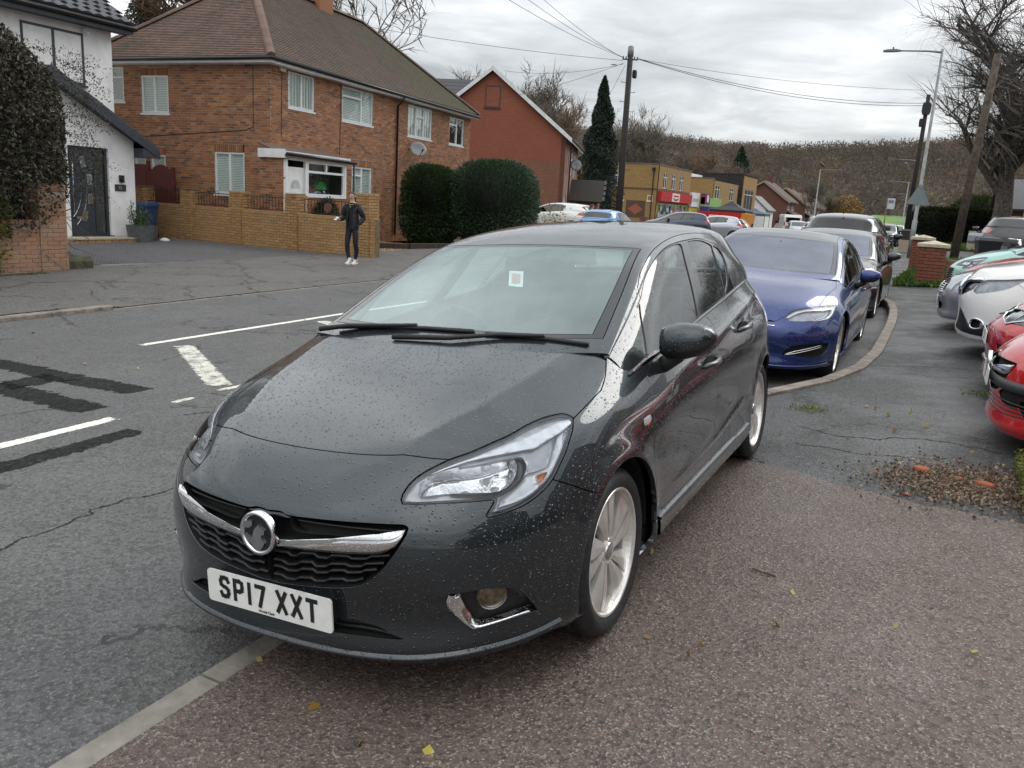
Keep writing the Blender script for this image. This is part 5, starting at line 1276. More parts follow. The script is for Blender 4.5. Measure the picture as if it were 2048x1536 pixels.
def init_mats():
 brick_mat('house_brick',[(.36,.145,.058),(.45,.20,.08),(.29,.11,.05),(.42,.19,.09),(.15,.075,.05),(.44,.165,.06),(.53,.26,.125),(.22,.095,.055)])
 brick_mat('buff_brick',[(.40,.23,.09),(.46,.28,.12),(.36,.20,.08),(.44,.26,.12),(.49,.31,.15)],stain=.12)
 brick_mat('old_brick',[(.36,.21,.13),(.40,.25,.17),(.33,.18,.11),(.42,.22,.13),(.30,.20,.15)],stain=.3)
 brick_mat('red_brick',[(.42,.10,.06),(.36,.08,.05),(.45,.13,.08)],stain=.3)
 brick_mat('pier_brick',[(.24,.075,.045),(.20,.065,.04),(.27,.09,.055),(.17,.06,.04)],stain=.3)
 m = brick_mat('clay_tile',[(.17,.10,.07),(.21,.125,.09),(.13,.08,.06),(.19,.12,.095),(.11,.075,.06),(.23,.14,.10)],stain=.5,bmp=.4)
 mossy = brick_mat('mossy_tile',[(.13,.085,.06),(.16,.10,.075),(.10,.075,.055),(.15,.105,.085),(.09,.07,.05)],stain=.4,bmp=.4)
 t = NT(mossy);bs = [n for n in t.n if n.type == 'BSDF_PRINCIPLED'][0];src = bs.inputs['Base Color'].links[0].from_socket
 p = t.pos();nz = t.noise(p,1.1,6.0,.65);sx = t('SeparateXYZ');t.l.new(p,sx.inputs[0])
 grow = t.math('ADD',t.math('MULTIPLY',nz,1.6),t.math('MULTIPLY',t.math('SUBTRACT',sx.outputs[1],24.0),.07))
 f = t.math('MULTIPLY',t.math('SUBTRACT',grow,.85,clamp=True),3.5,clamp=True)
 spk = t.math('GREATER_THAN',t.noise(p,7.0,4.0,.7),.47)
 t.l.new(t.mix(t.math('MULTIPLY',t.math('MULTIPLY',f,spk),.9),src,(.075,.085,.035)),bs.inputs['Base Color'])
 m,t,out = new_mat('window_glass')
 g = t('BsdfGlossy',None,Color=(1.,1.,1.),Roughness=.02);tr = t('BsdfTransparent',None,Color=(.92,.95,.94));fr = t('Fresnel',None,IOR=two_sided(t,1.6));mx = t('MixShader',None)
 t.l.new(bump(t,t.noise(t.pos(),2.2,2.0),.12,.05),g.inputs['Normal']);t.l.new(fr.outputs[0],mx.inputs[0]);t.l.new(tr.outputs[0],mx.inputs[1]);t.l.new(g.outputs[0],mx.inputs[2]);t.l.new(mx.outputs[0],out.inputs['Surface'])
 plain('blind_white',(.78,.82,.80),.6,0,.05);plain('net_curtain',(.72,.74,.72),.9,0,.1)
 plain('render_white',(.82,.81,.80),.85,0,.05,3.0,.25);plain('anthracite',(.035,.042,.052),.4,0,.1,8.0)
 plain('gutter_black',(.012,.013,.014),.35,0,.2,8.0);plain('white_board',(.70,.71,.71),.45,0,.06,4.0);plain('iron',(.02,.014,.012),.6,0,.3,40.0)
 plain('fence_brown',(.10,.022,.016),.55,0,.2,6.0);plain('slate_grey',(.055,.058,.066),.55,0,.25,12.0,.2);plain('lead',(.12,.12,.12),.6,0,.2,8)
init_mats()
# ---------------------------------------------------------------- brick semi-detached house across the road
def semi():
 c = np.array([-16.32,17.10,5.32]);e1 = np.array([-.0966,.9953,0]);n1 = np.array([.9953,.0966,0]);up = np.array([0,0,1.0])
 root = empty('brick_house',label='two-storey orange brick house with hipped mossy tile roof and white porch',cat='house')
 base = -.15;H = 5.22-base;i0 = .36
 w0 = c-n1*.30+e1*i0;w0[2] = base
 fo = [(1.18,2.52,4.05,5.12),(4.10,6.06,3.98,5.12),(8.61,10.61,3.90,5.08),(12.22,13.65,3.90,5.05),(4.74,6.06,1.44,2.52),(9.0,11.4,1.35,2.5)]
 op = [(a-i0,b-i0,z0-base,z1-base) for a,b,z0,z1 in fo]
 sol = [(op[1][0],op[1][1],op[1][3]+.002,op[1][3]+.09),(op[4][0],op[4][1],op[4][3],op[4][3]+.22)]
 op2 = op+[(op[4][0],op[4][1],op[4][3],op[4][3]+.225)]
 brick_wall(root,w0,e1,13.95,H,'house_brick',op2,150,soldier=sol)
 L = 7.0;sx = np.array([.9953,.0966,0]);s0 = c-n1*.30+e1*(i0-.001)-sx*(L);s0[2] = base
 V = lambda v:L-(v-.30)
 so = [(V(5.36),V(4.24),3.70,4.85),(V(2.47),V(1.31),1.32,2.61),(V(5.05),V(4.44),1.9,2.44),(V(5.75),V(5.26),1.9,2.5),(V(6.75),V(6.08),4.04,5.12)]
 sp = [(a,b,z0-base,z1-base) for a,b,z0,z1 in so]
 sl = [(a,b,z1+.0,z1+.225) for a,b,z0,z1 in sp[:3]];sp2 = sp+[s for s in sl]
 brick_wall(root,s0,sx,L,H,'house_brick',sp2,150,soldier=sl)
 # other two walls, unseen sides
 bk = plain('house_render',(.30,.17,.10),.9,0,.2,6)
 b = MB();q = s0+e1*.1;b.obox(q,sx*.1,e1*13.7,(0,0,H));b.obox(q+e1*13.7,sx*(L-.11),e1*.1,(0,0,H));b.build('rear_wall',bk,root)
 lays = {0:[(0,.52,0,1),(.52,1,0,1)],1:[(0,.62,.0,.72),(0,.62,.72,1),(.62,1,0,1)],2:[(0,.34,0,1),(.34,.66,0,.68),(.34,.66,.68,1),(.66,1,0,1)],3:[(0,.52,0,.72),(0,.52,.72,1),(.52,1,0,1)],4:[(0,.5,0,.72),(0,.5,.72,1),(.5,1,0,1)],5:[(0,.34,0,1),(.34,.66,0,1),(.66,1,0,1)]}
 bl = {0:'net',1:'slats',2:'net',3:None,4:'slats',5:'net'}
 for i,(a,bb,z0,z1) in enumerate(op):window(root,w0+e1*a+up*z0-n1*.03,e1,bb-a,z1-z0,lays[i],blind=bl[i])
 ls = [[(0,.48,0,1),(.48,1,0,1)],[(0,.5,0,1),(.5,1,0,1)],[(0,1,0,1)],[(0,1,0,1)],[(0,1,0,.7),(0,1,.7,1)]]
 for i,(a,bb,z0,z1) in enumerate(sp):window(root,s0+sx*a+up*z0+e1*.03,sx,bb-a,z1-z0,ls[i],blind='slats' if i < 2 else 'net')
 # roof: hips at 40 degrees
 hd,tn = 3.8,math.tan(math.radians(40));sl_ = hd/math.cos(math.radians(40));LL = 14.52
 cs,sn = math.cos(math.radians(40)),math.sin(math.radians(40));ce = c+up*.02
 uf = -n1*cs+up*sn
 tile_roof(root,ce,e1,uf,[(0,0),(LL,0),(LL-hd,sl_),(hd,sl_)],MATS['mossy_tile'],singles=150)
 us = e1*cs+up*sn
 tile_roof(root,ce-n1*2*hd,n1,us,[(0,0),(2*hd,0),(hd,sl_)],MATS['clay_tile'],singles=150)
 ub = n1*cs+up*sn;b = MB()
 far = ce-n1*2*hd;b.prism([far,far+e1*LL,far+e1*(LL-hd)+ub*sl_,far+e1*hd+ub*sl_],(0,0,.05))
 fe = ce+e1*LL;b.prism([fe,fe-n1*2*hd,fe-n1*hd-e1*hd+up*hd*tn],(0,0,.05));b.build('rear_roof',MATS['slate_grey'],root)
 # ridge and hip tiles
 rt = MATS['clay_tile']
 def capline(a,bq,n):
  d = (bq-a)/n;L1 = np.linalg.norm(d);dd = d/L1;sd = np.cross(dd,up);sd /= np.linalg.norm(sd);u2 = np.cross(sd,dd);sh = None
  V = [];
  for e in (-.02,1.0):
   for k in range(5):
    an = math.pi*k/4;V.append(dd*L1*e+sd*.13*math.cos(an)+u2*(.10*math.sin(an)-.01))
  F = [(k,k+1,6+k,5+k) for k in range(4)]+[(0,1,2,3,4),(9,8,7,6,5)]
  sh = mesh('cap_shape',V,F,rt,None);C.objects.unlink(sh)
  for i in range(n):share('ridge_tile',sh.data,root,tuple(a+d*i+up*random.uniform(.02,.028)))
 ap,bp = ce+e1*hd-n1*hd+up*hd*tn,ce+e1*(LL-hd)-n1*hd+up*hd*tn
 capline(ce,ap,18);capline(ce+e1*LL,bp,18);capline(ap,bp,18);capline(ce-n1*2*hd,ap,18)
 ch = MB();cc = ap+(bp-ap)*.57
 ch.obox(cc-e1*.45-n1*.3-up*.9,e1*.9,n1*.6,up*1.9);chm = ch.build('chimney',MATS['house_brick'],root)
 pm = MB();[pm.lathe([(.12,0),(.10,.35),(.12,.37)],'z',10,tuple(cc+e1*s+up*1.0)) for s in (-.22,.22)];pm.build('chimney_pot',MATS['clay_tile'],chm)
 # eaves: fascia, gutter, soffit
 g = MB();g.obox(c-n1*.03+up*-.16,e1*LL,n1*.025,up*.16);g.obox(c-e1*0+e1*.0-n1*7.6+up*-.16,n1*7.57,e1*.025,up*.16);g.build('fascia',MATS['white_board'],root)
 g = MB();g.obox(c-n1*.34-up*.17+e1*.02,e1*(LL-.1),n1*.33,up*.012);g.obox(c-n1*7.5-up*.17+e1*.03,n1*7.1,e1*.34,up*.012);g.build('soffit',MATS['white_board'],root)
 g = MB();
 def gut(a,bq):g.tube([a,bq],.055,8)
 gut(c+n1*.05-up*.04-e1*.05,c+n1*.05-up*.07+e1*LL);gut(c-e1*.05-up*.04+n1*.05,c-e1*.05-up*.06-n1*7.6);g.build('gutter',MATS['gutter_black'],root,True)
 dp = MB();a = c+e1*7.72;dp.tube([a+n1*.05-up*.1,a-n1*.12-up*.32,a-n1*.24-up*.42,a-n1*.24-up*5.2],.038,8);dp.build('downpipe',MATS['gutter_black'],root,True)
 cb = MB();w = c-n1*.285;
 cb.tube([w+e1*3.98-up*.15,w+e1*3.98-up*1.2,w+e1*3.95-up*2.5],.012,5);cb.tube([w+e1*.85-up*.35,w+e1*.82-up*2.2],.009,5)
 ws = c+e1*(i0-.02);cb.tube([ws-n1*.95-up*.2,ws-n1*.95-up*1.95,ws-n1*1.25-up*2.05,ws-n1*5.5-up*2.35],.010,5);cb.build('cable',MATS['gutter_black'],root)
 v = MB();v.obox(ws-n1*1.25-up*.22-e1*.006,n1*.22,e1*.02,up*.14);v.build('air_vent',plain('vent',(.05,.03,.022),.8),root)
 # porch
 po = c+e1*-.13+n1*.62;po[2] = base;pw,pd = 3.5,.93
 p = MB();p.obox(po+e1*1.02-n1*.08,e1*2.4,n1*.08,up*(1.44-base));pl = p.build('porch_wall',MATS['house_brick'],root)
 p = MB();nn = -n1*.09
 for u0,u1,z0,z1 in ((-.02,.06,base,2.5),(.93,1.03,base,2.5),(3.04,3.14,base+1.5,2.5),(-.02,3.14,2.44,2.5)):p.obox(po+e1*u0+up*(z0-base),e1*(u1-u0),nn,up*(z1-z0))
 p.build('porch_frame',upvc(),root)
 brick_wall(root,po-n1*.95+e1*-.01,(n1[0],n1[1]),.93,2.5-base,'house_brick',(),20,name='porch_side_wall',thick=.06)
 d = MB();o = po+e1*.065-n1*.06;d.obox(o+up*.2,e1*.86,nn*.6,up*2.2);
 dr = d.build('porch_door',plain('door_white',(.72,.73,.73),.3,0,.04,4),root)
 k = MB()
 for u0,u1,z0,z1 in ((.12,.40,.35,.95),(.47,.75,.35,.95),(.12,.40,1.08,1.62),(.47,.75,1.08,1.62)):k.obox(o+e1*u0+up*z0+n1*.003,e1*(u1-u0),n1*.012,up*(z1-z0))
 k.build('door_panel',MATS['door_white'],dr)
 fan = [o+n1*.008+e1*(.43+.24*math.cos(t))+up*(1.78+.26*math.sin(t)) for t in np.linspace(0,math.pi,12)]
 k = MB();k.prism(fan,n1*.01);k.build('fanlight',MATS['window_glass'],dr)
 k = MB();k.obox(o+e1*.10+up*1.35+n1*.005,e1*.05,n1*.03,up*.16);k.build('doorbell',MATS['gutter_black'],dr)
 wn = window(root,po+e1*1.04+up*(1.44-base)-n1*.02,e1,2.0,1.02,[(0,1,0,.70),(0,.5,.70,1),(.5,1,.70,1)],blind=None)
 rr = random.Random(3);lv = MB();gl = po+e1*2.02+up*(1.62-base)-n1*.16
 for _ in range(260):
  a = rr.uniform(0,2*math.pi);rad = .30*math.sqrt(rr.random());x = gl+e1*rad*math.cos(a)*1.0+up*(abs(rad*math.sin(a))*.8+.02)-n1*rr.uniform(0,.1);s = rr.uniform(.012,.03);t = rr.uniform(0,3.1)
  lv.add([x,x+e1*s*math.cos(t)+up*s*math.sin(t),x-e1*s*.5*math.sin(t)+up*s*math.cos(t)],[(0,1,2)])
 lv.build('window_ornament',plain('green_tinsel',(.04,.75,.08),.5,0,.2),root)
 rf = MB();a = po+up*(2.5-base)
 rf.prism([a+n1*.12+e1*-.12,a+n1*.12+e1*(pw-.05),a-n1*.95+e1*(pw-.05)+up*.36,a-n1*.95+e1*-.12+up*.36],(0,0,.05));rf.build('porch_roof',MATS['mossy_tile'],root)
 rf = MB();rf.obox(a+n1*.02+e1*-.1-up*.02,e1*(pw-.1),n1*.03,up*.2);rf.obox(a-n1*.93+e1*-.13-up*.02,n1*.96,e1*.03,up*.25);rf.build('porch_fascia',MATS['white_board'],root)
 rf = MB();rf.tube([a+n1*.11+e1*-.12+up*.10,a+n1*.11+e1*(pw+.05)+up*.06],.05,8);rf.tube([a+n1*.10+e1*(pw-.06)+up*.05,a+n1*.06+e1*(pw-.06)-up*2.4],.034,8);rf.build('porch_gutter',MATS['gutter_black'],root,True)
 # things fixed to the wall
 dsh = empty('satellite_dish',label='grey satellite dish on the brick house wall below the upper windows',cat='dish')
 q = c+e1*8.75-n1*.30;q[2] = 3.42
 m = MB();V = [];R_ = .34
 ax = (n1*.75-e1*.55+up*.35);ax /= np.linalg.norm(ax);a1 = np.cross(ax,up);a1 /= np.linalg.norm(a1);a2 = np.cross(a1,ax);ctr = q+n1*.42
 prof = [(0.001,-.05),(.35,-.045),(.7,-.025),(1,0),(1,.012),(.7,-.012),(.001,-.038)]
 for r,h in prof:
  for k in range(20):an = 2*math.pi*k/20;V.append(ctr+ax*h+a1*r*R_*math.cos(an)*1.05+a2*r*R_*.9*math.sin(an))
 m.add(V,[(i*20+k,i*20+(k+1) % 20,(i+1)*20+(k+1) % 20,(i+1)*20+k) for i in range(6) for k in range(20)]);m.build('dish',plain('dish_grey',(.22,.22,.22),.5,.3,.1),dsh,True)
 m = MB();m.tube([q,q+n1*.2-up*.1,ctr-ax*.05-a2*.05],.02,6);m.build('bracket',MATS['gutter_black'],dsh)
 m = MB();m.tube([ctr-a2*.3,ctr+ax*.32-a2*.2],.014,6);m.tube([ctr+ax*.30-a2*.2,ctr+ax*.40-a2*.17],.035,8);m.build('receiver_arm',MATS['gutter_black'],dsh)
 al = empty('alarm_box',label='small white alarm box under the eaves at the brick house corner',cat='alarm');q = c+e1*.72-n1*.285;q[2] = 5.03-.0
 m = MB();m.obox(q,e1*.24,n1*.07,up*.26);bx = m.build('casing',plain('alarm_cream',(.62,.58,.42),.4),al)
 m = MB();m.obox(q+e1*.05+n1*.07+up*.10,e1*.14,n1*.003,up*.10);m.build('alarm_mark',MATS['gutter_black'],bx)
 m = MB();m.obox(q+e1*.02-up*.035,e1*.2,n1*.06,up*.034);m.build('strobe',plain('strobe_red',(.35,.05,.04),.3),al)
 return c,e1,n1
SEMI = semi()
def garden_wall():
 """buff brick wall with piers and railings between the drive and the brick house"""
 root = empty('garden_wall',label='buff brick garden wall with taller piers and iron railings along the drive',cat='wall')
 y0 = 15.95;x1,x0 = -11.62,-20.9;ex = np.array([1.0,-.0]);
 zb = -.12;o = np.array([x0,y0,zb]);L = x1-x0;h = 1.06
 brick_wall(root,o,ex,L,h,'buff_brick',(),200,M_mortar('buff_mortar',(.17,.12,.065)),thick=.2)
 cp = MB();cp.box(x0,x1,y0-.012,y0+.22,zb+h+.001,zb+h+.012);
 n = int(L/.075)
 for i in range(n):x = x0+i*.075;cp.box(x+.004,x+.071,y0-.010,y0+.21,zb+h-.055,zb+h+.016)
 cp.build('coping',MATS['buff_brick'],root)['kind'] = 'stuff'
 px = [-12.03,-14.50,-16.62,-18.62,-20.70];hp = [1.72,1.62,1.58,1.56,1.56]
 for k,(p,q) in enumerate(zip(px,hp)):
  w = .44;pr = MB();pr.box(p-.2,p+.2,y0-.03,y0+.35,zb,zb+q-.02);pi = pr.build('pier',M_mortar('buff_mortar'),root)
  for (oo,dx,wd,sg) in (((p-w/2,y0-.05,zb),(1,0),w,60 if k < 2 else 0),((p+w/2,y0-.05,zb),(0,1),.44,0)):
   brick_wall(pi,oo,dx,wd,q,'buff_brick',(),0,M_mortar('buff_mortar'),thick=.05,mk_back=False,name='pier_face',proud=.01)
  c2 = MB();c2.box(p-w/2+.002,p+w/2-.002,y0-.048,y0+.388,zb+q-.002,zb+q+.004);c2.build('pier_top',MATS['buff_brick'],pi)
  hl = MB()
  for z in (.06,.13):hl.box(p+.03,p+.19,y0-.064,y0-.0595,zb+q-z-.025,zb+q-z)
  hl.build('brick_frog',plain('red_clay',(.30,.08,.03),.8),pi)
 iron = MATS['iron']
 for a,b in zip(px[1:],px[:-1]):
  a,b = a+.24,b-.24
  if b-a < .5:continue
  r = MB();z0,z1 = zb+h+.05,zb+h+.40;y = y0+.12
  r.box(a,b,y-.012,y+.012,z0,z0+.02);r.box(a,b,y-.012,y+.012,z1,z1+.02);rl = r.build('railing',iron,root)
  m = int((b-a)/.115);bars = MB();bars.box(-.006,.006,-.006,.006,z0-y*0,z1)
  sh = bars.build('bar_shape',iron);C.objects.unlink(sh)
  for i in range(1,m):share('bar',sh.data,rl,(a+(b-a)*i/m,y,0))
  for s,cx in ((1,a+.28),(-1,b-.28)):
   q = MB();th = np.linspace(0,3.6*math.pi,30);rr = np.linspace(.09,.012,30)
   q.tube([(cx+s*rad*math.cos(t),y,z0+.19+rad*1.4*math.sin(t)) for t,rad in zip(th,rr)],.006,5,cap=False);q.build('scroll',iron,rl)
  mx = (a+b)/2;q = MB();q.tube([(mx-.22,y,z1+.02),(mx-.12,y,z1+.09),(mx,y,z1+.05),(mx+.12,y,z1+.09),(mx+.22,y,z1+.02)],.007,5);q.lathe([(.001,-.035),(.03,0),(.001,.035)],'y',10,(mx,y,z1+.07));q.build('crest',iron,rl)
  if b > -13:
   q = MB();q.lathe([(.001,-.01),(.13,-.008),(.13,.008),(.001,.01)],'y',18,(mx-.05,y-.02,z0+.17));o_ = q.build('oval_plaque',plain('plaque_brown',(.12,.05,.035),.5),rl)
 return root
garden_wall()
def side_gate():
 root = empty('garden_gate',label='dark red-brown close boarded gate and fence beside the brick house',cat='gate')
 c,e1,n1 = SEMI;up = np.array([0,0,1.0]);o = c-n1*6.1-e1*.1;o[2] = -.1
 sh = MB();sh.box(0,.098,-.02,0,0,1.0);sp = sh.build('board_shape',MATS['fence_brown']);C.objects.unlink(sp)
 ang = math.atan2(n1[1],n1[0])
 fr = MB();fr.obox(o+up*.3,n1*2.4,e1*.05,up*.08);fr.obox(o+up*1.6,n1*2.4,e1*.05,up*.08);fr.obox(o+n1*1.33-e1*.03,n1*.09,e1*.09,up*2.32);fr.obox(o+n1*2.35-e1*.03,n1*.09,e1*.09,up*2.15);f = fr.build('gate_frame',MATS['fence_brown'],root)
 for i in range(24):
  u = i*.1;h = 2.2 if u < 1.3 else 2.02+.20*math.sin((u-1.42)/.9*math.pi) if u > 1.4 else 0
  if h < .5:continue
  share('board',sp.data,root,tuple(o+n1*u),(0,0,ang),(1,1,h))
side_gate()
# ---------------------------------------------------------------- white house, drive, pier and planting on the left
def leaf_cloud(name,pts,mat,size,parent=None,n=1.0,flat=.5,seed=1,up=0.0,kind=None,tri=False):
 """many small leaf faces at given points (array), random orientation"""
 r = np.random.default_rng(seed);P = np.array(pts);k = len(P)
 a = r.normal(size=(k,3));a[:,2] += up;a /= np.linalg.norm(a,axis=1,keepdims=True)
 b = np.cross(a,r.normal(size=(k,3)));b /= np.maximum(np.linalg.norm(b,axis=1,keepdims=True),1e-6)
 s = size*(0.6+.8*r.random((k,1)))
 if tri:
  V = np.stack([P-b*s*.4,P+b*s*.4,P+a*s*1.5],1).reshape(-1,3);F = np.arange(3*k).reshape(-1,3)
 else:
  V = np.stack([P-a*s*.5-b*s*flat*.1,P+b*s*flat*.5,P+a*s*.6,P-b*s*flat*.5],1).reshape(-1,3);F = np.arange(4*k).reshape(-1,4)
 me = bpy.data.meshes.new(name);me.vertices.add(len(V));me.vertices.foreach_set('co',V.ravel())
 q = F.shape[1];me.loops.add(F.size);me.loops.foreach_set('vertex_index',F.ravel().astype(np.int32));me.polygons.add(len(F));me.polygons.foreach_set('loop_start',(np.arange(len(F))*q).astype(np.int32));me.polygons.foreach_set('loop_total',np.full(len(F),q,np.int32))
 me.materials.append(mat);me.update(calc_edges=True);me.validate()
 o = link(bpy.data.objects.new(name,me),parent)
 if kind:o['kind'] = kind
 return o
def leaf_mat(name,cols,rough=.5,trans=.25):
 if name in MATS:return MATS[name]
 m,t,out = new_mat(name);g = t('NewGeometry')
 n = len(cols);r = t.math('FRACT',t.math('ADD',g.outputs['Random Per Island'],t.math('MULTIPLY',t.noise(g.outputs['Position'],2.5,3.0),.9)))
 c = t.ramp(r,[(i/(n-1),tuple(x)) for i,x in enumerate(cols)])
 b = t('BsdfPrincipled',None,Base_Color=c,Roughness=rough);tl = t('BsdfTranslucent',None);t.l.new(c,tl.inputs['Color'])
 mx = t('MixShader',None);mx.inputs[0].default_value = trans;t.l.new(b.outputs[0],mx.inputs[1]);t.l.new(tl.outputs[0],mx.inputs[2]);t.l.new(mx.outputs[0],out.inputs['Surface'])
 return m
def lump_points(n,f,seed=0):
 """points near the surface and inside a lumpy solid; f(unit directions) -> (centre, radii) handled by caller"""
 r = np.random.default_rng(seed);d = r.normal(size=(n,3));d /= np.linalg.norm(d,axis=1,keepdims=True)
 q = r.random((n,1))**.22
 return d*q,d
def bumps(d,seed,k=14,amp=.22,w=.35):
 r = np.random.default_rng(seed);c = r.normal(size=(k,3));c /= np.linalg.norm(c,axis=1,keepdims=True);a = r.uniform(-.5,1,k)
 return 1+amp*(np.exp((d@c.T-1)/w**2)*a).sum(1)
def twigs(mb,pts,dirs,L,r0,seed=0,seg=3,bend=.4,m=0):
 r = random.Random(seed)
 for p,d in zip(pts,dirs):
  d = np.array(d)/max(np.linalg.norm(d),1e-6);l = L*r.uniform(.5,1.3);q = [np.array(p)]
  for k in range(3):d = d+np.array([r.uniform(-bend,bend) for _ in range(3)]);d /= np.linalg.norm(d);q.append(q[-1]+d*l/3)
  mb.tube(q,[r0,r0*.8,r0*.6,r0*.3],seg,m,cap=False)
bark = plain('bark',(.075,.058,.045),.9,0,.3,18,.6)
def white_house():
 root = empty('white_house',label='white rendered house with dark grey gabled porch and door behind paved drive',cat='house')
 w = MATS['render_white'];an = MATS['anthracite'];X = -18.75;zb = -.12
 # porch block with gable facing the road; ridge at y 11.9
 yr,ye,pit = 11.75,14.27,.567
 zt = lambda y:2.62+(ye-y)*pit if y > yr else 2.62+(ye-yr)*pit-(yr-y)*pit
 b = MB();dy0,dy1,dz = 12.28,13.46,2.38
 def wallpoly(pts):b.prism([(X,y,z) for y,z in pts],(-.2,0,0))
 wallpoly([(dy1,zb),(ye,zb),(ye,zt(ye)),(dy1,zt(dy1))][::1]);wallpoly([(dy0-.0,dz),(dy1,dz),(dy1,zt(dy1)),(dy0,zt(dy0))]);wallpoly([(9.2,zb),(dy0,zb),(dy0,zt(dy0)),(yr,zt(yr)),(9.2,zt(9.2))])
 b.box(X-1.5,X-.2,ye-.2,ye,zb,2.6);b.build('porch_wall',w,root)
 b = MB();xu = -19.95;b.box(xu-7,xu,2.0,14.62,zb,5.68)
 up_ = b.build('wall',w,root)
 # upper window (dark frame) partly behind the shrub
 wf = window(root,(xu+.012,12.0,4.05),(0,1),1.75,1.35,[(0,.5,0,1),(.5,1,0,1)],an,None,True)
 # main roof
 e = np.array([0,1.0,0]);r_ = MB();ov = .45;th = .18
 r_.prism([(xu+ov,1.5,5.80),(xu+ov,15.0,5.80),(xu-3.6,15.0,8.3),(xu-3.6,1.5,8.3)],(0,0,.05));r_.prism([(xu-3.6,1.5,8.3),(xu-3.6,15.0,8.3),(xu-7.6,15,5.8),(xu-7.6,1.5,5.8)],(0,0,.05));r_.build('roof_deck',an,root)
 upv = np.array([-(3.6+ov),0,2.5]);sl = np.linalg.norm(upv);upv /= sl
 tile_roof(root,(xu+ov+.02,1.5,5.86),(0,1,0),upv,[(0,0),(13.5,0),(13.5,sl),(0,sl)],MATS['slate_grey'],.33,.30,0,'main_roof',False,.03,.008,hump=.05)
 f = MB();f.box(xu+ov-.03,xu+ov,1.5,15.0,5.58,5.82);f.box(xu,xu+ov-.03,1.5,15.0,5.60,5.63);f.build('fascia',an,root)
 f = MB();f.tube([(xu+ov+.06,1.4,5.76),(xu+ov+.06,15.05,5.74)],.065,8);f.build('gutter',MATS['gutter_black'],root,True)
 f = MB();f.box(xu+.0,xu+.12,13.7,13.8,5.42,5.52);f.tube([(xu+.1,13.75,5.45),(xu+.2,13.8,5.42)],.045,8);f.build('security_camera',MATS['white_board'],root)
 # porch roof, verge and boxed eaves
 pr = MB();x1 = X+.38
 for y0,y1 in ((yr,ye+.55),(yr,2*yr-ye-.55)):
  a,bb = zt(y0)+.06,(2.62-.55*pit)+.06 if y1 > yr else (2.62-.55*pit)+.06
  pr.prism([(x1,y0,a),(x1,y1,bb),(xu,y1,bb),(xu,y0,a)],(0,0,.14))
 pr.build('porch_roof',MATS['slate_grey'],root)
 vb = MB()
 vb.prism([(x1+.01,yr,zt(yr)-.12),(x1+.01,ye+.56,2.62-.56*pit-.10),(x1+.01,ye+.56,2.62-.56*pit+.13),(x1+.01,yr,zt(yr)+.12)],(-.03,0,0))
 vb.prism([(x1,yr,zt(yr)-.10),(X+.001,yr,zt(yr)-.10),(X+.001,ye+.5,2.36),(x1,ye+.5,2.36)],(0,0,.02))
 vb.box(X-.9,x1-.005,ye+.001,ye+.55,2.22,2.46);vb.build('verge_board',an,root)
 dl = MB();q = (X+.2,13.5,zt(13.5)-.128);dl.lathe([(.001,0),(.05,0),(.05,-.012),(.001,-.012)],'z',14,(X+.2,13.35,zt(13.35)-.105));dl.build('downlight',MATS['white_board'],root)
 # door set
 d = MB();xd = X-.10
 for y0,y1,z0,z1 in ((dy0,dy0+.07,.06,dz),(dy1-.07,dy1,.06,dz),(dy0+.07,dy1-.07,dz-.07,dz),(dy0+.07,dy1-.07,.06,.13),(13.06,13.13,.13,dz-.07)):d.box(xd-.06,xd+.03,y0,y1,z0,z1)
 d.box(xd,X+.06,dy0-.02,dy1+.05,.02,.06);fr = d.build('door_frame',an,root)
 g = MB();g.box(xd-.02,xd-.01,13.13,dy1-.07,.13,dz-.07);g.build('side_pane',MATS['window_glass'],fr)
 d = MB();d.box(xd-.045,xd+.01,dy0+.07,13.06,.13,dz-.07);dr = d.build('front_door',an,root)
 sil = MATS['satin'] if 'satin' in MATS else M_('satin')
 arc = MB();cy,cz,R = 12.05,1.28,.62
 for rr in (R,R+.17):
  arc.tube([(xd+.012,cy+rr*math.cos(t),cz+1.45*rr*math.sin(t)) for t in np.linspace(-.95,.95,16)],.008,5)
 arc.build('door_inlay',sil,dr)
 for k in range(4):
  t = -.72+k*.48;c0 = np.array([xd+.014,cy+(R+.24)*math.cos(t)*.98+.05,cz+1.30*(R+.2)*math.sin(t)]);an2 = t*.35
  q = MB();hh,ww = .14,.075
  P = [(c0[0],c0[1]+sy*ww*math.cos(an2)-sz*hh*math.sin(an2),c0[2]+sy*ww*math.sin(an2)+sz*hh*math.cos(an2)) for sy,sz in ((-1,-1),(1,-1),(1,1),(-1,1))]
  q.prism(P,(.012,0,0));fr_ = q.build('light_frame',sil,dr)
  cc = np.array(P).mean(0);q = MB();q.prism([cc+(np.array(p)-cc)*.68+[.012,0,0] for p in P],(.004,0,0));q.build('door_light',MATS['window_glass'],fr_)
 h = MB();h.tube([(xd+.03,12.42,.65),(xd+.06,12.42,.70),(xd+.06,12.42,1.95),(xd+.03,12.42,2.0)],.014,8);h.build('pull_handle',M_('chrome'),dr,True)
 lb = MB();lb.box(xd+.012,xd+.022,12.50,12.82,.50,.56);lb.build('letter_plate',plain('brass',(.45,.38,.24),.3,.8),dr)
 pq = MB();pq.box(X+.002,X+.02,13.62,13.96,1.27,1.45);pl = pq.build('house_plaque',plain('slate_plaque',(.03,.032,.036),.5),root)
 t = text_mesh('plaque_number','72',.11,plain('plaque_text',(.5,.5,.5),.5),pl);t.location = (X+.022,13.72,1.32);t.rotation_euler = (math.pi/2,0,math.pi/2)
 lm = MB();lm.box(X+.002,X+.05,13.76,13.90,1.52,1.70);lm.box(X+.05,X+.10,13.80,13.86,1.50,1.60);lm.build('wall_lamp',MATS['gutter_black'],root)
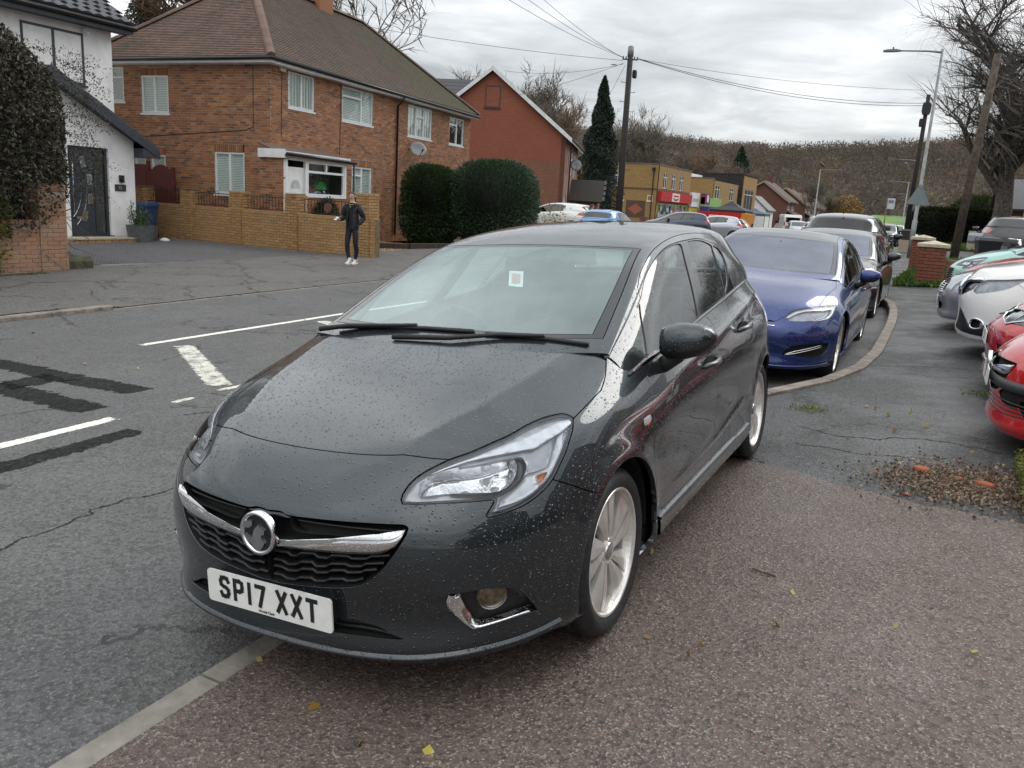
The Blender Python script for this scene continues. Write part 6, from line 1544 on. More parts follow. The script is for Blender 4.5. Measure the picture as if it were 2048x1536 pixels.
 # step: sandstone slab on a row of bricks
 st = empty('door_step',(X+.05,12,zb),label='sandstone doorstep edged with orange bricks at the white house door',cat='step')
 q = MB();q.box(0,.62,-.2,2.15,.12,.16);q.build('slab',plain('sandstone',(.40,.35,.26),.8,0,.15,6,.3),st)
 sh = MB();sh.box(0,.10,0,.215,0,.105);so = sh.build('brick_step_shape',MATS['buff_brick']);C.objects.unlink(so)
 for i in range(10):share('brick',so.data,st,(.50,-.19+i*.233,.012))
 c = MB();c.box(0,.49,-.19,2.12,0,.118);c.build('step_core',M_mortar(),st)
white_house()
def drive():
 """block-paved drive: every block laid in running bond"""
 m = brick_mat('drive_block',[(.105,.105,.11),(.125,.123,.125),(.09,.09,.095),(.115,.11,.108)],stain=.25,bmp=.4)
 root = bpy.data.objects.new('driveway',None);C.objects.link(root);root['kind'] = 'structure'
 sheet('bedding',np.arange(7.6,16.4,.8),-19.2,-12.95,4,plain('jointing',(.055,.055,.055),.9,0,.2,20),.006,None,parent=root)
 L,W = .208,.104;cand = []
 ca,sa = math.cos(.6),math.sin(.6);
 for j in range(-80,120):
  for i in range(-60,60):
   u = (i+.5*(j % 2))*L;v = j*W;x,y = -16+u*ca-v*sa,12+u*sa+v*ca
   if -19.0 < x < -13.0 and 8.0 < y < 15.85:cand.append((x,y))
 cand = np.array(cand);z = np.array([gz(x,y) for x,y in cand])
 P = np.c_[cand,z];order = np.argsort(((P-CAM)**2).sum(1))
 a,b = L/2-.004,W/2-.004
 box = [(-a,-b),(a,-b),(a,b),(-a,b)]
 rot = lambda q:(q[0]*ca-q[1]*sa,q[0]*sa+q[1]*ca)
 V = [(*rot(q),0) for q in box]+[(*rot((q[0]*.95,q[1]*.92)),.022) for q in box];F = [(4,5,6,7),(0,1,5,4),(1,2,6,5),(2,3,7,6),(3,0,4,7)]
 so = mesh('paver_shape',V,F,m);C.objects.unlink(so);J = MB()
 for k,i in enumerate(order):
  p = P[i]+[0,0,random.uniform(0,.003)]
  if k < 300:share('paving_block',so.data,root,tuple(p))
  else:J.add([np.array(v)+p for v in V],F)
 J.build('block_paving',m,root)['kind'] = 'stuff'
 strip_on_ground('drive_edging',[(-12.97,8.9),(-12.6,15.0)],.10,plain('pale_concrete',(.42,.41,.39),.8,0,.12,6),.045)
 gm = plain('gravel_gold',(.36,.25,.13),.9,0,.35,60,1.0)
 ground_poly('gravel_bed',[(-12.7,16.4),(-12.7,22),(-16.0,22),(-16.0,16.4)],gm,.02)
 P = np.c_[RNG.uniform(-16,-12.7,9000),RNG.uniform(16.4,22,9000),np.zeros(9000)];P[:,2] = [gz(x,y)+.03 for x,y,_ in P]
 leaf_cloud('gravel',P,leaf_mat('gravel_stone',[(.42,.30,.16),(.30,.20,.10),(.50,.38,.22)],.8,0),.035,None,flat=1.2,kind='stuff')
 # sleepers edging the bed
 for k,(x0,y0,x1,y1) in enumerate(((-15.9,17.2,-14.5,18.4),(-14.4,18.5,-13.2,19.8),(-13.2,19.9,-12.7,21.8))):
  s = MB();d = np.array([x1-x0,y1-y0,0]);L_ = np.linalg.norm(d);n_ = np.array([-d[1],d[0],0])/L_*.22;z0 = gz(x0,y0)
  s.obox((x0,y0,z0),d,n_,(0,0,.2));tag(s.build('timber_sleeper',plain('sleeper',(.035,.028,.024),.8,0,.3,10,.4)),['dark timber sleeper at the wall end of the gravel bed','dark timber sleeper midway along the gravel bed edge','dark timber sleeper at the far road end of the gravel'][k],'sleeper','sleepers edging the gravel bed')
drive()
def left_pier():
 root = empty('brick_pier_wall',(-12.6,7.0,-.2),label='low weathered brick wall ending in a taller pier, moss at its foot',cat='wall')
 y1 = 7.86;X = -12.46;zb = -.17;bm = M_mortar('pale_mortar',(.33,.29,.23))
 loc = np.array([-12.6,7.0,-.2])
 def rw(o,ex,w,h,mat,n,**k):
  return brick_wall(root,np.array(o)-loc,ex,w,h,mat,(),n,bm,proud=.010,**k)
 global CAM;keep = CAM;CAM = CAM-loc
 rw((X,7.36,zb),(0,1),.50,1.48,'old_brick',120,thick=.4,name='pier');rw((X-.4,7.355,zb),(1,0),.405,1.48,'old_brick',60,thick=.02,name='pier_side')
 rw((X-.02,6.62,zb),(0,1),.73,.86,'old_brick',90,thick=.2);rw((X-.06,4.6,zb),(0,1),2.0,.84,'red_brick',120,thick=.2)
 CAM = keep
 c = MB();a = np.array([X,7.36,zb])-loc
 for i in range(7):c.box(a[0]-.40,a[0]+.012,a[1]+i*.0725,a[1]+i*.0725+.066,a[2]+1.485,a[2]+1.60)
 for i in range(10):c.box(a[0]-.22,a[0]-.005,a[1]-.735+i*.0725,a[1]-.735+i*.0725+.066,a[2]+.865,a[2]+.975)
 c.build('coping',MATS['old_brick'],root)['kind'] = 'stuff'
 c = MB()
 for i in range(27):c.box(a[0]-.26,a[0]-.045,a[1]-2.75+i*.0725,a[1]-2.75+i*.0725+.066,a[2]+.845,a[2]+1.06)
 c.build('red_coping',MATS['red_brick'],root)['kind'] = 'stuff'
 ms = np.c_[np.full(1500,X+.05)+RNG.uniform(-.03,.25,1500)**1,RNG.uniform(5.0,7.3,1500),np.full(1500,0.0)];ms[:,2] = [gz(-9,y)+.045 for y in ms[:,1]]
 leaf_cloud('moss',ms,leaf_mat('moss_leaf',[(.06,.085,.02),(.09,.11,.03),(.05,.06,.02)],.8,.1),.03,None,kind='stuff',up=.5)
left_pier()
def big_shrub():
 root = empty('conifer_shrub',(-14.0,7.35,-.2),label='huge dark overgrown conifer shrub behind the left brick pier',cat='shrub')
 dk = leaf_mat('dark_needle',[(.028,.025,.015),(.042,.034,.02),(.020,.024,.012),(.06,.042,.024),(.035,.05,.016)],.6,.1)
 br = leaf_mat('bright_needle',[(.10,.13,.012),(.07,.11,.012),(.14,.16,.02)],.5,.25)
 n = 110000;q,d = lump_points(n,None,5);rr = bumps(d,3,26,.35,.30);P = q*rr[:,None]*np.array([1.35,2.25,2.5])+np.array([0,-.75,2.2])
 P[:,2] = np.maximum(P[:,2],.1);leaf_cloud('foliage',P,dk,.072,root,flat=.5,seed=2)
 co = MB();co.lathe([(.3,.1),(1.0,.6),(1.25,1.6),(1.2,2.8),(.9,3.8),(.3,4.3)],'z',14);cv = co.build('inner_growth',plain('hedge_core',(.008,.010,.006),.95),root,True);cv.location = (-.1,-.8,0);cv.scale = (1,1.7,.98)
 # drooping sprays reaching out over the drive
 r = np.random.default_rng(8);S = []
 for _ in range(330):
  a = r.uniform(-.4,1.5);z = r.uniform(1.3,4.1);rad = 1.75+.35*r.random();p = np.array([1.3*math.cos(a)*rad/1.8,math.sin(a)*rad*1.1-.55,z]);v = np.array([math.cos(a)*.6,math.sin(a),.25*r.normal()+.1]);L = r.uniform(.25,.85)
  for t in np.linspace(0,1,26):S.append(p+v*L*t+np.array([0,0,-.45*L*t*t])+r.normal(size=3)*.022)
 leaf_cloud('spray',np.array(S),dk,.036,root,flat=.5,seed=4)
 q,d = lump_points(5200,None,9);P = q*np.array([.42,.8,.85])*bumps(d,5,12,.4,.3)[:,None]+np.array([1.35,-1.15,1.0]);leaf_cloud('young_growth',P,br,.06,root,flat=.6,seed=6)
 tm = MB();tm.tube([(0,0,0),(.1,0,1),(-.1,.1,2.2),(0,0,3.5)],[.16,.13,.1,.04],8)
 for k in range(14):a = k*2.4;tm.tube([(0,0,.4+k*.22),(.6*math.cos(a),.6*math.sin(a),.9+k*.23),(1.2*math.cos(a),1.4*math.sin(a),1.1+k*.24)],[.05,.035,.015],5)
 pts = [(r.uniform(.6,1.5),r.uniform(-1.2,1.1),r.uniform(.4,1.7)) for _ in range(120)];twigs(tm,pts,[(r.normal(),r.normal(),r.normal()*.6) for _ in pts],.55,.008,3)
 tm.build('trunk',bark,root)
big_shrub()
def small_left():
 pot = plain('pot_grey',(.10,.105,.11),.6,0,.15,8)
 for k,(x,y,s,lab,gr) in enumerate(((-18.2,13.95,1.0,'grey rectangular planter with spiky green plant by the white house corner',1),(-18.55,14.42,.9,'brown square planter behind the grey planter by the blue bin',0))):
  root = empty('planter',(x,y,gz(x,y)+.02),(0,0,.1),lab,'planter')
  b = MB();w = .26*s;h = .46*s;V = [(-w*.85,-w*.85,0),(w*.85,-w*.85,0),(w*.85,w*.85,0),(-w*.85,w*.85,0),(-w,-w,h),(w,-w,h),(w,w,h),(-w,w,h),(-w*.9,-w*.9,h),(w*.9,-w*.9,h),(w*.9,w*.9,h),(-w*.9,w*.9,h),(-w*.9,-w*.9,h-.05),(w*.9,-w*.9,h-.05),(w*.9,w*.9,h-.05),(-w*.9,w*.9,h-.05)]
  F = [(3,2,1,0)]+[(i,(i+1) % 4,4+(i+1) % 4,4+i) for i in range(4)]+[(4+i,4+(i+1) % 4,8+(i+1) % 4,8+i) for i in range(4)]+[(8+i,8+(i+1) % 4,12+(i+1) % 4,12+i) for i in range(4)]+[(12,13,14,15)]
  b.add(V,F);b.build('pot',pot if gr else plain('pot_brown',(.09,.07,.065),.6),root)
  if gr:
   r = np.random.default_rng(3);P = np.c_[r.normal(0,.13,700),r.normal(0,.13,700),h+np.abs(r.normal(.16,.15,700))];leaf_cloud('plant',P,leaf_mat('pot_leaf',[(.05,.09,.03),(.08,.13,.05),(.04,.06,.03)]),.09,root,flat=.25,up=1.2)
   s_ = MB();s_.tube([(-.1,-.1,h-.05),(-.16,-.12,h+.3),(-.18,-.13,h+.62)],[.012,.01,.004],5);s_.build('stem',bark,root)
   P = np.c_[r.normal(-.17,.03,120),r.normal(-.12,.03,120),r.uniform(h+.15,h+.65,120)];leaf_cloud('sprig',P,MATS['pot_leaf'],.05,root,flat=.3,up=.8)
 wheelie('blue wheelie bin between the white house corner and the buff garden wall',(-19.35,15.0),.4,(.025,.06,.17))
 # two stakes leaning by the shrub, concrete foot
 for k,(x,y,dx,lab) in enumerate(((-12.9,8.05,-.42,'longer leaning galvanised pole beside the conifer shrub and brick pier'),(-12.95,7.8,-.2,'shorter galvanised pole leaning close to the brick pier'))):
  p = MB();z = gz(x,y);p.tube([(x,y,z),(x+dx*.2,y-.02,z+.9),(x+dx*.7,y-.35,z+(2.1 if k == 0 else 1.3))],.022,8);tag(p.build('leaning_pole',plain('galv',(.38,.40,.42),.5,.4,.25,5),None,True),lab,'pole')
 b = MB();b.add(*_rbox(-13.15,-12.6,7.92,8.45,-.2,.12));tag(b.build('concrete_block',plain('mossy_block',(.06,.06,.035),.9,0,.3,5,.4)),'mossy concrete block at the foot of the leaning poles','block')
 w = MB();w.lathe([(.001,.0),(.15,.0),(.13,.05),(.06,.09),(.001,.1)],'z',14,(-18.2,14.75,gz(-18,14.7)+.02));tag(w.build('white_bag',MATS['white_board'],None,True),'small white bundle on the drive beside the brown planter','bag')
def wheelie(label,xy,rz,col,h=1.06,grp=None):
 x,y = xy;root = empty('wheelie_bin',(x,y,gz(x,y)+.02),(0,0,rz),label,'bin',grp);m = plain('bin_%02d%02d' % (int(col[0]*99),int(col[2]*99)),col,.45,0,.08,8)
 b = MB();w0,w1,d0,d1 = .20,.28,.24,.34
 V = [(-w0,-d0,.06),(w0,-d0,.06),(w0,d0,.06),(-w0,d0,.06),(-w1,-d1,h-.1),(w1,-d1,h-.1),(w1,d1,h-.1),(-w1,d1,h-.1)]
 b.add(V,[(3,2,1,0),(0,1,5,4),(1,2,6,5),(2,3,7,6),(3,0,4,7),(4,5,6,7)]);b.box(-w1-.02,w1+.02,-d1-.02,d1+.02,h-.14,h-.10);b.build('body',m,root)
 l = MB();l.prism([(-w1-.03,-d1-.04,h-.095),(w1+.03,-d1-.04,h-.095),(w1+.03,-d1+.03,h-.03),(w1+.03,d1,h),(-w1-.03,d1,h),(-w1-.03,-d1+.03,h-.03)][:4],(0,0,.001)) if False else l.add(*_lid(w1+.03,d1+.04,h));l.build('lid',m,root)
 hd = MB();hd.tube([(-w1,d1+.05,h-.08),(w1,d1+.05,h-.08)],.02,8);hd.build('handle',m,root)
 for s in (-1,1):q = MB();q.lathe([(.001,-.025),(.10,-.025),(.10,.025),(.001,.025)],'x',14,(s*.24,d0+.02,.10));q.build('wheel',M_('rubber'),root,True)
 return root
def _lid(w,d,h):
 V = [(-w,-d,h-.095),(w,-d,h-.095),(w,d,h-.095),(-w,d,h-.095),(-w*.85,-d*.8,h-.02),(w*.85,-d*.8,h-.02),(w*.85,d*.9,h),(-w*.85,d*.9,h)]
 return V,[(3,2,1,0),(0,1,5,4),(1,2,6,5),(2,3,7,6),(3,0,4,7),(4,5,6,7)]
small_left()
def hedge(name,c,half,label,seed,cols,n=26000,size=.075,top=.08,cat='hedge',squareness=4.0,zcut=0.0):
 """clipped hedge: rounded box of leaves"""
 x,y = c;root = empty(name,(x,y,gz(x,y)-.05),label=label,cat=cat);r = np.random.default_rng(seed)
 d = r.normal(size=(n,3));d /= np.linalg.norm(d,axis=1,keepdims=True);p = squareness
 s = 1/(np.abs(d)**p).sum(1)**(1/p);rad = s*(r.random(n)**.12)*bumps(d,seed+1,40,.06,.18)
 P = d*rad[:,None]*np.array(half)+np.array([0,0,half[2]]);P += r.normal(size=P.shape)*.03
 leaf_cloud('foliage',P,leaf_mat('hedge_leaf_%d' % seed,cols),size,root,flat=.7,seed=seed)
 co = MB();V = []
 for i in range(7):
  for j in range(14):
   th,ph = math.pi*(i+.5)/7,2*math.pi*j/14;v = np.array([math.sin(th)*math.cos(ph),math.sin(th)*math.sin(ph),math.cos(th)]);v = v/((np.abs(v)**p).sum()**(1/p))*.80;V.append(tuple(v*np.array(half)+np.array([0,0,half[2]])))
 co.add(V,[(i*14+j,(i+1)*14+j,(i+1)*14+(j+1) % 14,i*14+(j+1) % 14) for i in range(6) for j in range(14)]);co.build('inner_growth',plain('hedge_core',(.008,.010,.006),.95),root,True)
 m = MB();st = [(r.uniform(-.8,.8)*half[0],r.uniform(-.8,.8)*half[1]) for _ in range(10)]
 for a,b in st:m.tube([(a,b,0),(a*.95,b*.95,half[2]*.6),(a*.9,b*.9,half[2]*1.4)],[.03,.022,.01],5)
 m.build('stem',bark,root);return root
G1 = [(.022,.045,.014),(.035,.065,.02),(.05,.085,.028),(.018,.032,.012),(.075,.11,.045)]
G2 = [(.022,.048,.024),(.038,.075,.036),(.022,.04,.02),(.09,.13,.08),(.05,.09,.045)]
def hedges():
 hedge('hedge',(-15.5,24.5),(.85,1.15,1.42),'darker flat-topped clipped hedge in front of the brick house',11,G1)
 hedge('hedge',(-13.85,26.5),(1.25,2.3,1.60),'large rounded grey-green clipped hedge right of the flat-topped one',12,G2,34000,squareness=3.0)
 hedge('golden_conifer',(-15.35,20.55),(.33,.33,.62),'small golden dwarf conifer by the brick house downpipe',13,[(.16,.17,.015),(.11,.13,.015),(.20,.20,.03)],3000,.05,cat='conifer',squareness=2.0)
 hedge('front_shrub',(-15.6,18.7),(.35,.5,.75),'straggly dark green shrub behind the end wall pier',14,[(.02,.03,.012),(.035,.05,.02),(.05,.045,.025)],2600,.07,cat='shrub',squareness=2.0)
 hedge('front_shrub',(-16.2,17.3),(.3,.3,.75),'yellow-green bush between porch and garden wall railing',15,[(.07,.08,.015),(.05,.06,.015)],1500,.06,cat='shrub',squareness=2.0)
hedges()
# ---------------------------------------------------------------- other cars
def other_car(name,label,kind,pm,pos,head,over=None,omit=(),k=4,style='five',roll=0.0,group=None,cat='car',extra=(),R=.3125,glassm=None,inside=True,smat='dark_glass',plate=None,handles=True,mirror=True,roof_glass=False,ws_t=None,chrome=()):
 L,U,w = wnets(kind);root = empty(name,pos,(0,0,0),label,cat,group)
 root.rotation_euler = (0,roll,head) if roll else (0,0,head)
 F = {a:b for a,b in FEAT.items()}
 if over and 'headlight' in over:
  for n in list(F):
   if n.startswith('hl_'):F.pop(n)
 for n in omit:F.pop(n,None)
 F.update(over or {})
 ym = np.array(w['y']);yy = lambda y:float(np.interp(y,ym[:,0],ym[:,1]));zm = np.array(w['z']);zq = lambda z:float(np.interp(z,zm[:,0],zm[:,1]))
 arch = R+.035
 L.disp = None
 crease(L,[('arch',(yy(.86),R,arch),.012,.05),('arch',(yy(3.371),R,arch),.012,.05),('yz',[(yy(1.25),zq(.80),0),(yy(2.1),zq(.905),1),(yy(2.8),zq(.985),1),(yy(3.7),zq(1.03),0)],.014,.05)])
 o = dict(hubs=(yy(.86),yy(3.371)),hub_z=R,arch=arch,length=yy(4.02),half_w=.873*w['sx'],rear_edge=[(yy(a),zq(b)) for a,b in HATCH['rear_edge']],sill_y=tuple(yy(a) for a in HATCH['sill_y']),sill_z=zq(.315),extra=[e for e in extra if e in F],lens_depth=.025,lo=True)
 if 'hl_reflector' in F:o['reflector'] = tuple([.60*w['sx'],yy(.275),zq(.735),.2])
 o['omit'] = tuple(omit)
 R_ = body(root,L,U,F,k,pm,o)
 for n,mt,of in (('grille_lower','deep_black',-.03),('grille','deep_black',-.03),('slot','deep_black',-.03),('intake','deep_black',-.03)):
  if n in R_:panel2(n if n != 'slot' else 'upper_grille',L,R_[n],M_(mt),root,0,of)
 if 'fog' in R_:
  for s in (1,-1):panel2('fog_recess',L,R_['fog'],M_('deep_black'),root,s,-.03)
 for n in extra:
  if n in R_:
   mt = {'cladding':'black_plastic','grille_side':'gloss_black','intake_side':'deep_black','nose_strip':'gloss_black','grille_main':'deep_black'}[n]
   for s in ((1,-1) if n not in ('nose_strip',) else (1,-1)):panel2({'cladding':'bumper_cladding','grille_side':'grille','intake_side':'lower_grille','nose_strip':'nose_strip','grille_main':'grille'}[n],L,R_[n],M_(mt),root,s,-.012 if n != 'cladding' else .006)
 for n,wd in chrome:
  q = outline(F[n],4);pts = L.S(q[:,0],q[:,1])+L.nrm(q[:,0],q[:,1])*.004
  for s in (1,-1):MB().tube(pts*[s,1,1],wd,5,cap=False).build('chrome_surround',M_('chrome'),root,True)
 uo = dict(smat=smat,wmat=glassm or 'windscreen',roof_glass=roof_glass)
 upper(root,U,F,k,pm,uo)
 if inside:interior(root,dict(ws_base=yy(1.08),half_w=.86*w['sx'],belt=zq(.98),lo=True,mirror_z=zq(1.285),seat_z=zq(.52)))
 for s in (1,-1):
  for y in (.86,3.371):wheel(root,s*(.873*w['sx']-.135),yy(y),R,style,lo=True,R=R,rim=R*.73)
  if mirror:door_mirror(root,s,.855*w['sx'],yy(1.53),zq(1.035),pm)
  if handles:
   for y in (2.0,2.72):
    st = yz_line(L,[(yy(y),zq(.86 if y < 2.5 else .92))],7,13)[0];p = L.S(st[:1],st[1:])[0];n = L.nrm(st[:1],st[1:])[0];hb = MB()
    a,b = p+[0,-.09,0],p+[0,.09,.01]
    hb.tube([(a+n*.004)*[s,1,1],(a+n*.03+[0,.03,0])*[s,1,1],(b+n*.03-[0,.03,0])*[s,1,1],(b+n*.004)*[s,1,1]],.011,6);hb.build('door_handle',pm,R_[('front_door' if y < 2.5 else 'rear_door')+str(s)],True)
 if plate:number_plate(root,plate[0],0,plate[1],plate[2])
 return root,L,U,R_
def blue_saloon():
 F = json.loads('''{"headlight":[[[2.327,7.23],[2.708,7.845],[3.247,8.216],[3.943,8.434],[4.922,8.501],[6.153,8.472]],[[6.153,8.472],[5.926,7.856],[5.546,7.3],[5.059,6.967],[4.28,6.823]],[[4.28,6.823],[3.985,7.005],[3.326,6.956],[2.785,6.941],[2.327,7.23]]],"hl_band":[[[2.418,7.243],[2.776,7.793],[3.282,8.133],[3.943,8.337],[4.917,8.397],[6.038,8.384]],[[6.038,8.384],[5.837,7.87],[5.49,7.37],[5.038,7.092],[4.33,6.928]],[[4.33,6.928],[4.352,7.083],[4.939,7.264],[5.31,7.583],[5.58,8.038]],[[5.58,8.038],[4.888,8.042],[3.935,8.038],[3.38,7.9],[2.907,7.574],[2.638,7.267]],[[2.638,7.267],[2.418,7.243]]],"shut":[[[1.225,6.387],[1.528,6.44],[1.894,6.631]],[[1.894,6.631],[2.098,6.999],[2.327,7.29]]],"nose_strip":[[[1.151,6.773],[1.42,6.775],[1.676,6.73],[1.884,6.658]],[[1.884,6.658],[1.532,6.352],[1.192,6.23]],[[1.192,6.23],[1.151,6.773]]],"hoodside":[[[4.575,8.503],[4.745,8.936],[5.097,9.653],[5.599,10.4],[6.091,10.81]]],"fog":[[[2.498,2.241],[2.593,2.798],[2.839,3.351],[3.353,3.728],[4.16,3.977],[5.149,3.958]],[[5.149,3.958],[5.046,3.135],[4.799,2.428],[4.468,2.051],[4.069,1.965]],[[4.069,1.965],[3.242,2.289],[2.498,2.241]]]}''')
 pm = paint('blue_paint',(.008,.028,.15),.25,.6,.30)
 root,L,U,R = other_car('blue_saloon','deep blue saloon parked behind the dark grey hatchback, facing us','saloon',pm,(-.06,6.15,.03),0,F,('grille','slot','chrome','intake','hl_reflector','hl_dark','hl_amber','hl_pale','hl_in','fogchrome'),6,'ten',.03,extra=('nose_strip',),R=.34,glassm='blue_screen',smat='dark_glass',roof_glass=True)
 for s in (1,-1):
  for f in (.30,.62):
   q = outline(F['fog'],4);a = q[np.argmin(q[:,0])];b = q[np.argmax(q[:,0])]
   pts = np.array([a+(b-a)*t+np.array([0,(f-.45)*.9*min(1,4*t)]) for t in np.linspace(.05,.80,12)]);P = L.S(pts[:,0],pts[:,1])+L.nrm(pts[:,0],pts[:,1])*-.006
   MB().tube(P*[s,1,1],.006,5).build('chrome_strip',M_('chrome'),root,True)
 q = np.array([[0,0],[1.5,0]]);
 z = catmull(np.array([[0,6.06],[1.0,6.04],[1.9,6.0]]),6);P = L.S(z[:,0],z[:,1])+L.nrm(z[:,0],z[:,1])*.004
 for s in (1,-1):MB().tube(P*[s,1,1],.006,5).build('nose_chrome',M_('chrome'),root,True)
 lip = np.array([[0,.75],[2,.75],[4,.8],[5.4,.9]])
 for s in (1,-1):strip(L,catmull(lip+[0,.13],6),catmull(lip-[0,.13],6),40,[(0,0),(.3,.012),(.7,.012),(1,0)],'lip',pm,root,s)
def all_cars():
 glass('blue_screen',(.45,.5,.58),2.3,False,.08,0,(.62,.66,.86),.3,(.86,.88,1.0));  # lavender diffuse share paints the bright sky reflection into this windscreen
 blue_saloon()
 dk = paint('charcoal_paint',(.020,.022,.024),.2,.5,.35,drops=False);bl = paint('black_paint',(.008,.009,.010),.2,.3,.3,drops=False)
 other_car('saloon_car','charcoal saloon parked between the deep blue saloon and the black off-roader','saloon',dk,(-.10,12.0,gz(0,12)-.1),0,None,('slot','chrome','hl_reflector','hl_dark','hl_amber','hl_pale','hl_band','hl_in','fogchrome'),4,'five',R=.34,glassm='blue_screen')
 suv,L,U,R = other_car('off_roader','tall black off-roader seen from behind, parked ahead of the two saloons','bigsuv',bl,(-.42,22.6,gz(0,18)-.1),math.pi,None,('slot','chrome','hl_reflector','hl_dark','hl_amber','hl_pale','hl_band','hl_in','fogchrome'),4,'seven',R=.37,glassm='dark_glass',inside=False)
 sf = MB();sf.prism([(0,4.05,1.715),(.012,4.25,1.70),(0,4.27,1.77),(-.012,4.25,1.70)],(0,.02,0));sf.build('roof_aerial',M_('black_plastic'),suv)
 wh = paint('white_paint',(.84,.84,.82),0,0,.3,drops=False);rd = paint('red_paint',(.42,.012,.022),.15,.25,.3,drops=False);mt = paint('mint_paint',(.33,.56,.50),0,0,.3,drops=False);sv = paint('silver_paint',(.40,.42,.46),.1,.7,.35,drops=False);rd2 = paint('bright_red_paint',(.50,.012,.018),.1,.1,.28,drops=False)
 H = -math.pi/2;sub = ('slot','chrome','grille','intake','hl_reflector','hl_dark','hl_amber','hl_pale','hl_band','hl_in','fogchrome')
 N = json.loads('''{"headlight":[[[2.825,5.681],[2.94,6.333],[3.372,6.972],[4.61,7.086],[5.311,7.216],[5.717,7.291]],[[5.717,7.291],[5.473,6.878],[5.072,6.343],[4.673,6.043],[3.84,5.644]],[[3.84,5.644],[3.262,5.453],[2.825,5.681]]],"grille_side":[[[1.309,4.876],[1.285,5.618],[1.367,6.389],[1.728,6.792],[3.297,6.991]],[[3.297,6.991],[2.874,6.323],[2.631,5.769],[1.309,4.876]]],"fog":[[[3.193,1.895],[3.297,2.377],[3.715,2.571],[4.108,2.379],[4.251,1.97],[4.148,1.63],[3.732,1.476],[3.331,1.609],[3.193,1.895]]],"cladding":[[[1.485,3.397],[1.809,3.119],[2.424,2.501],[3.064,1.803],[3.488,1.426]],[[3.488,1.426],[4.2,1.617],[4.391,1.997],[4.938,2.109],[5.396,2.059]],[[5.396,2.059],[5.457,0.56],[4.981,0.406],[4.118,0.624],[2.704,0.861],[1.038,1.217]],[[1.038,1.217],[1.083,1.894],[1.485,3.397]]]}''')
 root,L,U,R = other_car('crossover_car','white crossover nosing out of the forecourt beside the silver saloon','suv',wh,(1.93,8.7,.24),H,N,sub,6,'five',R=.35,extra=('cladding','grille_side'),chrome=(('fog',.011),),inside=True)
 q = N['grille_side'];e = np.array(q[0]);P = L.S(e[:,0],e[:,1])+L.nrm(e[:,0],e[:,1])*.012
 for s in (1,-1):MB().tube(P*[s,1,1],[.022]*len(P),6).build('chrome_wing',M_('chrome'),root,True)
 fl = np.array(N['fog'][0]).mean(0)
 for s in (1,-1):
  c = L.S(fl[:1],fl[1:])[0]*[s,1,1];MB().lathe([(.001,-.01),(.05,-.005),(.055,.01)],'y',16,(c[0],c[1]+.05,c[2])).build('fog_lamp',M_('lamp_grey'),root,True)
 Mr = json.loads('''{"headlight":[[[3.084,5.335],[3.127,6.339],[3.339,7.068],[3.62,7.514],[3.859,7.924]],[[3.859,7.924],[4.319,7.048],[4.239,6.367],[3.973,5.665],[3.315,5.1]],[[3.315,5.1],[3.084,5.335]]],"grille_main":[[[1.169,5.366],[0.0,6.478],[0.0,7.147],[0.0,7.688]],[[0.0,7.688],[1.589,7.205],[2.092,6.31],[2.016,5.265]],[[2.016,5.265],[1.169,5.366]]],"fog":[[[0.226,2.5],[1.018,2.996],[1.9,2.974],[1.933,2.239],[1.049,1.851],[0.226,2.5]]]}''')
 root,L,U,R = other_car('silver_saloon','older silver saloon with barred grille next to the white crossover','mid',sv,(1.73,11.2,.22),H,Mr,sub,5,'five',extra=('grille_main',),inside=False,glassm='dark_glass')
 for s in (1,-1):
  for i in range(5):
   t = 4.9+i*.38;z = np.array([[0,t],[1.2,t],[1.9,t+.05]]);P = L.S(z[:,0],z[:,1])+L.nrm(z[:,0],z[:,1])*.006;MB().tube(P*[s,1,1],.008,5).build('grille_bar',M_('chrome'),root,True)
 number_plate(root,'',0,-.012,.40)
 gs = np.array([[0,4.7],[2.0,4.8],[2.1,6.9],[0,7.0]])
 other_car('red_hatchback','bright red hatchback mostly hidden between the silver saloon and the mint car','hatch',rd2,(1.95,13.5,.25),H,None,('slot','chrome','fogchrome'),4,'five',inside=False,glassm='dark_glass')
 mint,L,U,R = other_car('small_car','pale mint green small car furthest along the forecourt by the brick piers','small',mt,(1.83,15.9,.28),H,None,('slot','chrome','fogchrome'),5,'five',inside=False,glassm='dark_glass')
 for i in range(5):
  z = np.array([[0,3.9+i*.45],[1.5,3.9+i*.45],[2.6,4.0+i*.45]]);P = L.S(z[:,0],z[:,1])+L.nrm(z[:,0],z[:,1])*.004
  for s in (1,-1):MB().tube(P*[s,1,1],.012,5).build('grille_bar',M_('black_plastic'),mint,True)
 R2 = json.loads('''{"grille_side":[[[1.048,6.999],[0.0,7.593],[0.0,8.074],[0.62,8.326],[2.303,8.248]],[[2.303,8.248],[3.29,7.483],[2.763,7.148],[2.344,6.926],[2.046,6.638]],[[2.046,6.638],[1.048,6.999]]],"intake_side":[[[2.154,4.475],[2.686,4.392],[3.352,4.46],[4.139,4.515]],[[4.139,4.515],[4.065,3.279],[3.225,3.079],[2.72,3.118],[2.367,3.434]],[[2.367,3.434],[2.154,4.475]]]}'''); R1 = json.loads('''{"intake_side":[[[1.682,3.299],[2.008,3.699],[2.691,3.804],[3.473,3.92]],[[3.473,3.92],[3.682,3.033],[3.073,2.763],[2.469,2.657],[1.903,2.726]],[[1.903,2.726],[1.682,3.299]]]}''')
 r2,L,U,R = other_car('red_supermini','dark red car with slatted black grille, between white crossover and nearest red car','hatch',rd,(2.14,6.45,.20),H,R2,('slot','chrome','grille','intake','fogchrome'),6,'five',extra=('grille_side','intake_side'),chrome=(('grille_side',.009),),plate=('C5',-.012,.50),inside=False,glassm='dark_glass')
 q = outline(R2['grille_side'],3)
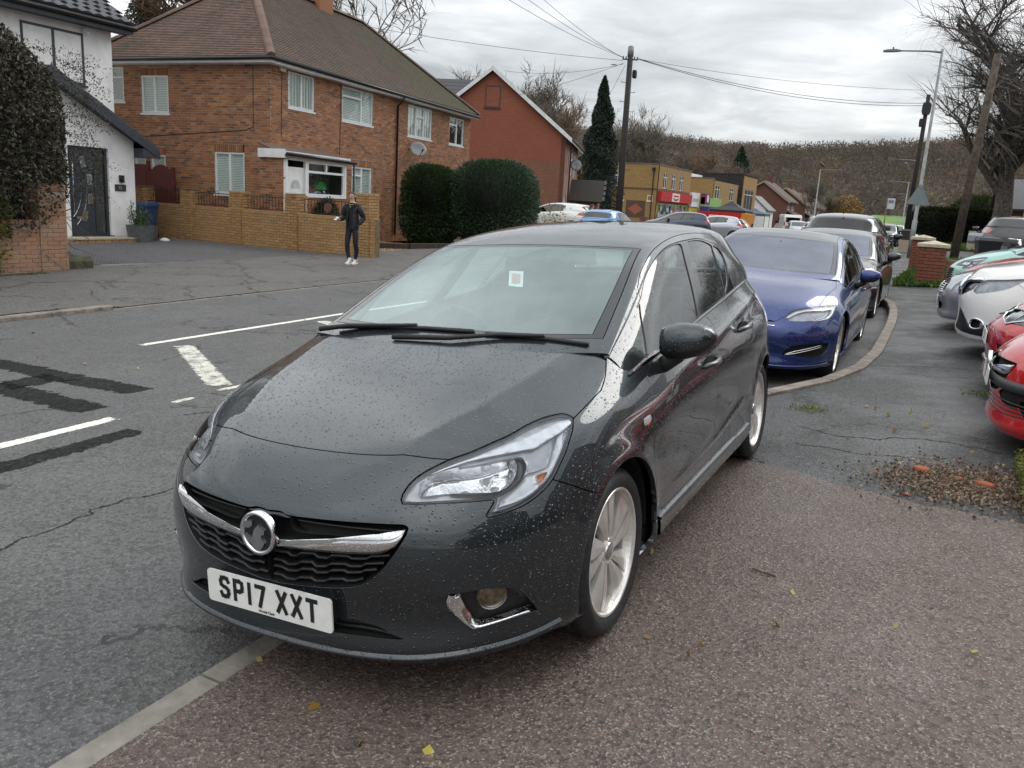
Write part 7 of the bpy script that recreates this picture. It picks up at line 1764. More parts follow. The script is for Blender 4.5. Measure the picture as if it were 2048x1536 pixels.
 for i in range(14):
  s0 = .15+i*.2;z = np.array([[s0,q[:,1].min()+.25],[s0+.15,q[:,1].max()-.25]])
  if not inside(z,q).all():continue
  P = L.S(z[:,0],z[:,1])+L.nrm(z[:,0],z[:,1])*.001
  for s in (1,-1):MB().tube(P*[s,1,1],.006,4).build('grille_slat',M_('satin'),r2,True)
 lip = catmull(np.array([[0,2.3],[2.0,2.3],[3.2,2.45]]),5)
 strip(L,lip+[0,.12],lip-[0,.12],24,[(0,0),(.5,.02),(1,0)],'silver_blade',M_('satin'),r2,0)
 r1,L,U,R = other_car('red_hatchback','bright red hatchback with chrome bar grille, nearest in the forecourt row','hatch',rd2,(2.11,4.6,.18),H,R1,('intake','slot','fogchrome'),7,'turbine',extra=('intake_side',),plate=('UT',-.03,.47),inside=False,glassm='dark_glass')
 ch = outline(FEAT['chrome'],5);i = np.argmax(ch[:,0])
 for s in (1,-1):strip(L,ch[:i+1],ch[i:][::-1],50,[(-.05,-.02),(0,.002),(.18,.010),(.5,.014),(.8,.009),(1.0,-.002),(1.05,-.03)],'chrome_bar',M_('chrome'),r1,s)
 badge(r1,(0,-.030,.547),.069)
 bp = catmull(np.array([[0,4.2],[2.2,4.2],[3.6,4.25]]),5);strip(L,bp+[0,.4],bp-[0,.4],24,[(0,-.005),(.02,.008),(.98,.008),(1,-.005)],'plate_band',plain('grey_plastic',(.05,.055,.06),.5),r1,0)
 for i in range(4):
  z = catmull(np.array([[0,2.0+i*.3],[2.2,2.0+i*.3],[3.4,2.15+i*.25]]),4);P = L.S(z[:,0],z[:,1])+L.nrm(z[:,0],z[:,1])*-.004
  for s in (1,-1):MB().tube(P*[s,1,1],.008,4).build('mesh_bar',M_('black_plastic'),r1,True)
 # further away
 lo = ('slot','chrome','hl_reflector','hl_dark','hl_amber','hl_pale','hl_band','hl_in','fogchrome','fog','intake')
 def far(name,label,kind,pm,xy,head,dz=0,**k):return other_car(name,label,kind,pm,(xy[0],xy[1],gz(*xy)+dz),head,None,lo,2,'five',inside=False,glassm='far_dark',smat='far_dark',handles=False,**k)
 glass('far_dark',(.05,.06,.06),1.8,False)
 far('estate_car','white estate car parked side-on in front of the red gabled house','mid',wh,(-17.0,33.9),H,.28)
 far('small_car','light blue car whose roof shows just over the grey hatchback roof','small',paint('sky_paint',(.16,.33,.60),0,.2,.3,drops=False),(-10.1,31.0),math.pi,.05)
 far('hatchback_car','dark blue hatchback behind the telegraph pole, beyond the light blue car','hatch',paint('navy_paint',(.03,.045,.08),0,.3,.3,drops=False),(-13.6,42.6),H+.5,.1)
 far('hatchback_car','silver grey hatchback right of the telegraph pole by the low brick wall','hatch',sv,(-13.0,47.8),H+.4,.0)
 far('saloon_car','black saloon parked side-on in front of the red skip','mid',bl,(-15.8,61.5),H,-.1)
 far('hatchback_car','dark car coming towards us beyond the black off-roader','hatch',dk,(-1.9,57),0,-.05)
 far('hatchback_car','dark red car far along the road, close behind the oncoming dark car','hatch',rd,(-2.2,68),math.pi,-.05)
 far('hatchback_car','silver car furthest along the right kerb, near the hedge end','hatch',sv,(-2.4,80),0,-.05)
 far('hatchback_car','white car parked far off, left of the black off-roader roof','hatch',wh,(-6.4,62),.3,-.05)
 far('hatchback_car','pale car parked far off, between two white vehicles down the road','hatch',sv,(-8.6,68),.3,-.05)
 far('off_roader','black off-roader with tall red tail lamps, parked by the lawn beside the white van','suv',bl,(3.5,30.6),math.pi,.02)
 far('pickup_truck','red truck whose roof shows just above the black off-roader','bigsuv',rd2,(-2.2,44),math.pi,-.14)
all_cars()
# ---------------------------------------------------------------- buildings further along the road
def wall_with_windows(parent,o,ex,w,h,mat,opens,name='wall',lay=None,glassm='window_glass',fm=None,blind=None):
 """plain wall with real openings and windows set into them"""
 o = np.array(o,float);ex3 = np.array([ex[0],ex[1],0.0]);nn = np.array([ex[1],-ex[0],0.0]);us = sorted({0,w}|{x for a in opens for x in a[:2]});zs = sorted({0,h}|{x for a in opens for x in a[2:4]});b = MB()
 for u0,u1 in zip(us[:-1],us[1:]):
  for z0,z1 in zip(zs[:-1],zs[1:]):
   um,zm = (u0+u1)/2,(z0+z1)/2
   if any(a[0] < um < a[1] and a[2] < zm < a[3] for a in opens):continue
   b.obox(o+ex3*u0+[0,0,z0],ex3*(u1-u0),-nn*.25,(0,0,z1-z0))
 wl = b.build(name,mat,parent)
 for i,a in enumerate(opens):
  ly = (lay or {}).get(i) or ([(0,.5,0,.7),(0,.5,.7,1),(.5,1,0,.7),(.5,1,.7,1)] if a[1]-a[0] > .9 else [(0,1,0,.7),(0,1,.7,1)])
  window(parent,o+ex3*a[0]+np.array([0,0,a[2]])-nn*.05,ex,a[1]-a[0],a[3]-a[2],ly,fm,blind,True,glassm,.06,.075)
 return wl
def gabled_house():
 root = empty('gabled_house',label='red brick house with white bargeboards, gable end and dark dormer window',cat='house')
 up = np.array([0,0,1.0]);ex = np.array([.945,.327,0]);ey = np.array([-.327,.945,0])   # ex along the gable,ey back
 o = np.array([-17.15,40.0,0.0])-ex*8.3;W,he,ha,Ln = 8.3,5.2,8.42,9.0;ap = 4.15
 b1 = flat_brick_mat('gable_brick',(.33,.085,.045),(.27,.07,.04),(.24,.15,.10));b2 = flat_brick_mat('gable_brick_old',(.27,.095,.055),(.20,.07,.045),(.26,.19,.14));b3 = flat_brick_mat('gable_front',(.34,.16,.11),(.28,.12,.085),(.36,.28,.22))
 b = MB();b.prism([o,o+ex*W,o+ex*W+up*3.9,o+up*3.9],ey*.25);b.build('lower_wall',b2,root)
 b = MB();b.prism([o+up*3.9,o+ex*W+up*3.9,o+ex*W+up*he,o+ex*ap+up*ha,o+up*he],ey*.25);b.build('gable_wall',b1,root)
 wall_with_windows(root,o+ex*W,ey[:2],Ln,he,b3,[(.7,1.3,3.3,4.75),(1.8,2.5,3.3,4.75),(4.2,5.6,3.4,4.7),(6.5,7.9,3.4,4.7),(.9,2.3,.8,2.2)],'front_wall')
 b = MB();b.prism([o+ey*Ln,o+ey*Ln+ex*W,o+ey*Ln+ex*W+up*he,o+ey*Ln+ex*ap+up*ha,o+ey*Ln+up*he],-ey*.25);b.prism([o,o+ey*Ln,o+ey*Ln+up*he,o+up*he],ex*.25);b.build('rear_wall',b2,root)
 r = MB();ov = .35
 for s,e0 in ((1,W),(-1,0)):
  a = o+ex*(e0+s*.30)+up*(he-.22)-ey*.25;t = o+ex*ap+up*(ha+.05)-ey*.25
  r.prism([a,a+ey*(Ln+.5),t+ey*(Ln+.5),t],up*.14)
 r.build('roof',MATS['slate_grey'],root)
 bb = MB()
 for s,e0 in ((1,W),(-1,0)):
  a = o+ex*(e0+s*.34)+up*(he-.30)-ey*.28;t = o+ex*ap+up*(ha+.0)-ey*.28;bb.prism([a,t,t+up*.24,a+up*.24],-ey*.03)
 a = o+ex*(W+.30)+up*(he-.26)-ey*.25;bb.obox(a,ex*.03,ey*(Ln+.5),up*.2);bb.build('bargeboard',MATS['white_board'],root)
 g = MB();g.tube([a+ex*.08+up*.15,a+ex*.08+ey*(Ln+.5)+up*.15],.06,6);g.tube([o+ex*(W+.04)+ey*3.2+up*4.9,o+ex*(W+.04)+ey*3.2],.04,6);g.build('gutter',MATS['gutter_black'],root)
 window(root,o+ex*3.75+up*6.55-ey*.012,ex[:2],.85,1.15,[(0,1,0,1)],MATS['anthracite'],None)
 window(root,o+ex*.55+up*2.9-ey*.012,ex[:2],.7,1.5,[(0,1,0,.7),(0,1,.7,1)],None,'slats')
 # loft roof seen over the brick house
 lr = MB();q = o-ex*6.5+ey*1.0;lr.prism([q+up*5.6,q+ex*10.6+up*5.6,q+ex*10.6+ey*4+up*8.5,q+ey*4+up*8.5],up*.1);lr.prism([q+ey*4+up*8.5,q+ey*4+ex*10.6+up*8.5,q+ey*8+ex*10.6+up*5.6,q+ey*8+up*5.6],up*.1);lo = lr.build('rear_wing_roof',plain('loft_tile',(.035,.032,.040),.5,0,.2,8),root)
 for i in range(12):
  t = MB();u = i/12;t.obox(q+ey*4*u+up*(5.72+2.9*u),ex*10.6,ey*.30+up*.22,up*.03);t.build('tile_course',MATS['loft_tile'],lo)
 p = MB();q = o+ex*(W+.05)+ey*4.2;p.obox(q,ex*1.7,ey*2.4,up*1.9);pw = p.build('porch',b2,root)
 p = MB();tile_roof(pw,q-ey*.2+ex*1.95+up*1.9,-ex,(ey*.75+up*.66)/np.linalg.norm(ey*.75+up*.66),[(0,0),(2.0,0),(2.0,1.9),(0,1.9)],MATS['slate_grey'],.3,.24,0,'porch_roof')
 for k,(dy,z,lab) in enumerate(((3.6,3.95,'upper grey satellite dish at the front corner of the red gabled house'),(4.4,2.0,'lower grey satellite dish beside the porch of the red gabled house'),(8.2,2.0,'satellite dish right of the small tiled porch roof'))):
  d = MB();c = o+ex*(W+.35)+ey*dy+up*z;V = []
  ax = np.array([.5,-.8,.3]);ax /= np.linalg.norm(ax);a1 = np.cross(ax,up);a1 /= np.linalg.norm(a1);a2 = np.cross(a1,ax)
  for r_,h in ((.001,-.06),(.6,-.03),(1,0),(1,.02),(.6,-.01),(.001,-.04)):
   for j in range(14):an = 2*math.pi*j/14;V.append(c+ax*h+a1*.34*r_*math.cos(an)+a2*.34*r_*math.sin(an))
  d.add(V,[(i*14+j,i*14+(j+1) % 14,(i+1)*14+(j+1) % 14,(i+1)*14+j) for i in range(5) for j in range(14)]);d.tube([c-ax*.05,o+ex*W+ey*dy+up*z],.025,5);d.tube([c-a2*.3,c+ax*.3],.014,4)
  tag(d.build('satellite_dish',MATS['dish_grey'],None,True),lab,'dish','satellite dishes on the gabled house')
def atp(x,y):return np.array([x,y,gz(x,y)])
def color_mat(name,c,rough=.5):return plain(name,c,rough,0,.06,6)
def shops():
 bm = flat_brick_mat('shop_brick',(.42,.25,.085),(.30,.17,.06),(.34,.25,.14));zb = -.1;up = np.array([0,0,1.0])
 root = empty('shop_building',label='flat-roofed yellow brick shop block with red shopfront fascia on its road side',cat='building')
 x0,y0,y1,H = -23.86,77.1,88.6,6.15;xl = -33.2
 wall_with_windows(root,(xl,y0,zb),(1,0),x0-xl,H,bm,[(3.95,5.25,3.95,5.45)],'side_wall')
 wall_with_windows(root,(x0,y0+.001,zb),(0,1),y1-y0,H,bm,[(1.8,3.1,3.95,5.5),(4.7,6.0,3.95,5.5),(7.5,8.8,3.95,5.5),(.7,10.9,.1,2.5)],'front_wall',{3:[(i/8,(i+1)/8,0,1) for i in range(8)]})
 b = MB();b.box(xl,x0-.26,y0+.26,y1,H-.4,H-.35);b.build('flat_roof',MATS['lead'],root)
 b = MB();b.box(xl-.03,x0+.05,y0-.05,y0+.25,zb+H,zb+H+.10);b.box(x0-.2,x0+.05,y0+.25,y1,zb+H,zb+H+.10);b.build('parapet_coping',MATS['lead'],root)
 b = MB();b.box(xl,x0+.03,y0-.03,y0-.001,3.62,3.80);b.box(x0+.001,x0+.03,y0-.03,y1,3.62,3.80);b.build('brick_band',plain('band_brick',(.13,.075,.04),.8),root)
 for x in (-29.9,-24.3):
  d = MB();d.box(x-.14,x+.14,y0-.25,y0-.03,5.45,5.75);d.tube([(x,y0-.08,5.5),(x,y0-.08,3.4 if x < -25 else 0)],.05,6);d.build('rainwater_pipe',MATS['gutter_black'],root)
 p = MB();p.box(-26.9,-24.9,y0-.02,y0-.001,.9,2.55);pn = p.build('brick_panel',plain('dark_panel',(.10,.06,.04),.8),root)
 p = MB();p.prism([(-25.9,y0-.03,1.2),(-25.1,y0-.03,1.72),(-25.9,y0-.03,2.25),(-26.7,y0-.03,1.72)],(0,.008,0));p.build('diamond',plain('diamond_red',(.35,.10,.06),.8),pn)
 for x,z,s in ((-27.4,2.45,.22),(-24.5,2.55,.28)):window(root,(x-s,y0-.01,z),(1,0),2*s,2*s,[(0,1,0,1)])
 # red shopfront
 f = MB();f.box(x0+.02,x0+.42,y0+.4,y1-.2,2.62,3.56);fa = f.build('fascia_sign',color_mat('sign_red',(.52,.02,.035),.35),root)
 lg = MB();lg.box(x0+.42,x0+.44,81.0,83.6,2.68,3.5);lo = lg.build('sign_panel',color_mat('sign_white',(.75,.74,.72),.4),fa)
 lg = MB();
 V = [(x0+.443,82.3+1.0*math.cos(t),3.06+.30*math.sin(t)) for t in np.linspace(math.pi*1.05,math.pi*1.95,14)];Vi = [(x0+.443,82.3+.8*math.cos(t),3.10+.16*math.sin(t)) for t in np.linspace(math.pi*1.95,math.pi*1.05,14)]
 lg.prism(V+Vi,(.006,0,0));lg.box(x0+.443,x0+.45,81.4,83.2,3.16,3.30);lg.build('sign_emblem',MATS['sign_red'],lo)
 tw = MB();[tw.box(x0+.42,x0+.43,y,y+.12,2.9,3.02) for y in (78.6,79.6,85.6,86.8)];tw.build('sign_stud',MATS['gutter_black'],fa)
 cols = [(.55,.03,.04),(.70,.70,.68),(.10,.12,.35),(.65,.1,.08),(.62,.62,.66),(.05,.05,.07),(.7,.25,.1),(.20,.25,.5)]
 rr = random.Random(6)
 for i in range(22):
  y = 77.9+rr.random()*9.6;z = .4+rr.random()*1.5;w,h = rr.uniform(.25,.6),rr.uniform(.3,.8);k = rr.randrange(8);p = MB();p.box(x0-.02+.001*i,x0-.012+.001*i,y,y+w,z,z+h);p.build('window_poster',color_mat('poster_%d' % k,cols[k]),root)
 bx = MB();bx.box(x0+.3,x0+1.0,77.4,78.3,gz(-23,77),1.35);tag(bx.build('utility_cabinet',color_mat('cabinet_grey',(.45,.45,.42))),'pale grey utility cabinet at the left end of the red shopfront','cabinet')
 for k,(y,lab) in enumerate(((79.2,'left red bin in front of the red shopfront'),(80.1,'right red bin in front of the red shopfront, nearer the door'))):wheelie(lab,(-22.6,y),1.4,(.50,.02,.03),1.1,'red bins by the shop')
 # small shops between the two blocks
 s2 = empty('small_shop',label='low shop with white sign over a yellow shopfront beside the red fascia',cat='shop')
 b = MB();b.box(-30,x0,y1+.05,92.2,zb,3.4);b.build('wall',bm,s2)
 b = MB();b.box(x0,x0+.25,y1+.1,92.1,2.35,3.9);b.build('sign_board',MATS['sign_white'],s2);b = MB();[b.box(x0+.25,x0+.26,y1+.7+i*.5,y1+1.0+i*.5,2.9,3.25) for i in range(5)];b.build('sign_lettering',color_mat('dull_blue',(.2,.28,.4)),s2)
 b = MB();b.box(x0,x0+.08,y1+.2,92.0,.1,2.3);b.build('shopfront',color_mat('shop_yellow',(.62,.50,.05)),s2);b = MB();b.box(x0+.08,x0+.09,89.6,91.3,.5,2.0);b.build('shop_window',MATS['window_glass'],s2)
 s3 = empty('small_shop',label='shop with purple, green and blue fascia under the second yellow brick block',cat='shop')
 # second block and dark tower
 b2 = empty('shop_flats',label='second yellow brick block with two white windows, right of the red shop',cat='building');xb = -23.54
 wall_with_windows(b2,(-28.2,97.4,zb),(1,0),4.66,5.9,bm,[],'side_wall');wall_with_windows(b2,(xb,97.401,zb),(0,1),13,5.7,bm,[(1.2,3.4,3.6,5.2),(8.6,10.8,3.6,5.2)],'front_wall')
 b = MB();b.box(-28.2,xb-.26,97.7,110,5.5,5.6);b.box(-28.25,xb+.04,97.35,97.6,5.8,5.9);b.build('flat_roof',MATS['lead'],b2)
 b = MB();b.box(xb+.02,xb+.5,92.3,100,2.5,3.5);b.build('green_fascia',color_mat('sign_green',(.25,.45,.12)),s3);b = MB();b.box(xb+.02,xb+.55,92.3,94.4,2.7,3.9);pb = b.build('purple_panel',color_mat('sign_purple',(.16,.02,.10)),s3);b = MB();b.lathe([(.001,0),(.45,0),(.45,.02),(.25,.02),(.25,0)],'x',18,(xb+.56,93.3,3.35));b.build('ring_mark',MATS['sign_white'],pb)
 b = MB();b.box(xb+.02,xb+1.0,92.3,104,1.95,2.5);b.build('blue_canopy',color_mat('sign_blue',(.03,.05,.22)),s3);b = MB();b.box(xb+.01,xb+.06,92.3,104,0,1.95);b.build('shopfront',color_mat('shop_pink',(.45,.16,.12)),s3)
 t = empty('dark_clad_building',label='taller dark timber clad building with tall narrow windows behind the yellow blocks',cat='building');xt = -23.04
 b = MB();b.box(-29.2,xt-.05,111.1,119.6,zb,7.0);b.box(-29.3,xt+.1,111.0,119.8,7.0,7.15);b.build('clad_wall',plain('dark_clad',(.025,.018,.020),.7,0,.4,5),t)
 wl = wall_with_windows(t,(xt,111.1,zb),(0,1),8.5,7.0,flat_brick_mat('tower_brick',(.45,.25,.09),(.36,.19,.07),(.34,.25,.14)),[(1.3,6.8,1.9,5.3),(1.3,6.8,.4,1.2)],'front_wall',{0:[(i/3,(i+1)/3,0,.8) for i in range(3)]+[(i/3,(i+1)/3,.8,1) for i in range(3)]})
 for i in range(26):p = MB();p.box(-29.2,xt-.06,111.06,111.099,.1+i*.265,.1+i*.265+.24);p.build('clad_plank',MATS['dark_clad'],t)
 b = MB();b.box(-34,-28.6,106,118,4.5,6.7);tag(b.build('white_roof_block',MATS['render_white']),'pale rendered roof block left of the dark clad building','building')
 # white gable and the row of houses
 w = empty('white_gable_shop',label='small white gabled building right of the dark clad one',cat='building');b = MB();o = np.array([-26.4,126,0.0])
 b.prism([(-27.5,126,0),(-22.6,126,0),(-22.6,126,2.9),(-24.6,126,4.6),(-27.5,126,4.6)],(0,6,0));b.build('wall',MATS['render_white'],w);b = MB();b.prism([(-24.7,125.8,4.7),(-22.2,125.8,2.6),(-22.2,125.8,2.75),(-24.7,125.8,4.85)],(0,6.4,0));b.prism([(-24.7,125.8,4.85),(-27.6,125.8,4.85),(-27.6,125.8,4.7),(-24.7,125.8,4.7)],(0,6.4,0));b.build('roof',MATS['lead'],w)
 rb = flat_brick_mat('row_brick',(.17,.06,.04),(.13,.05,.035),(.15,.10,.08));rt = plain('row_tile',(.085,.055,.045),.8,0,.25,3)
 for i,(x,y) in enumerate(((-27.2,146),(-28.3,174),(-30.2,202),(-32,230))):
  h = empty('terraced_house',label=['nearest brown gabled house of the far row with white bay windows','second gabled house in the far row beyond the white gable','third gabled house along the far row','furthest gabled roof of the row, mostly hidden by trees'][i],cat='house',group='row of gabled houses down the road')
  b = MB();b.prism([(x-5.5,y,0),(x+4.1,y,0),(x+4.1,y,4.7),(x,y,7.6),(x-5.5,y,4.7)],(0,9,0));b.build('wall',rb,h)
  b = MB();b.prism([(x,y-.3,7.65),(x+4.6,y-.3,4.35),(x+4.6,y-.3,4.6),(x,y-.3,7.9)],(0,9.6,0));b.prism([(x,y-.3,7.9),(x-6,y-.3,4.5),(x-6,y-.3,4.3),(x,y-.3,7.65)],(0,9.6,0));b.build('roof',rt,h)
  b = MB();b.prism([(x,y-.4,7.55),(x+4.6,y-.4,4.25),(x+4.6,y-.4,4.55),(x,y-.4,7.85)],(0,.09,0));b.prism([(x,y-.4,7.85),(x-6,y-.4,4.5),(x-6,y-.4,4.2),(x,y-.4,7.55)],(0,.09,0));b.build('verge_board',plain('verge_tan',(.30,.24,.17),.7),h)
  for z in (.8,3.2):
   for dy in (1.2,5.4):window(h,(x+4.12,y+dy,z),(0,1),2.2,1.35,[(k/3,(k+1)/3,0,1) for k in range(3)],None,None,True,'window_glass',.06,.08)
  b = MB();b.prism([(x+4.1,y+1,2.9),(x+5.5,y+1,2.3),(x+5.5,y+1,2.45),(x+4.1,y+1,3.05)],(0,7,0));b.build('bay_roof',rt,h)
  b = MB();b.box(x-.5,x+.4,y+5,y+5.7,7.2,8.9);b.build('chimney',rb,h)
shops()
gabled_house()
def van(label,pos,head,col,L=4.4,W=1.75,H=1.9,group=None,kind='van'):
 root = empty(kind,pos,(0,0,head),label,'van',group);m = paint('van_%d' % int(col[0]*100),col,0,0,.35,drops=False)
 pr = [(.0,.35),(.02,.75),(.55,.95),(1.15,1.05),(1.75,H-.12),(2.1,H),(L-.15,H),(L,H-.25),(L,.35)]
 V = [];n = len(pr)
 for x,sh in ((-1,.0),(-.92,1),(.92,1),(1,0)):
  for y,z in pr:
   t = max(0,(z-.95)/(H-.95));w = W/2*(1-.10*t);V.append((x*w,y+(0 if sh else .03),z-(0 if sh else .04)*(z > .5)))
 F = [(i*n+j,i*n+(j+1) % n,(i+1)*n+(j+1) % n,(i+1)*n+j) for i in range(3) for j in range(n)]+[tuple(range(n))[::-1],tuple(range(3*n,4*n))]
 mesh('body',V,F,m,root)
 g = MB();yb = L+.004;g.box(-W*.36,W*.36,yb-.02,yb,H*.62,H*.86);g.build('rear_window',MATS['far_dark'] if 'far_dark' in MATS else MATS['window_glass'],root)
 g = MB();g.prism([(-W*.40,1.12,1.10),(W*.40,1.12,1.10),(W*.36,1.68,H-.17),(-W*.36,1.68,H-.17)],(0,-.03,.03));g.build('windscreen',MATS['far_dark'],root)
 for s in (1,-1):
  g = MB();w = W/2*.985;a = s*w;g.prism([(a,1.35,1.08),(a,2.15,1.08),(a*.955,2.15,H-.25),(a*.955,1.75,H-.25)],(s*.012,0,0));g.build('side_window',MATS['far_dark'],root)
  g = MB();g.box(*sorted((s*W*.49,s*W*.40)),L-.04,L+.012,.85,1.25);g.build('tail_lamp',M_('red_lens'),root)
  for y in (.85,L-.85):wheel(root,s*(W/2-.12),y,.31,'five',lo=True)
  g = MB();g.add(*_rbox(*sorted((s*(W/2),s*(W/2+.2))),1.4,1.5,1.08,1.3));g.build('door_mirror',M_('black_plastic'),root)
 g = MB();g.box(-W*.47,W*.47,L-.02,L+.05,.36,.55);g.box(-W*.47,W*.47,-.04,.03,.36,.55);g.build('bumper',M_('black_plastic'),root)
 if pos[1] > 40:number_plate(root,'',0,L+.01,.75,'plate_yellow',nose=1)
 return root
def distant_stuff():
 wv = (.68,.68,.66)
 van('white van with yellow rear plate parked beyond the red skip',(-13.2,86.6,gz(-13,82)),math.pi+.35,wv,4.6,1.8,1.95)
 van('second white van, ahead of the one with the yellow plate',(-11.4,96,gz(-11,96)),math.pi+.25,wv,4.6,1.8,2.0)
 van('white van parked nose-in at the right edge beside the black off-roader',(5.15,31.4,gz(5,28)-.05),math.pi,wv,4.6,1.85,1.98)
 sk = empty('skip',label='large red enclosed skip with orange end panel and white lettering marks',cat='skip');b = MB();z = gz(-14,66)
 b.prism([(-17.6,66.2,z+.1),(-13.4,66.2,z+.1),(-13.1,66.2,z+1.75),(-16.6,66.2,z+1.75)],(0,2.2,0));b.build('hull',color_mat('skip_red',(.55,.015,.02),.4),sk)
 b = MB();b.prism([(-13.38,66.2,z+.1),(-12.6,66.25,z+.1),(-12.4,66.25,z+1.7),(-13.08,66.2,z+1.75)],(0,2.1,0));b.build('end_panel',color_mat('skip_orange',(.65,.25,.03),.4),sk)
 b = MB()
 for i,(x,zz,w) in enumerate(((-15.7,1.38,.8),(-15.6,1.22,1.0),(-14.1,1.02,.5))):b.box(x,x+w,66.18,66.199,z+zz,z+zz+.11)
 b.build('lettering',MATS['sign_white'],sk)
 b = MB();[b.box(x,x+.08,66.15,66.2,z+.1,z+1.7) for x in (-16.2,-14.6)];b.build('hull_rib',MATS['skip_red'],sk)
 def gazebo(label,x,y,w,h,hp,col):
  g = empty('gazebo',(x,y,gz(x,y)),label=label,cat='gazebo');b = MB();m = color_mat('canopy_%d' % int(col[2]*200),col,.7)
  V = [(-w,-w,h),(w,-w,h),(w,w,h),(-w,w,h),(0,0,hp),(-w,-w,h-.25),(w,-w,h-.25),(w,w,h-.25),(-w,w,h-.25)];mid = [(-w*.45,-w*.45,h+(hp-h)*.42),(w*.45,-w*.45,h+(hp-h)*.42),(w*.45,w*.45,h+(hp-h)*.42),(-w*.45,w*.45,h+(hp-h)*.42)]
  V += mid;F = [(i,(i+1) % 4,9+(i+1) % 4,9+i) for i in range(4)]+[(9+i,9+(i+1) % 4,4) for i in range(4)]+[(i,5+i,5+(i+1) % 4,(i+1) % 4) for i in range(4)]
  mesh('canopy',V,F,m,g)
  for sx in (-1,1):
   for sy in (-1,1):p = MB();p.tube([(sx*w*.97,sy*w*.97,0),(sx*w*.97,sy*w*.97,h)],.03,5);p.build('leg',MATS['lead'],g)
 gazebo('black pop-up gazebo behind the red skip',-16.3,76.5,1.65,2.0,2.85,(.02,.022,.026));gazebo('blue pop-up gazebo right of the black gazebo',-16.9,90,1.4,1.9,2.45,(.06,.09,.14))
 for i,(x,y) in enumerate(((-13.6,61.3),(-13.05,61.8),(-12.2,60.8),(-11.4,62.5))):
  b = MB();z = gz(x,y);b.lathe([(.06,0),(.06,.9),(.075,.92),(.075,1.0),(.001,1.03)],'z',10,(0,0,0));bo = b.build('bollard',MATS['gutter_black'],None,True);bo.location = (x,y,z)
  tag(bo,['black bollard left of the pair in front of the red skip','black bollard directly before the skip end panel','black bollard between the skip and the white van','black bollard nearest the road by the white van'][i],'bollard','bollards by the skip')
 # low red brick wall with piers in front of the shops car park
 lw = empty('low_brick_wall',label='low red brick wall with short piers beyond the hatchback roof',cat='wall');m = flat_brick_mat('low_brick',(.22,.07,.05),(.18,.06,.04),(.2,.14,.11));b = MB();n = np.array([.35,1.0,0])
 pts = [(-14.2,33.6),(-13.9,46),(-13.6,58)]
 for a,c in zip(pts[:-1],pts[1:]):d = np.array([c[0]-a[0],c[1]-a[1],0]);b.obox((a[0],a[1],gz(*a)-.1),d,(.22,0,0),(0,0,.95))
 b.build('wall',m,lw);
 for y in np.arange(34,58,3.4):p = MB();x = -14.2+(y-33.6)*.025;p.box(x-.08,x+.32,y-.2,y+.2,gz(x,y),gz(x,y)+1.15);p.build('pier',m,lw)
 yb = empty('yellow_shrub',(-13.2,30.3,gz(-13,30)),label='sparse yellow-leaved shrub beside the grey-green hedge',cat='shrub');r = np.random.default_rng(2);P = np.c_[r.normal(0,.35,420),r.normal(0,.4,420),np.abs(r.normal(.9,.45,420))];leaf_cloud('foliage',P,leaf_mat('yellow_leaf',[(.30,.26,.04),(.22,.22,.04),(.12,.14,.03)]),.10,yb);tw = MB();twigs(tw,[(0,0,0)]*14,[(r.normal()*.5,r.normal()*.5,1.2) for _ in range(14)],1.3,.012,1);tw.build('stem',bark,yb)
distant_stuff()
# ---------------------------------------------------------------- trees and the wooded hill
def grow(seed,H,spread,levels=4,droop=0.0,trunk=.28,first=.25,up=.55,nb=(5,4,4,3),twig_n=5,tl=.9):
 """branch skeleton; returns tube list (points, r0, r1, level) and twig bases"""
 r = random.Random(seed);segs = [];tw = []
 def br(p,d,L,rad,lv):
  q = [p];n = 4
  for k in range(n):
   d = d+np.array([r.uniform(-.22,.22),r.uniform(-.22,.22),r.uniform(-.12,.16)-droop*(lv >= 2)*(.28+.18*k)])
   d = d/np.linalg.norm(d);q.append(q[-1]+d*L/n)
  segs.append((q,rad,rad*.55,lv))
  if lv < levels:
   for k in range(nb[min(lv,len(nb)-1)]):
    f = r.uniform(first if lv == 0 else .25,1.0);i = min(int(f*n),n-1);b = q[i]+(q[i+1]-q[i])*(f*n-i);a = r.uniform(0,2*math.pi)
    u = np.array([math.cos(a),math.sin(a),r.uniform(.1,1.0)*up*2]);dd = d*.55+u*spread;dd /= np.linalg.norm(dd)
    br(b,dd,L*r.uniform(.45,.75)*(1-.15*f),rad*.5*(1-.3*f),lv+1)
  else:
   for k in range(twig_n):
    f = r.uniform(.1,1);i = min(int(f*n),n-1);b = q[i]+(q[i+1]-q[i])*(f*n-i);dd = d*.6+np.array([r.gauss(0,.5),r.gauss(0,.5),r.gauss(.1,.4)-droop*1.3]);tw.append((b,dd/np.linalg.norm(dd),tl*r.uniform(.5,1.3)))
 br(np.zeros(3),np.array([r.uniform(-.05,.05),r.uniform(-.05,.05),1.0]),H*.62,trunk,0)
 return segs,tw
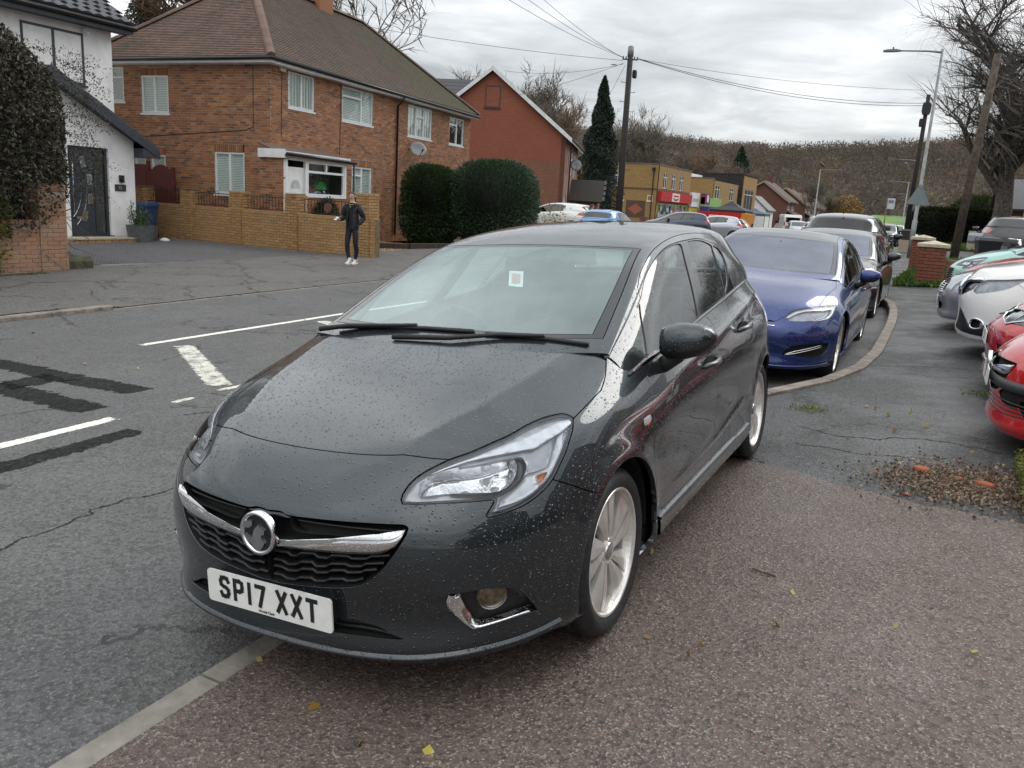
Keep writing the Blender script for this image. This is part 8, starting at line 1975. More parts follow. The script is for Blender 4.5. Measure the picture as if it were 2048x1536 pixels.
def tree_meshes(key,seed,H,spread,twm,barkm,droop=0.0,tw_w=.03,**k):
 segs,tw = grow(seed,H,spread,droop=droop,**k);t = MB();c = MB()
 for q,r0,r1,lv in segs:
  n = len(q);(t if lv < 2 else c).tube(q,list(np.linspace(r0,max(r1,tw_w*.4),n)),7 if lv == 0 else 4 if lv < 2 else 3,cap=False)
 rr = random.Random(seed+1)
 for b,d,L in tw:
  m = b+d*L*.5+np.array([rr.gauss(0,.06),rr.gauss(0,.06),-droop*.12*L]);e = b+d*L+np.array([rr.gauss(0,.1),rr.gauss(0,.1),-droop*.55*L]);s = np.cross(d,[.3,.5,.8]);s = s/np.linalg.norm(s)*tw_w*.5
  c.add([b-s,b+s,m+s*.8,m-s*.8,e],[(0,1,2,3),(3,2,4)])
 a = t.build(key+'_trunk',barkm,None,True);C.objects.unlink(a);b = c.build(key+'_crown',twm,None,False);C.objects.unlink(b)
 return a.data,b.data
def plant(meshes,name,label,pos,s=1.0,rz=0.0,group=None,cat='tree',tint=None):
 r = empty(name,pos,(0,0,rz),label,cat,group);r.scale = (s,s,s)
 share('trunk',meshes[0],r);c = share('crown',meshes[1],r)
 return r
def trees():
 tw1 = leaf_mat('twig_brown',[(.13,.09,.065),(.17,.12,.085),(.20,.11,.06),(.11,.085,.07)],.9,.1);tw2 = leaf_mat('twig_grey',[(.14,.12,.095),(.18,.155,.12),(.12,.10,.085)],.9,.1);pale = plain('pale_bark',(.22,.20,.17),.9,0,.3,8);dkt = leaf_mat('twig_dark',[(.11,.095,.085),(.14,.12,.105),(.09,.08,.072)],.9,0)
 A = tree_meshes('oak',21,15,.8,tw1,bark,0,.07,nb=(9,6,5,4),levels=3,twig_n=10,tl=1.5);B = tree_meshes('birch',33,16,.55,tw2,pale,0,.06,nb=(12,6,5,3),levels=3,twig_n=9,tl=1.4,trunk=.2);D = tree_meshes('ash',45,14,.7,tw2,bark,0,.06,nb=(8,6,5,4),levels=3,twig_n=9,tl=1.3)
 spots = [(A,-61,104,1.25,0,'brown-topped bare oak behind the red gabled house, furthest left'),(A,-56,108,1.2,2,'bare brown oak right of the first one above the gable slope'),(B,-52,100,1.15,1,'twiggy bare tree above the right slope of the red gable'),(A,-49.5,108,1.12,4,'rusty bare oak just left of the tall dark conifer'),(B,-46,98,1.0,3,'grey bare tree close behind the tall conifer on its left'),
   (D,-47,122,1.1,5,'pale grey bare tree right of the tall conifer'),(B,-48,138,1.12,2,'slender bare birch right of the telegraph pole'),(B,-45.5,142,1.1,4,'second slender birch above the yellow shop block'),(D,-44,130,.95,1,'low bare tree behind the shop roof'),(A,-40,150,.9,3,'bare brown tree above the second yellow block'),(D,-38,140,.85,0,'grey bare tree behind the pale roof block'),(D,-33.5,158,.8,2,'bare tree behind the dark clad building'),
   (D,-62,92,1.0,6,'bare tree top seen over the brick house chimney side'),(A,-37,170,.8,5,'bare tree over the row of houses'),(B,-21,165,.62,2,'thin bare tree by the far street lamp'),(D,-18,150,.5,3,'small bare tree near the rust-coloured bush')]
 for i,(m,x,y,s,rz,lab) in enumerate(spots):plant(m,'bare_tree',lab,(x,y,gz(x,y)-.3),s,rz,'bare trees behind the shops and houses')
 # bare tree and fir showing over the left roofs
 plant(A,'bare_tree','bare tree showing over the brick house ridge on the left',(-44,40,0),1.15,1.0,'bare trees behind the shops and houses');plant(D,'bare_tree','leafless tree left of the chimney, behind the brick house',(-41,44,0),1.25,3.0,'bare trees behind the shops and houses')
 def conifer(name,label,pos,H,R,n,cols,seed,size):
  r = np.random.default_rng(seed);root = empty(name,pos,label=label,cat='conifer');t = r.random(n)**.75;a = r.uniform(0,2*math.pi,n)
  layer = 1+.16*np.sin(t*34+a*2);rad = R*(1-t)**.78*layer*(r.random(n)**.35)*(1+.14*np.sin(a*3+t*9));z = .06*H+t*H*.94-.25*rad*.6
  P = np.c_[rad*np.cos(a),rad*np.sin(a),np.maximum(z,.1)];leaf_cloud('foliage',P,leaf_mat('conifer_%d' % seed,cols,.7,.05),size,root,flat=.35,seed=seed,up=-.5)
  b = MB();b.tube([(0,0,0),(0,0,H*.5),(0,0,H)],[.25,.14,.03],7);b.build('trunk',bark,root)
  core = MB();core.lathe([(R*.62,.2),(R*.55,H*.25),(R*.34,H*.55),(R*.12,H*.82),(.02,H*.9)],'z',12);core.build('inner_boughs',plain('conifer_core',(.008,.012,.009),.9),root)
 conifer('conifer_tree','tall dark spire-shaped conifer left of the telegraph pole',(-22.3,57.6,.2),10.9,2.15,26000,[(.010,.022,.014),(.018,.035,.020),(.007,.014,.010),(.030,.048,.026)],71,.20)
 conifer('conifer_tree','broad dark green conifer on the wooded slope above the yellow block',(-45,205,4),14,5.0,5000,[(.015,.035,.018),(.025,.05,.025)],72,.7)
 conifer('conifer_tree','dark fir rising behind the white house, left of the brick house roof',(-48.2,38.8,0),16.5,3.4,14000,[(.05,.05,.028),(.035,.042,.024),(.07,.065,.04)],73,.26)
 # weeping bare tree on the right
 W = tree_meshes('weeping',91,12.0,1.0,dkt,plain('dark_bark',(.085,.07,.06),.95,0,.35,10,.6),.20,.024,nb=(13,7,6,4),levels=3,twig_n=16,tl=1.7,trunk=.45,first=.28,up=.62)
 plant(W,'weeping_tree','large leafless weeping tree with drooping twigs behind the leaning wooden pole',(4.3,57,gz(4,57)-.1),1.28,2.2)
 plant(W,'weeping_tree','leafless tree at the right edge, behind the white van',(9.5,52,gz(9,52)-.1),1.05,.4)
 # autumn bush
 ob = empty('autumn_bush',(-14.4,152,.3),label='rust-orange rounded tree beside the far road, right of the lamp',cat='tree');q,d = lump_points(3500,None,3);leaf_cloud('crown',q*np.array([3.2,3.2,2.7])*bumps(d,4,14,.25)[:,None]+np.array([0,0,2.9]),leaf_mat('rust_leaf',[(.24,.13,.03),(.30,.17,.04),(.18,.10,.03),(.14,.10,.04)]),.42,ob);b = MB();b.tube([(0,0,0),(0,0,2.5)],.2,6);b.build('trunk',bark,ob)
 # hill
 def hz(x,y):
  t = np.clip((y-225)/470,0,1);ridge = 47+5*np.sin(x*.006+1)+5*np.sin(x*.017)-.018*np.clip(x,-600,600)*.2;left = np.clip((-x-150)/260,0,1)*10
  return (t*t*(3-2*t))*(ridge+left)
 xs = np.arange(-900,900,30);ys = np.concatenate([np.arange(210,760,22),[900,1300]]);V = [(x,y,float(hz(x,y))-1.5+2.2*math.sin(x*.05+y*.03)) for y in ys for x in xs];n = len(xs)
 mesh('hills',V,[(j*n+i,j*n+i+1,(j+1)*n+i+1,(j+1)*n+i) for j in range(len(ys)-1) for i in range(n-1)],plain('woodland_floor',(.085,.06,.042),.95,0,.35,.05),None,True)['kind'] = 'structure'
 r = np.random.default_rng(12);N = 7000;x = r.uniform(-430,330,N);y = 235+500*r.random(N)**.8;keep = np.abs((x+.25*y)/ (y*.75)) < 1.2;x,y = x[keep],y[keep];N = len(x);z = hz(x,y);k = 110
 d = r.normal(size=(N,k,3));d /= np.linalg.norm(d,axis=2,keepdims=True);q = d*(r.random((N,k,1))**.3)
 hh = r.uniform(9,16,N);wd = hh*r.uniform(.28,.42,N)
 P = np.stack([x[:,None]+q[...,0]*wd[:,None],y[:,None]+q[...,1]*wd[:,None],z[:,None]+hh[:,None]*(.58+.42*q[...,2])-1],2)
 dirv = d*1.0+np.array([0,0,.2])+r.normal(size=d.shape)*.9;dirv /= np.linalg.norm(dirv,axis=2,keepdims=True);L = (hh*.095)[:,None,None]*r.uniform(.5,1.4,(N,k,1));sd = np.cross(dirv,r.normal(size=(N,k,3)));sd /= np.linalg.norm(sd,axis=2,keepdims=True)
 V = np.stack([P-sd*L*.2,P+sd*L*.2,P+dirv*L],2).reshape(-1,3)
 me = bpy.data.meshes.new('woodland');nf = N*k;me.vertices.add(nf*3);me.vertices.foreach_set('co',V.ravel());me.loops.add(nf*3);me.loops.foreach_set('vertex_index',np.arange(nf*3,dtype=np.int32));me.polygons.add(nf);me.polygons.foreach_set('loop_start',np.arange(nf,dtype=np.int32)*3);me.polygons.foreach_set('loop_total',np.full(nf,3,np.int32))
 pal = np.array([(.105,.086,.074),(.12,.094,.078),(.135,.095,.065),(.092,.080,.072),(.125,.108,.088),(.14,.115,.08),(.085,.086,.062),(.11,.095,.09)])*1.25;ci = pal[r.integers(0,8,N)]*r.uniform(.75,1.2,(N,1));top = np.clip((y-560)/150,0,1)[:,None];ci = ci*(1-top*.45)+np.array([.165,.105,.07])*top*.45  # whole palette lightened, putting distance haze into the tree colours
 col = np.concatenate([np.repeat(ci,k*3,axis=0),np.ones((nf*3,1))],1).astype(np.float32)
 at = me.color_attributes.new('tint','FLOAT_COLOR','CORNER');at.data.foreach_set('color',col.ravel());me.update(calc_edges=True)
 m,t,out = new_mat('woodland_twigs');a = t('VertexColor');a.layer_name = 'tint';b = t('BsdfDiffuse');t.l.new(a.outputs['Color'],b.inputs['Color']);tl = t('BsdfTranslucent');t.l.new(a.outputs['Color'],tl.inputs['Color']);mx = t('MixShader');mx.inputs[0].default_value = .25;t.l.new(b.outputs[0],mx.inputs[1]);t.l.new(tl.outputs[0],mx.inputs[2]);t.l.new(mx.outputs[0],out.inputs['Surface'])
 me.materials.append(m);o = link(bpy.data.objects.new('woodland',me));o['kind'] = 'stuff';o['label'] = 'bare brown woodland covering the hill'
trees()
# ---------------------------------------------------------------- poles, lamps, signs, wires, verge and right-hand side
UP = np.array([0,0,1.0])
wood = plain('pole_wood',(.075,.055,.042),.85,0,.3,6,.5);wood2 = plain('pole_wood_dark',(.018,.014,.012),.8,0,.3,6,.5);steel = plain('lamp_steel',(.22,.235,.23),.5,.35,.12,4);iron_d = plain('fitting_black',(.015,.015,.016),.5)
def lamp(label,base,H,arm,rad=.075,group='street lamps',arm_dir=(-1,0),led=True):
 x,y,z = base;r = empty('street_lamp',base,label=label,cat='street lamp',group=group)
 b = MB();b.tube([(0,0,0),(0,0,1.5),(0,0,1.52),(0,0,H)],[rad*1.35,rad*1.35,rad,rad*.62],12);b.build('column',steel,r,True)
 d = np.array([arm_dir[0],arm_dir[1],0.0]);d /= np.linalg.norm(d)
 b = MB();b.tube([UP*(H-.12),UP*(H-.06)+d*.5,UP*(H-.02)+d*arm],[.045,.035,.028],8);b.build('arm',steel,r,True)
 s = np.cross(d,UP);a = UP*(H-.02)+d*(arm-.05);b = MB();P = [(0,.05,.03),(.18,.12,.06),(.5,.13,.055),(.66,.09,.03)]
 V = [];
 for u,w,h in P:V += [a+d*u-s*w-UP*.03,a+d*u+s*w-UP*.03,a+d*u+s*w*.8+UP*h,a+d*u-s*w*.8+UP*h]
 b.add(V,[(i*4+k,i*4+(k+1) % 4,(i+1)*4+(k+1) % 4,(i+1)*4+k) for i in range(3) for k in range(4)]+[(3,2,1,0),(12,13,14,15)]);ln = b.build('lantern',plain('lantern_grey',(.11,.115,.12),.5),r)
 b = MB();b.lathe([(.001,.10),(.03,.10),(.035,.0),(.001,0)],'z',8,tuple(a+d*.3+UP*.05));b.build('photocell',plain('lantern_grey'  ,(.11,.115,.12)),ln)
 return r
def poles():
 L1 = (.48,36.3,gz(.48,36.3));r = lamp('tall grey street lamp on the right pavement carrying the back of a triangular sign',L1,8.15,1.55)
 sg = empty('road_sign',L1,label='grey back of a triangular warning sign on the near right lamp',cat='sign');b = MB();h = .80;w = .46
 b.prism([(-w,-.10,2.15),(w,-.10,2.15),(.03,-.10,2.95),(-.03,-.10,2.95)],(0,.012,0));b.build('sign_plate',plain('sign_back',(.20,.24,.25),.45,.3,.1,4),sg);b = MB();b.box(-.14,.14,-.085,.09,2.35,2.40);b.box(-.1,.1,-.085,.09,2.68,2.72);b.build('bracket',steel,sg)
 lamp('street lamp on the left pavement with a black bird on its top',(-13.1,107,gz(-13,107)),7.7,2.0,.09,arm_dir=(1,.1));lamp('second street lamp along the right kerb, just past the near one',(-1.05,69.5,gz(-1,69)),6.3,1.5);lamp('third street lamp along the right kerb',(-3.0,105,gz(-3,105)),6.4,1.6);lamp('fourth, smallest street lamp along the right kerb',(-4.8,145,gz(-5,145)),6.5,1.8)
 bd = empty('crow',(-12.9,107,gz(-13,107)+7.85),label='black bird perched on the left far street lamp',cat='bird');b = MB();b.tube([(.35,0,.1),(.1,0,.25),(-.15,0,.42),(-.25,0,.62),(-.34,0,.62)],[.03,.15,.16,.09,.01],8);b.tube([(0,0,.2),(0,0,0)],.02,4);b.build('body',iron_d,bd,True)
 gl = empty('gull',(-66,170,31.3),(0,0,.3),'single bird flying under the clouds above the wooded hill','bird');b = MB();b.prism([(-.75,0,.12),(-.3,.05,.2),(0,0,.05),(.3,.05,.2),(.75,0,.12),(.3,.14,.17),(0,.16,.02),(-.3,.14,.17)],(0,0,.025));b.tube([(0,-.25,.05),(0,0,.04),(0,.35,.05)],[.02,.07,.02],6);b.build('body',plain('gull_grey',(.12,.12,.12),.8),gl)
 # main telegraph pole
 a,t = np.array([-10.62,31.42,gz(-10.6,31.4)]),np.array([-11.45,33.43,8.40]);d = (t-a)/np.linalg.norm(t-a);n = np.cross(d,[.88,.46,0]);sd = np.array([.884,.464,.0])
 tp = empty('telegraph_pole',label='dark leaning telegraph pole with steps and wires above the hatchback roof',cat='telegraph pole');b = MB();b.tube([a,a+(t-a)*.5,t-d*.25],[.155,.135,.115],12);b.build('pole',wood2,tp,True)
 b = MB()
 for k in range(11):c = a+d*(2.9+.42*k);s = 1 if k % 2 else -1;b.tube([c,c+sd*s*.30],.012,5);b.tube([c+sd*s*.30,c+sd*s*.30+UP*.05],.012,5)
 b.build('step_iron',iron_d,tp);b = MB();b.tube([t-d*.42,t],.13,10);b.build('terminal_box',plain('box_grey',(.16,.16,.15),.5),tp,True);b = MB();c = t-d*.55;b.tube([c-sd*.33,c+sd*.33],.03,6)
 for s in (-.3,-.18,.18,.3):b.tube([c+sd*s,c+sd*s+UP*.13],[.03,.02],6)
 b.add(*_rbox(c[0]+.14,c[0]+.30,c[1]+.02,c[1]+.18,c[2]-.75,c[2]-.42));b.build('crossarm',iron_d,tp)
 # right-hand poles
 p2 = empty('telegraph_pole',(2.1,35.3,gz(2.1,35.3)),label='plain brown wooden pole leaning right, beside the weeping tree',cat='telegraph pole');b = MB();b.tube([(0,0,0),(.12,0,3.6),(.30,0,7.65)],[.165,.15,.125],12);b.build('pole',wood,p2,True);b = MB();b.tube([(.02,0,7.25),(.52,0,7.25)],.018,5);b.build('hook',iron_d,p2)
 p3 = empty('telegraph_pole',(-.22,47.1,gz(-.2,47)),label='thin dark wooden pole just behind the near right street lamp',cat='telegraph pole');b = MB();b.tube([(0,0,0),(.05,0,7.9)],[.13,.10],10);b.build('pole',wood2,p3,True);b = MB();b.add(*_rbox(-.16,.26,-.2,-.02,6.9,7.5));b.add(*_rbox(-.2,.0,-.2,-.02,6.3,6.7));b.build('junction_box',iron_d,p3)
 def wire(p,q,sag,label,r=.012):
  n = 26;f = np.linspace(0,1,n)[:,None];P = np.array(p)+(np.array(q)-np.array(p))*f;P[:,2] -= 4*sag*(f*(1-f))[:,0];b = MB();b.tube(P,r,4);tag(b.build('wire',iron_d),label,'wire','overhead wires')
 c = t-d*.5;e = np.array([-.2,47.1,gz(0,47)+7.35])
 wire(c+sd*.3,e,.55,'lower of the two thick overhead wires crossing to the thin right pole');wire(c+sd*.3+UP*.02,e+UP*.12,.5,'thick overhead wire just above its twin, running to the thin right pole');wire(c+sd*.3,e+UP*.75,.25,'thin highest overhead wire running right from the telegraph pole',.008)
 wire(c-sd*.3,(-8,8.5,8.2),.5,'steepest overhead wire running to the upper left over the brick house',.008);wire(c-sd*.28+UP*.02,(-9,9,8.0),.45,'second overhead wire running to the upper left, just under the steepest',.008);wire(c-sd*.28+UP*.02,(-9.5,9.5,7.5),.4,'third overhead wire running to the upper left over the brick house roof',.008)
 wire(c-sd*.3-UP*.1,(-19.5,25.0,7.9),.12,'overhead wire from the pole to the brick house roof slope',.008);wire(c-sd*.3-UP*.25,(-21.0,39.6,8.6),.25,'overhead wire from the pole to the top of the red gable',.008);wire(c-sd*.25-UP*.2,(-22,39,6.9),.2,'overhead wire from the pole down to the red gabled house',.008);wire(c-sd*.2-UP*.3,(-25,60,6.4),.2,'short overhead wire dropping behind the tall conifer',.008)
 bs = empty('bus_stop',(-2.14,59.9,gz(-2,60)),label='bus stop flag on a thin grey post beyond the parked cars',cat='bus stop');b = MB();b.tube([(0,0,0),(0,0,3.1)],.04,8);b.build('post',steel,bs);b = MB();b.box(.0,.48,-.02,.02,2.4,3.1);f = b.build('flag',color_mat('flag_white',(.62,.64,.66)),bs);b = MB();b.box(.08,.40,-.024,-.021,2.78,2.98);b.build('flag_mark',color_mat('flag_grey',(.2,.22,.25)),f);b = MB();b.box(-.06,.06,-.05,.05,1.7,1.95);b.build('band',color_mat('band_yellow',(.6,.45,.05)),bs)
poles()
def right_side():
 # brick piers with pale caps
 pc = plain('pier_cap',(.48,.42,.31),.85,0,.15,8,.3)
 specs = [((1.22,19.35),.56,.50,.92,'nearest of the three capped brick piers, complete red-brown pier'),((1.12,22.3),.6,.4,.86,'middle capped brick pier, half hidden behind the nearest one'),((.86,24.9),.55,.45,.98,'furthest capped brick pier, against the lamp column')]
 for k,((x,y),w,dp,h,lab) in enumerate(specs):
  z = gz(x,y)-.03;r = empty('brick_pier',label=lab,cat='pier',group='capped brick piers on the forecourt corner');c = MB();c.box(x+.02,x+w-.02,y+.02,y+dp,z,z+h);co = c.build('pier_core',M_mortar('pier_mortar',(.20,.15,.12)),r)
  brick_wall(co,(x,y,z),(1,0),w,h,'pier_brick',(),60 if k == 0 else 20,None,mk_back=False,proud=.008);brick_wall(co,(x,y+dp,z),(0,-1),dp,h,'pier_brick',(),30 if k == 0 else 10,None,mk_back=False,proud=.008)
  c = MB();V = [(x-.05,y-.05,z+h),(x+w+.05,y-.05,z+h),(x+w+.05,y+dp+.05,z+h),(x-.05,y+dp+.05,z+h)];V += [(a,b,z+h+.07) for a,b,_ in V]+[(x+w/2,y+dp/2,z+h+.15)]
  c.add(V,[(3,2,1,0),(0,1,5,4),(1,2,6,5),(2,3,7,6),(3,0,4,7),(4,5,8),(5,6,8),(6,7,8),(7,4,8)]);c.build('cap',pc,r)
 lw = empty('low_brick_wall',label='low brick wall stub joined to the nearest capped pier',cat='wall');z = gz(1.8,19.5);brick_wall(lw,(1.8,19.42,z-.03),(1,0),1.6,.62,'pier_brick',(),20,M_mortar('pier_mortar'),thick=.2,proud=.008)
 gc = leaf_mat('grass_blade',[(.055,.12,.018),(.08,.16,.022),(.04,.09,.015),(.11,.17,.03)],.6,.35)
 def grass(name,n,fx,fy,size,lab,seed=1):
  r = np.random.default_rng(seed);x,y = r.uniform(0,1,n),r.uniform(0,1,n);yy = fy[0]+(fy[1]-fy[0])*y;a,b = fx;xx = np.array([(a(v) if callable(a) else a)+((b(v) if callable(b) else b)-(a(v) if callable(a) else a))*u for u,v in zip(x,yy)])
  P = np.c_[xx,yy,[gz(p,q)+size*.3 for p,q in zip(xx,yy)]];o = leaf_cloud(name,P,gc,size,None,flat=.16,seed=seed,up=1.6,kind='stuff',tri=True);o['label'] = lab
 grass('grass',5200,(lambda y:.78+.03*(y-19),lambda y:1.2),(18.9,36),.09,'rough grass along the foot of the brick piers',3)
 grass('grass',500,(1.1,1.9),(18.85,19.35),.07,'grass in front of the nearest pier',4);grass('grass',2500,(1.5,3.2),(20,34),.08,'grass behind the brick piers',8)
 gm = plain('lawn_soil',(.055,.10,.02),.9,0,.3,8,.4)
 sheet('lawn',np.arange(46,62,1.0),.5,12,6,gm,.03);grass('grass',30000,(.5,12),(46,62),.12,'bright mown lawn in front of the long dark hedge',5)
 side = asphalt('side_road',(.10,.10,.10),(.2,.2,.2),.3,.5,0,.2);sheet('road',np.arange(37,46.1,1.5),.35,16,4,side,.012)
 r = np.random.default_rng(3)
 far = plain('far_field',(.10,.19,.035),.9,0,.25,.3)
 V = [];ys = np.linspace(150,235,8);xs = np.linspace(-16,20,8);mesh('field',[(x,y,.1+1.0*((y-150)/85)**1*4.0) for y in ys for x in xs],[(j*8+i,j*8+i+1,(j+1)*8+i+1,(j+1)*8+i) for j in range(7) for i in range(7)],far)['kind'] = 'structure'
 # long hedge behind the lawn
 hedge('hedge',(2.4,63.8),(3.1,.9,1.28),'long dark clipped hedge behind the lawn on the right',31,[(.014,.026,.012),(.022,.036,.015),(.03,.042,.018),(.05,.05,.025)],16000,.14,squareness=7)
 hedge('bush',(3.6,72),(2.2,1.2,1.9),'rounded olive bush rising behind the long dark hedge',32,[(.05,.07,.02),(.07,.09,.03)],3000,.25,cat='bush',squareness=2.2)
 bw = empty('buff_wall',label='short buff garden wall between the lawn and the black off-roader',cat='wall');b = MB();z = gz(3,44.7);b.box(2.75,4.4,46.2,46.5,z,z+.95);b.box(2.70,3.25,46.1,46.6,z,z+1.02);b.build('wall',plain('buff_render',(.33,.27,.20),.85,0,.2,4),bw)
 hs = empty('bungalow',label='brown brick bungalow with cream posts at the right edge',cat='house');b = MB();b.box(4.6,16,60,68,.2,2.95);b.build('wall',flat_brick_mat('bungalow_brick',(.34,.17,.085),(.28,.13,.07),(.3,.22,.16)),hs);b = MB();b.prism([(4.2,59.4,2.95),(16.4,59.4,2.95),(16.4,64,5.0),(4.2,64,5.0)],(0,0,.12));b.prism([(4.2,64,5.0),(16.4,64,5.0),(16.4,68.6,2.95),(4.2,68.6,2.95)],(0,0,.12));b.build('roof',MATS['slate_grey'],hs)
 for x in (4.75,5.9):b = MB();b.box(x-.12,x+.12,59.5,59.7,.3,2.9);b.build('post',color_mat('cream',(.5,.42,.28)),hs)
 window(hs,(6.3,59.97,1.2),(1,0),2.4,1.3,[(0,.33,0,1),(.33,.66,0,1),(.66,1,0,1)])
 # bins, cabinets, scooter
 wheelie('black wheelie bin beyond the mint car, before the wooden pole',(2.75,24.2),.1,(.012,.012,.014),1.02)
 cb = empty('litter_bin',(-.12,45.2,gz(0,45)),label='black litter bin standing on a buff plinth by the thin wooden pole',cat='litter bin');b = MB();b.box(-.26,.22,-.2,.2,0,.55);b.build('plinth',plain('plinth_buff',(.34,.27,.21),.85),cb);b = MB();b.add(*_rbox(-.24,.2,-.2,.2,.56,1.02));b.build('body',iron_d,cb);b = MB();b.box(-.27,.23,-.22,.22,1.02,1.08);b.build('lid',steel,cb)
 wp_ = empty('white_post',(.58,37.6,gz(.6,37.6)),label='short white rounded post beside the near right lamp',cat='post');b = MB();b.lathe([(.12,0),(.12,.75),(.10,.86),(.05,.92),(.001,.93)],'z',14);b.build('post',MATS['white_board'],wp_,True)
 sc = empty('motor_scooter',(3.15,24.3,gz(3.1,24.2)),(0,0,.9),'motor scooter with grey seat and top box between bin and white van','scooter');b = MB()
 for y in (-.6,.6):b.lathe([(.13,-.05),(.23,-.05),(.25,0),(.23,.05),(.13,.05)],'x',18,(0,y,.25))
 b.build('tyre',M_('rubber'),sc,True);b = MB();b.tube([(0,-.6,.25),(0,-.45,.8),(0,-.38,1.0)],[.035,.04,.04],8);b.tube([(-.32,-.30,1.02),(0,-.38,1.0),(.32,-.30,1.02)],.018,6);b.build('handlebar',M_('chrome'),sc,True);b = MB();b.prism([(-.18,-.50,.35),(-.18,-.42,.9),(-.18,-.30,.9),(-.18,-.25,.35),(-.18,.55,.35),(-.18,.75,.6),(-.18,.1,.68),(-.18,-.02,.42),(-.18,-.3,.35)][:8],(.36,0,0));b.build('fairing',plain('scooter_dark',(.03,.03,.033),.3),sc);b = MB();b.add(*_rbox(-.16,.16,.02,.75,.68,.80));b.build('saddle',plain('saddle_grey',(.20,.21,.23),.5),sc);b = MB();b.add(*_rbox(-.22,.22,.55,.98,.82,1.12));b.build('top_box',plain('topbox_grey',(.28,.30,.34),.4),sc)
 # mossy concrete edge and rubble at the right of the paving
 kb = empty('concrete_edging',(2.28,2.75,gz(2.3,2.8)),label='mossy broken concrete edging block at the right edge of the paving',cat='kerb');b = MB();V = [];
 for y,w,h in ((0,.16,.11),(.3,.17,.15),(.7,.16,.15),(1.05,.14,.13)):
  V += [(0,y,-.1),(w,y,-.1),(w+.3,y,-.1),(w+.3,y,h),(.05,y,h),(.0,y,h-.06)]
 b.add(V,[(i*6+k,i*6+(k+1) % 6,(i+1)*6+(k+1) % 6,(i+1)*6+k) for i in range(3) for k in range(6)]+[(0,1,2,3,4,5)[::-1],tuple(range(18,24))]);m = plain('mossy_concrete',(.16,.15,.085),.9,0,.3,9,.5);b.build('block',m,kb)
 q = np.c_[r.uniform(2.25,2.32,900),r.uniform(2.8,3.7,900),np.zeros(900)];q[:,2] = [gz(a,c)+.05+.1*r.random() for a,c,_ in q];leaf_cloud('moss',q-np.array([2.28,2.75,gz(2.3,2.8)]),leaf_mat('moss_bright',[(.14,.16,.03),(.10,.12,.025),(.18,.18,.05)],.9,.1),.022,kb,kind='stuff')
 gr = np.c_[r.normal(2.05,.24,5200),r.normal(3.32,.20,5200),np.zeros(5200)];gr[:,2] = [gz(a,c)+.008 for a,c,_ in gr];leaf_cloud('gravel',gr,leaf_mat('crumb',[(.16,.12,.09),(.35,.27,.18),(.08,.06,.05),(.24,.12,.08)],.9,0),.016,None,flat=1.0,kind='stuff')
 for i,(x,y,s,lab) in enumerate(((1.78,3.52,.055,'largest flat shard of red brick on the dirt patch'),(1.98,3.42,.035,'small red brick shard in the middle of the dirt patch'),(2.10,3.34,.06,'red brick shard against the mossy concrete edging'),(1.72,3.0,.02,'tiny red brick crumb on the aggregate edge'))):
  b = MB();V = [(s*math.cos(a)*(.7+.5*random.random()),s*math.sin(a)*(.6+.4*random.random()),.0) for a in np.linspace(0,6.28,8)[:-1]];V2 = [(a*.8,c*.8,s*.35) for a,c,_ in V];b.add(V+V2,[(k,(k+1) % 7,7+(k+1) % 7,7+k) for k in range(7)]+[tuple(range(7,14))]);o = b.build('brick_shard',MATS['red_clay']);o.location = (x,y,gz(x,y));tag(o,lab,'brick shard','brick shards on the dirt patch')
 # leaves and litter
 lf = leaf_mat('fallen_leaf',[(.45,.36,.05),(.35,.20,.04),(.20,.12,.04),(.5,.45,.15)],.6,.2);P = np.c_[r.uniform(-.2,3,60),r.uniform(-.5,6,60),np.zeros(60)];P2 = np.c_[r.uniform(-8.5,-8.2,40),r.uniform(2,14,40),np.zeros(40)];P3 = np.c_[r.uniform(-8,-1,50),r.uniform(-1,10,50),np.zeros(50)];P = np.concatenate([P,P2,P3]);P[:,2] = [gz(a,c)+(.008 if a > -.3 else -.006) for a,c,_ in P]
 o = leaf_cloud('fallen_leaves',P,lf,.03,None,flat=1.0,kind='stuff')
 st = MB();st.tube([(1.18,1.62,gz(1.2,1.6)+.008),(1.22,1.60,gz(1.2,1.6)+.012),(1.28,1.60,gz(1.2,1.6)+.008)],.004,5);tag(st.build('twig',bark),'short dark twig lying on the pinkish aggregate paving','twig')
 b = MB();b.add([(.02*math.cos(a)*(1+.3*math.sin(3*a)),.014*math.sin(a),0) for a in np.linspace(0,6.28,10)[:-1]],[tuple(range(9))]);o = b.build('gum_spot',color_mat('pale_spot',(.5,.5,.48)));o.location = (.78,.95,gz(.8,.95)+.003);tag(o,'pale flattened spot on the aggregate paving near the bottom','spot')
 gp = leaf_mat('weed_leaf',[(.10,.13,.03),(.16,.17,.05)],.7,.2);P = np.c_[r.normal(2.2,.08,160),r.normal(6.1,.06,160),np.zeros(160)];P = np.concatenate([P,np.c_[r.normal(.95,.07,120),r.normal(4.9,.05,120),np.zeros(120)]]);P[:,2] = [gz(a,c)+.012 for a,c,_ in P];leaf_cloud('weeds',P,gp,.025,None,kind='stuff',up=.6)
right_side()
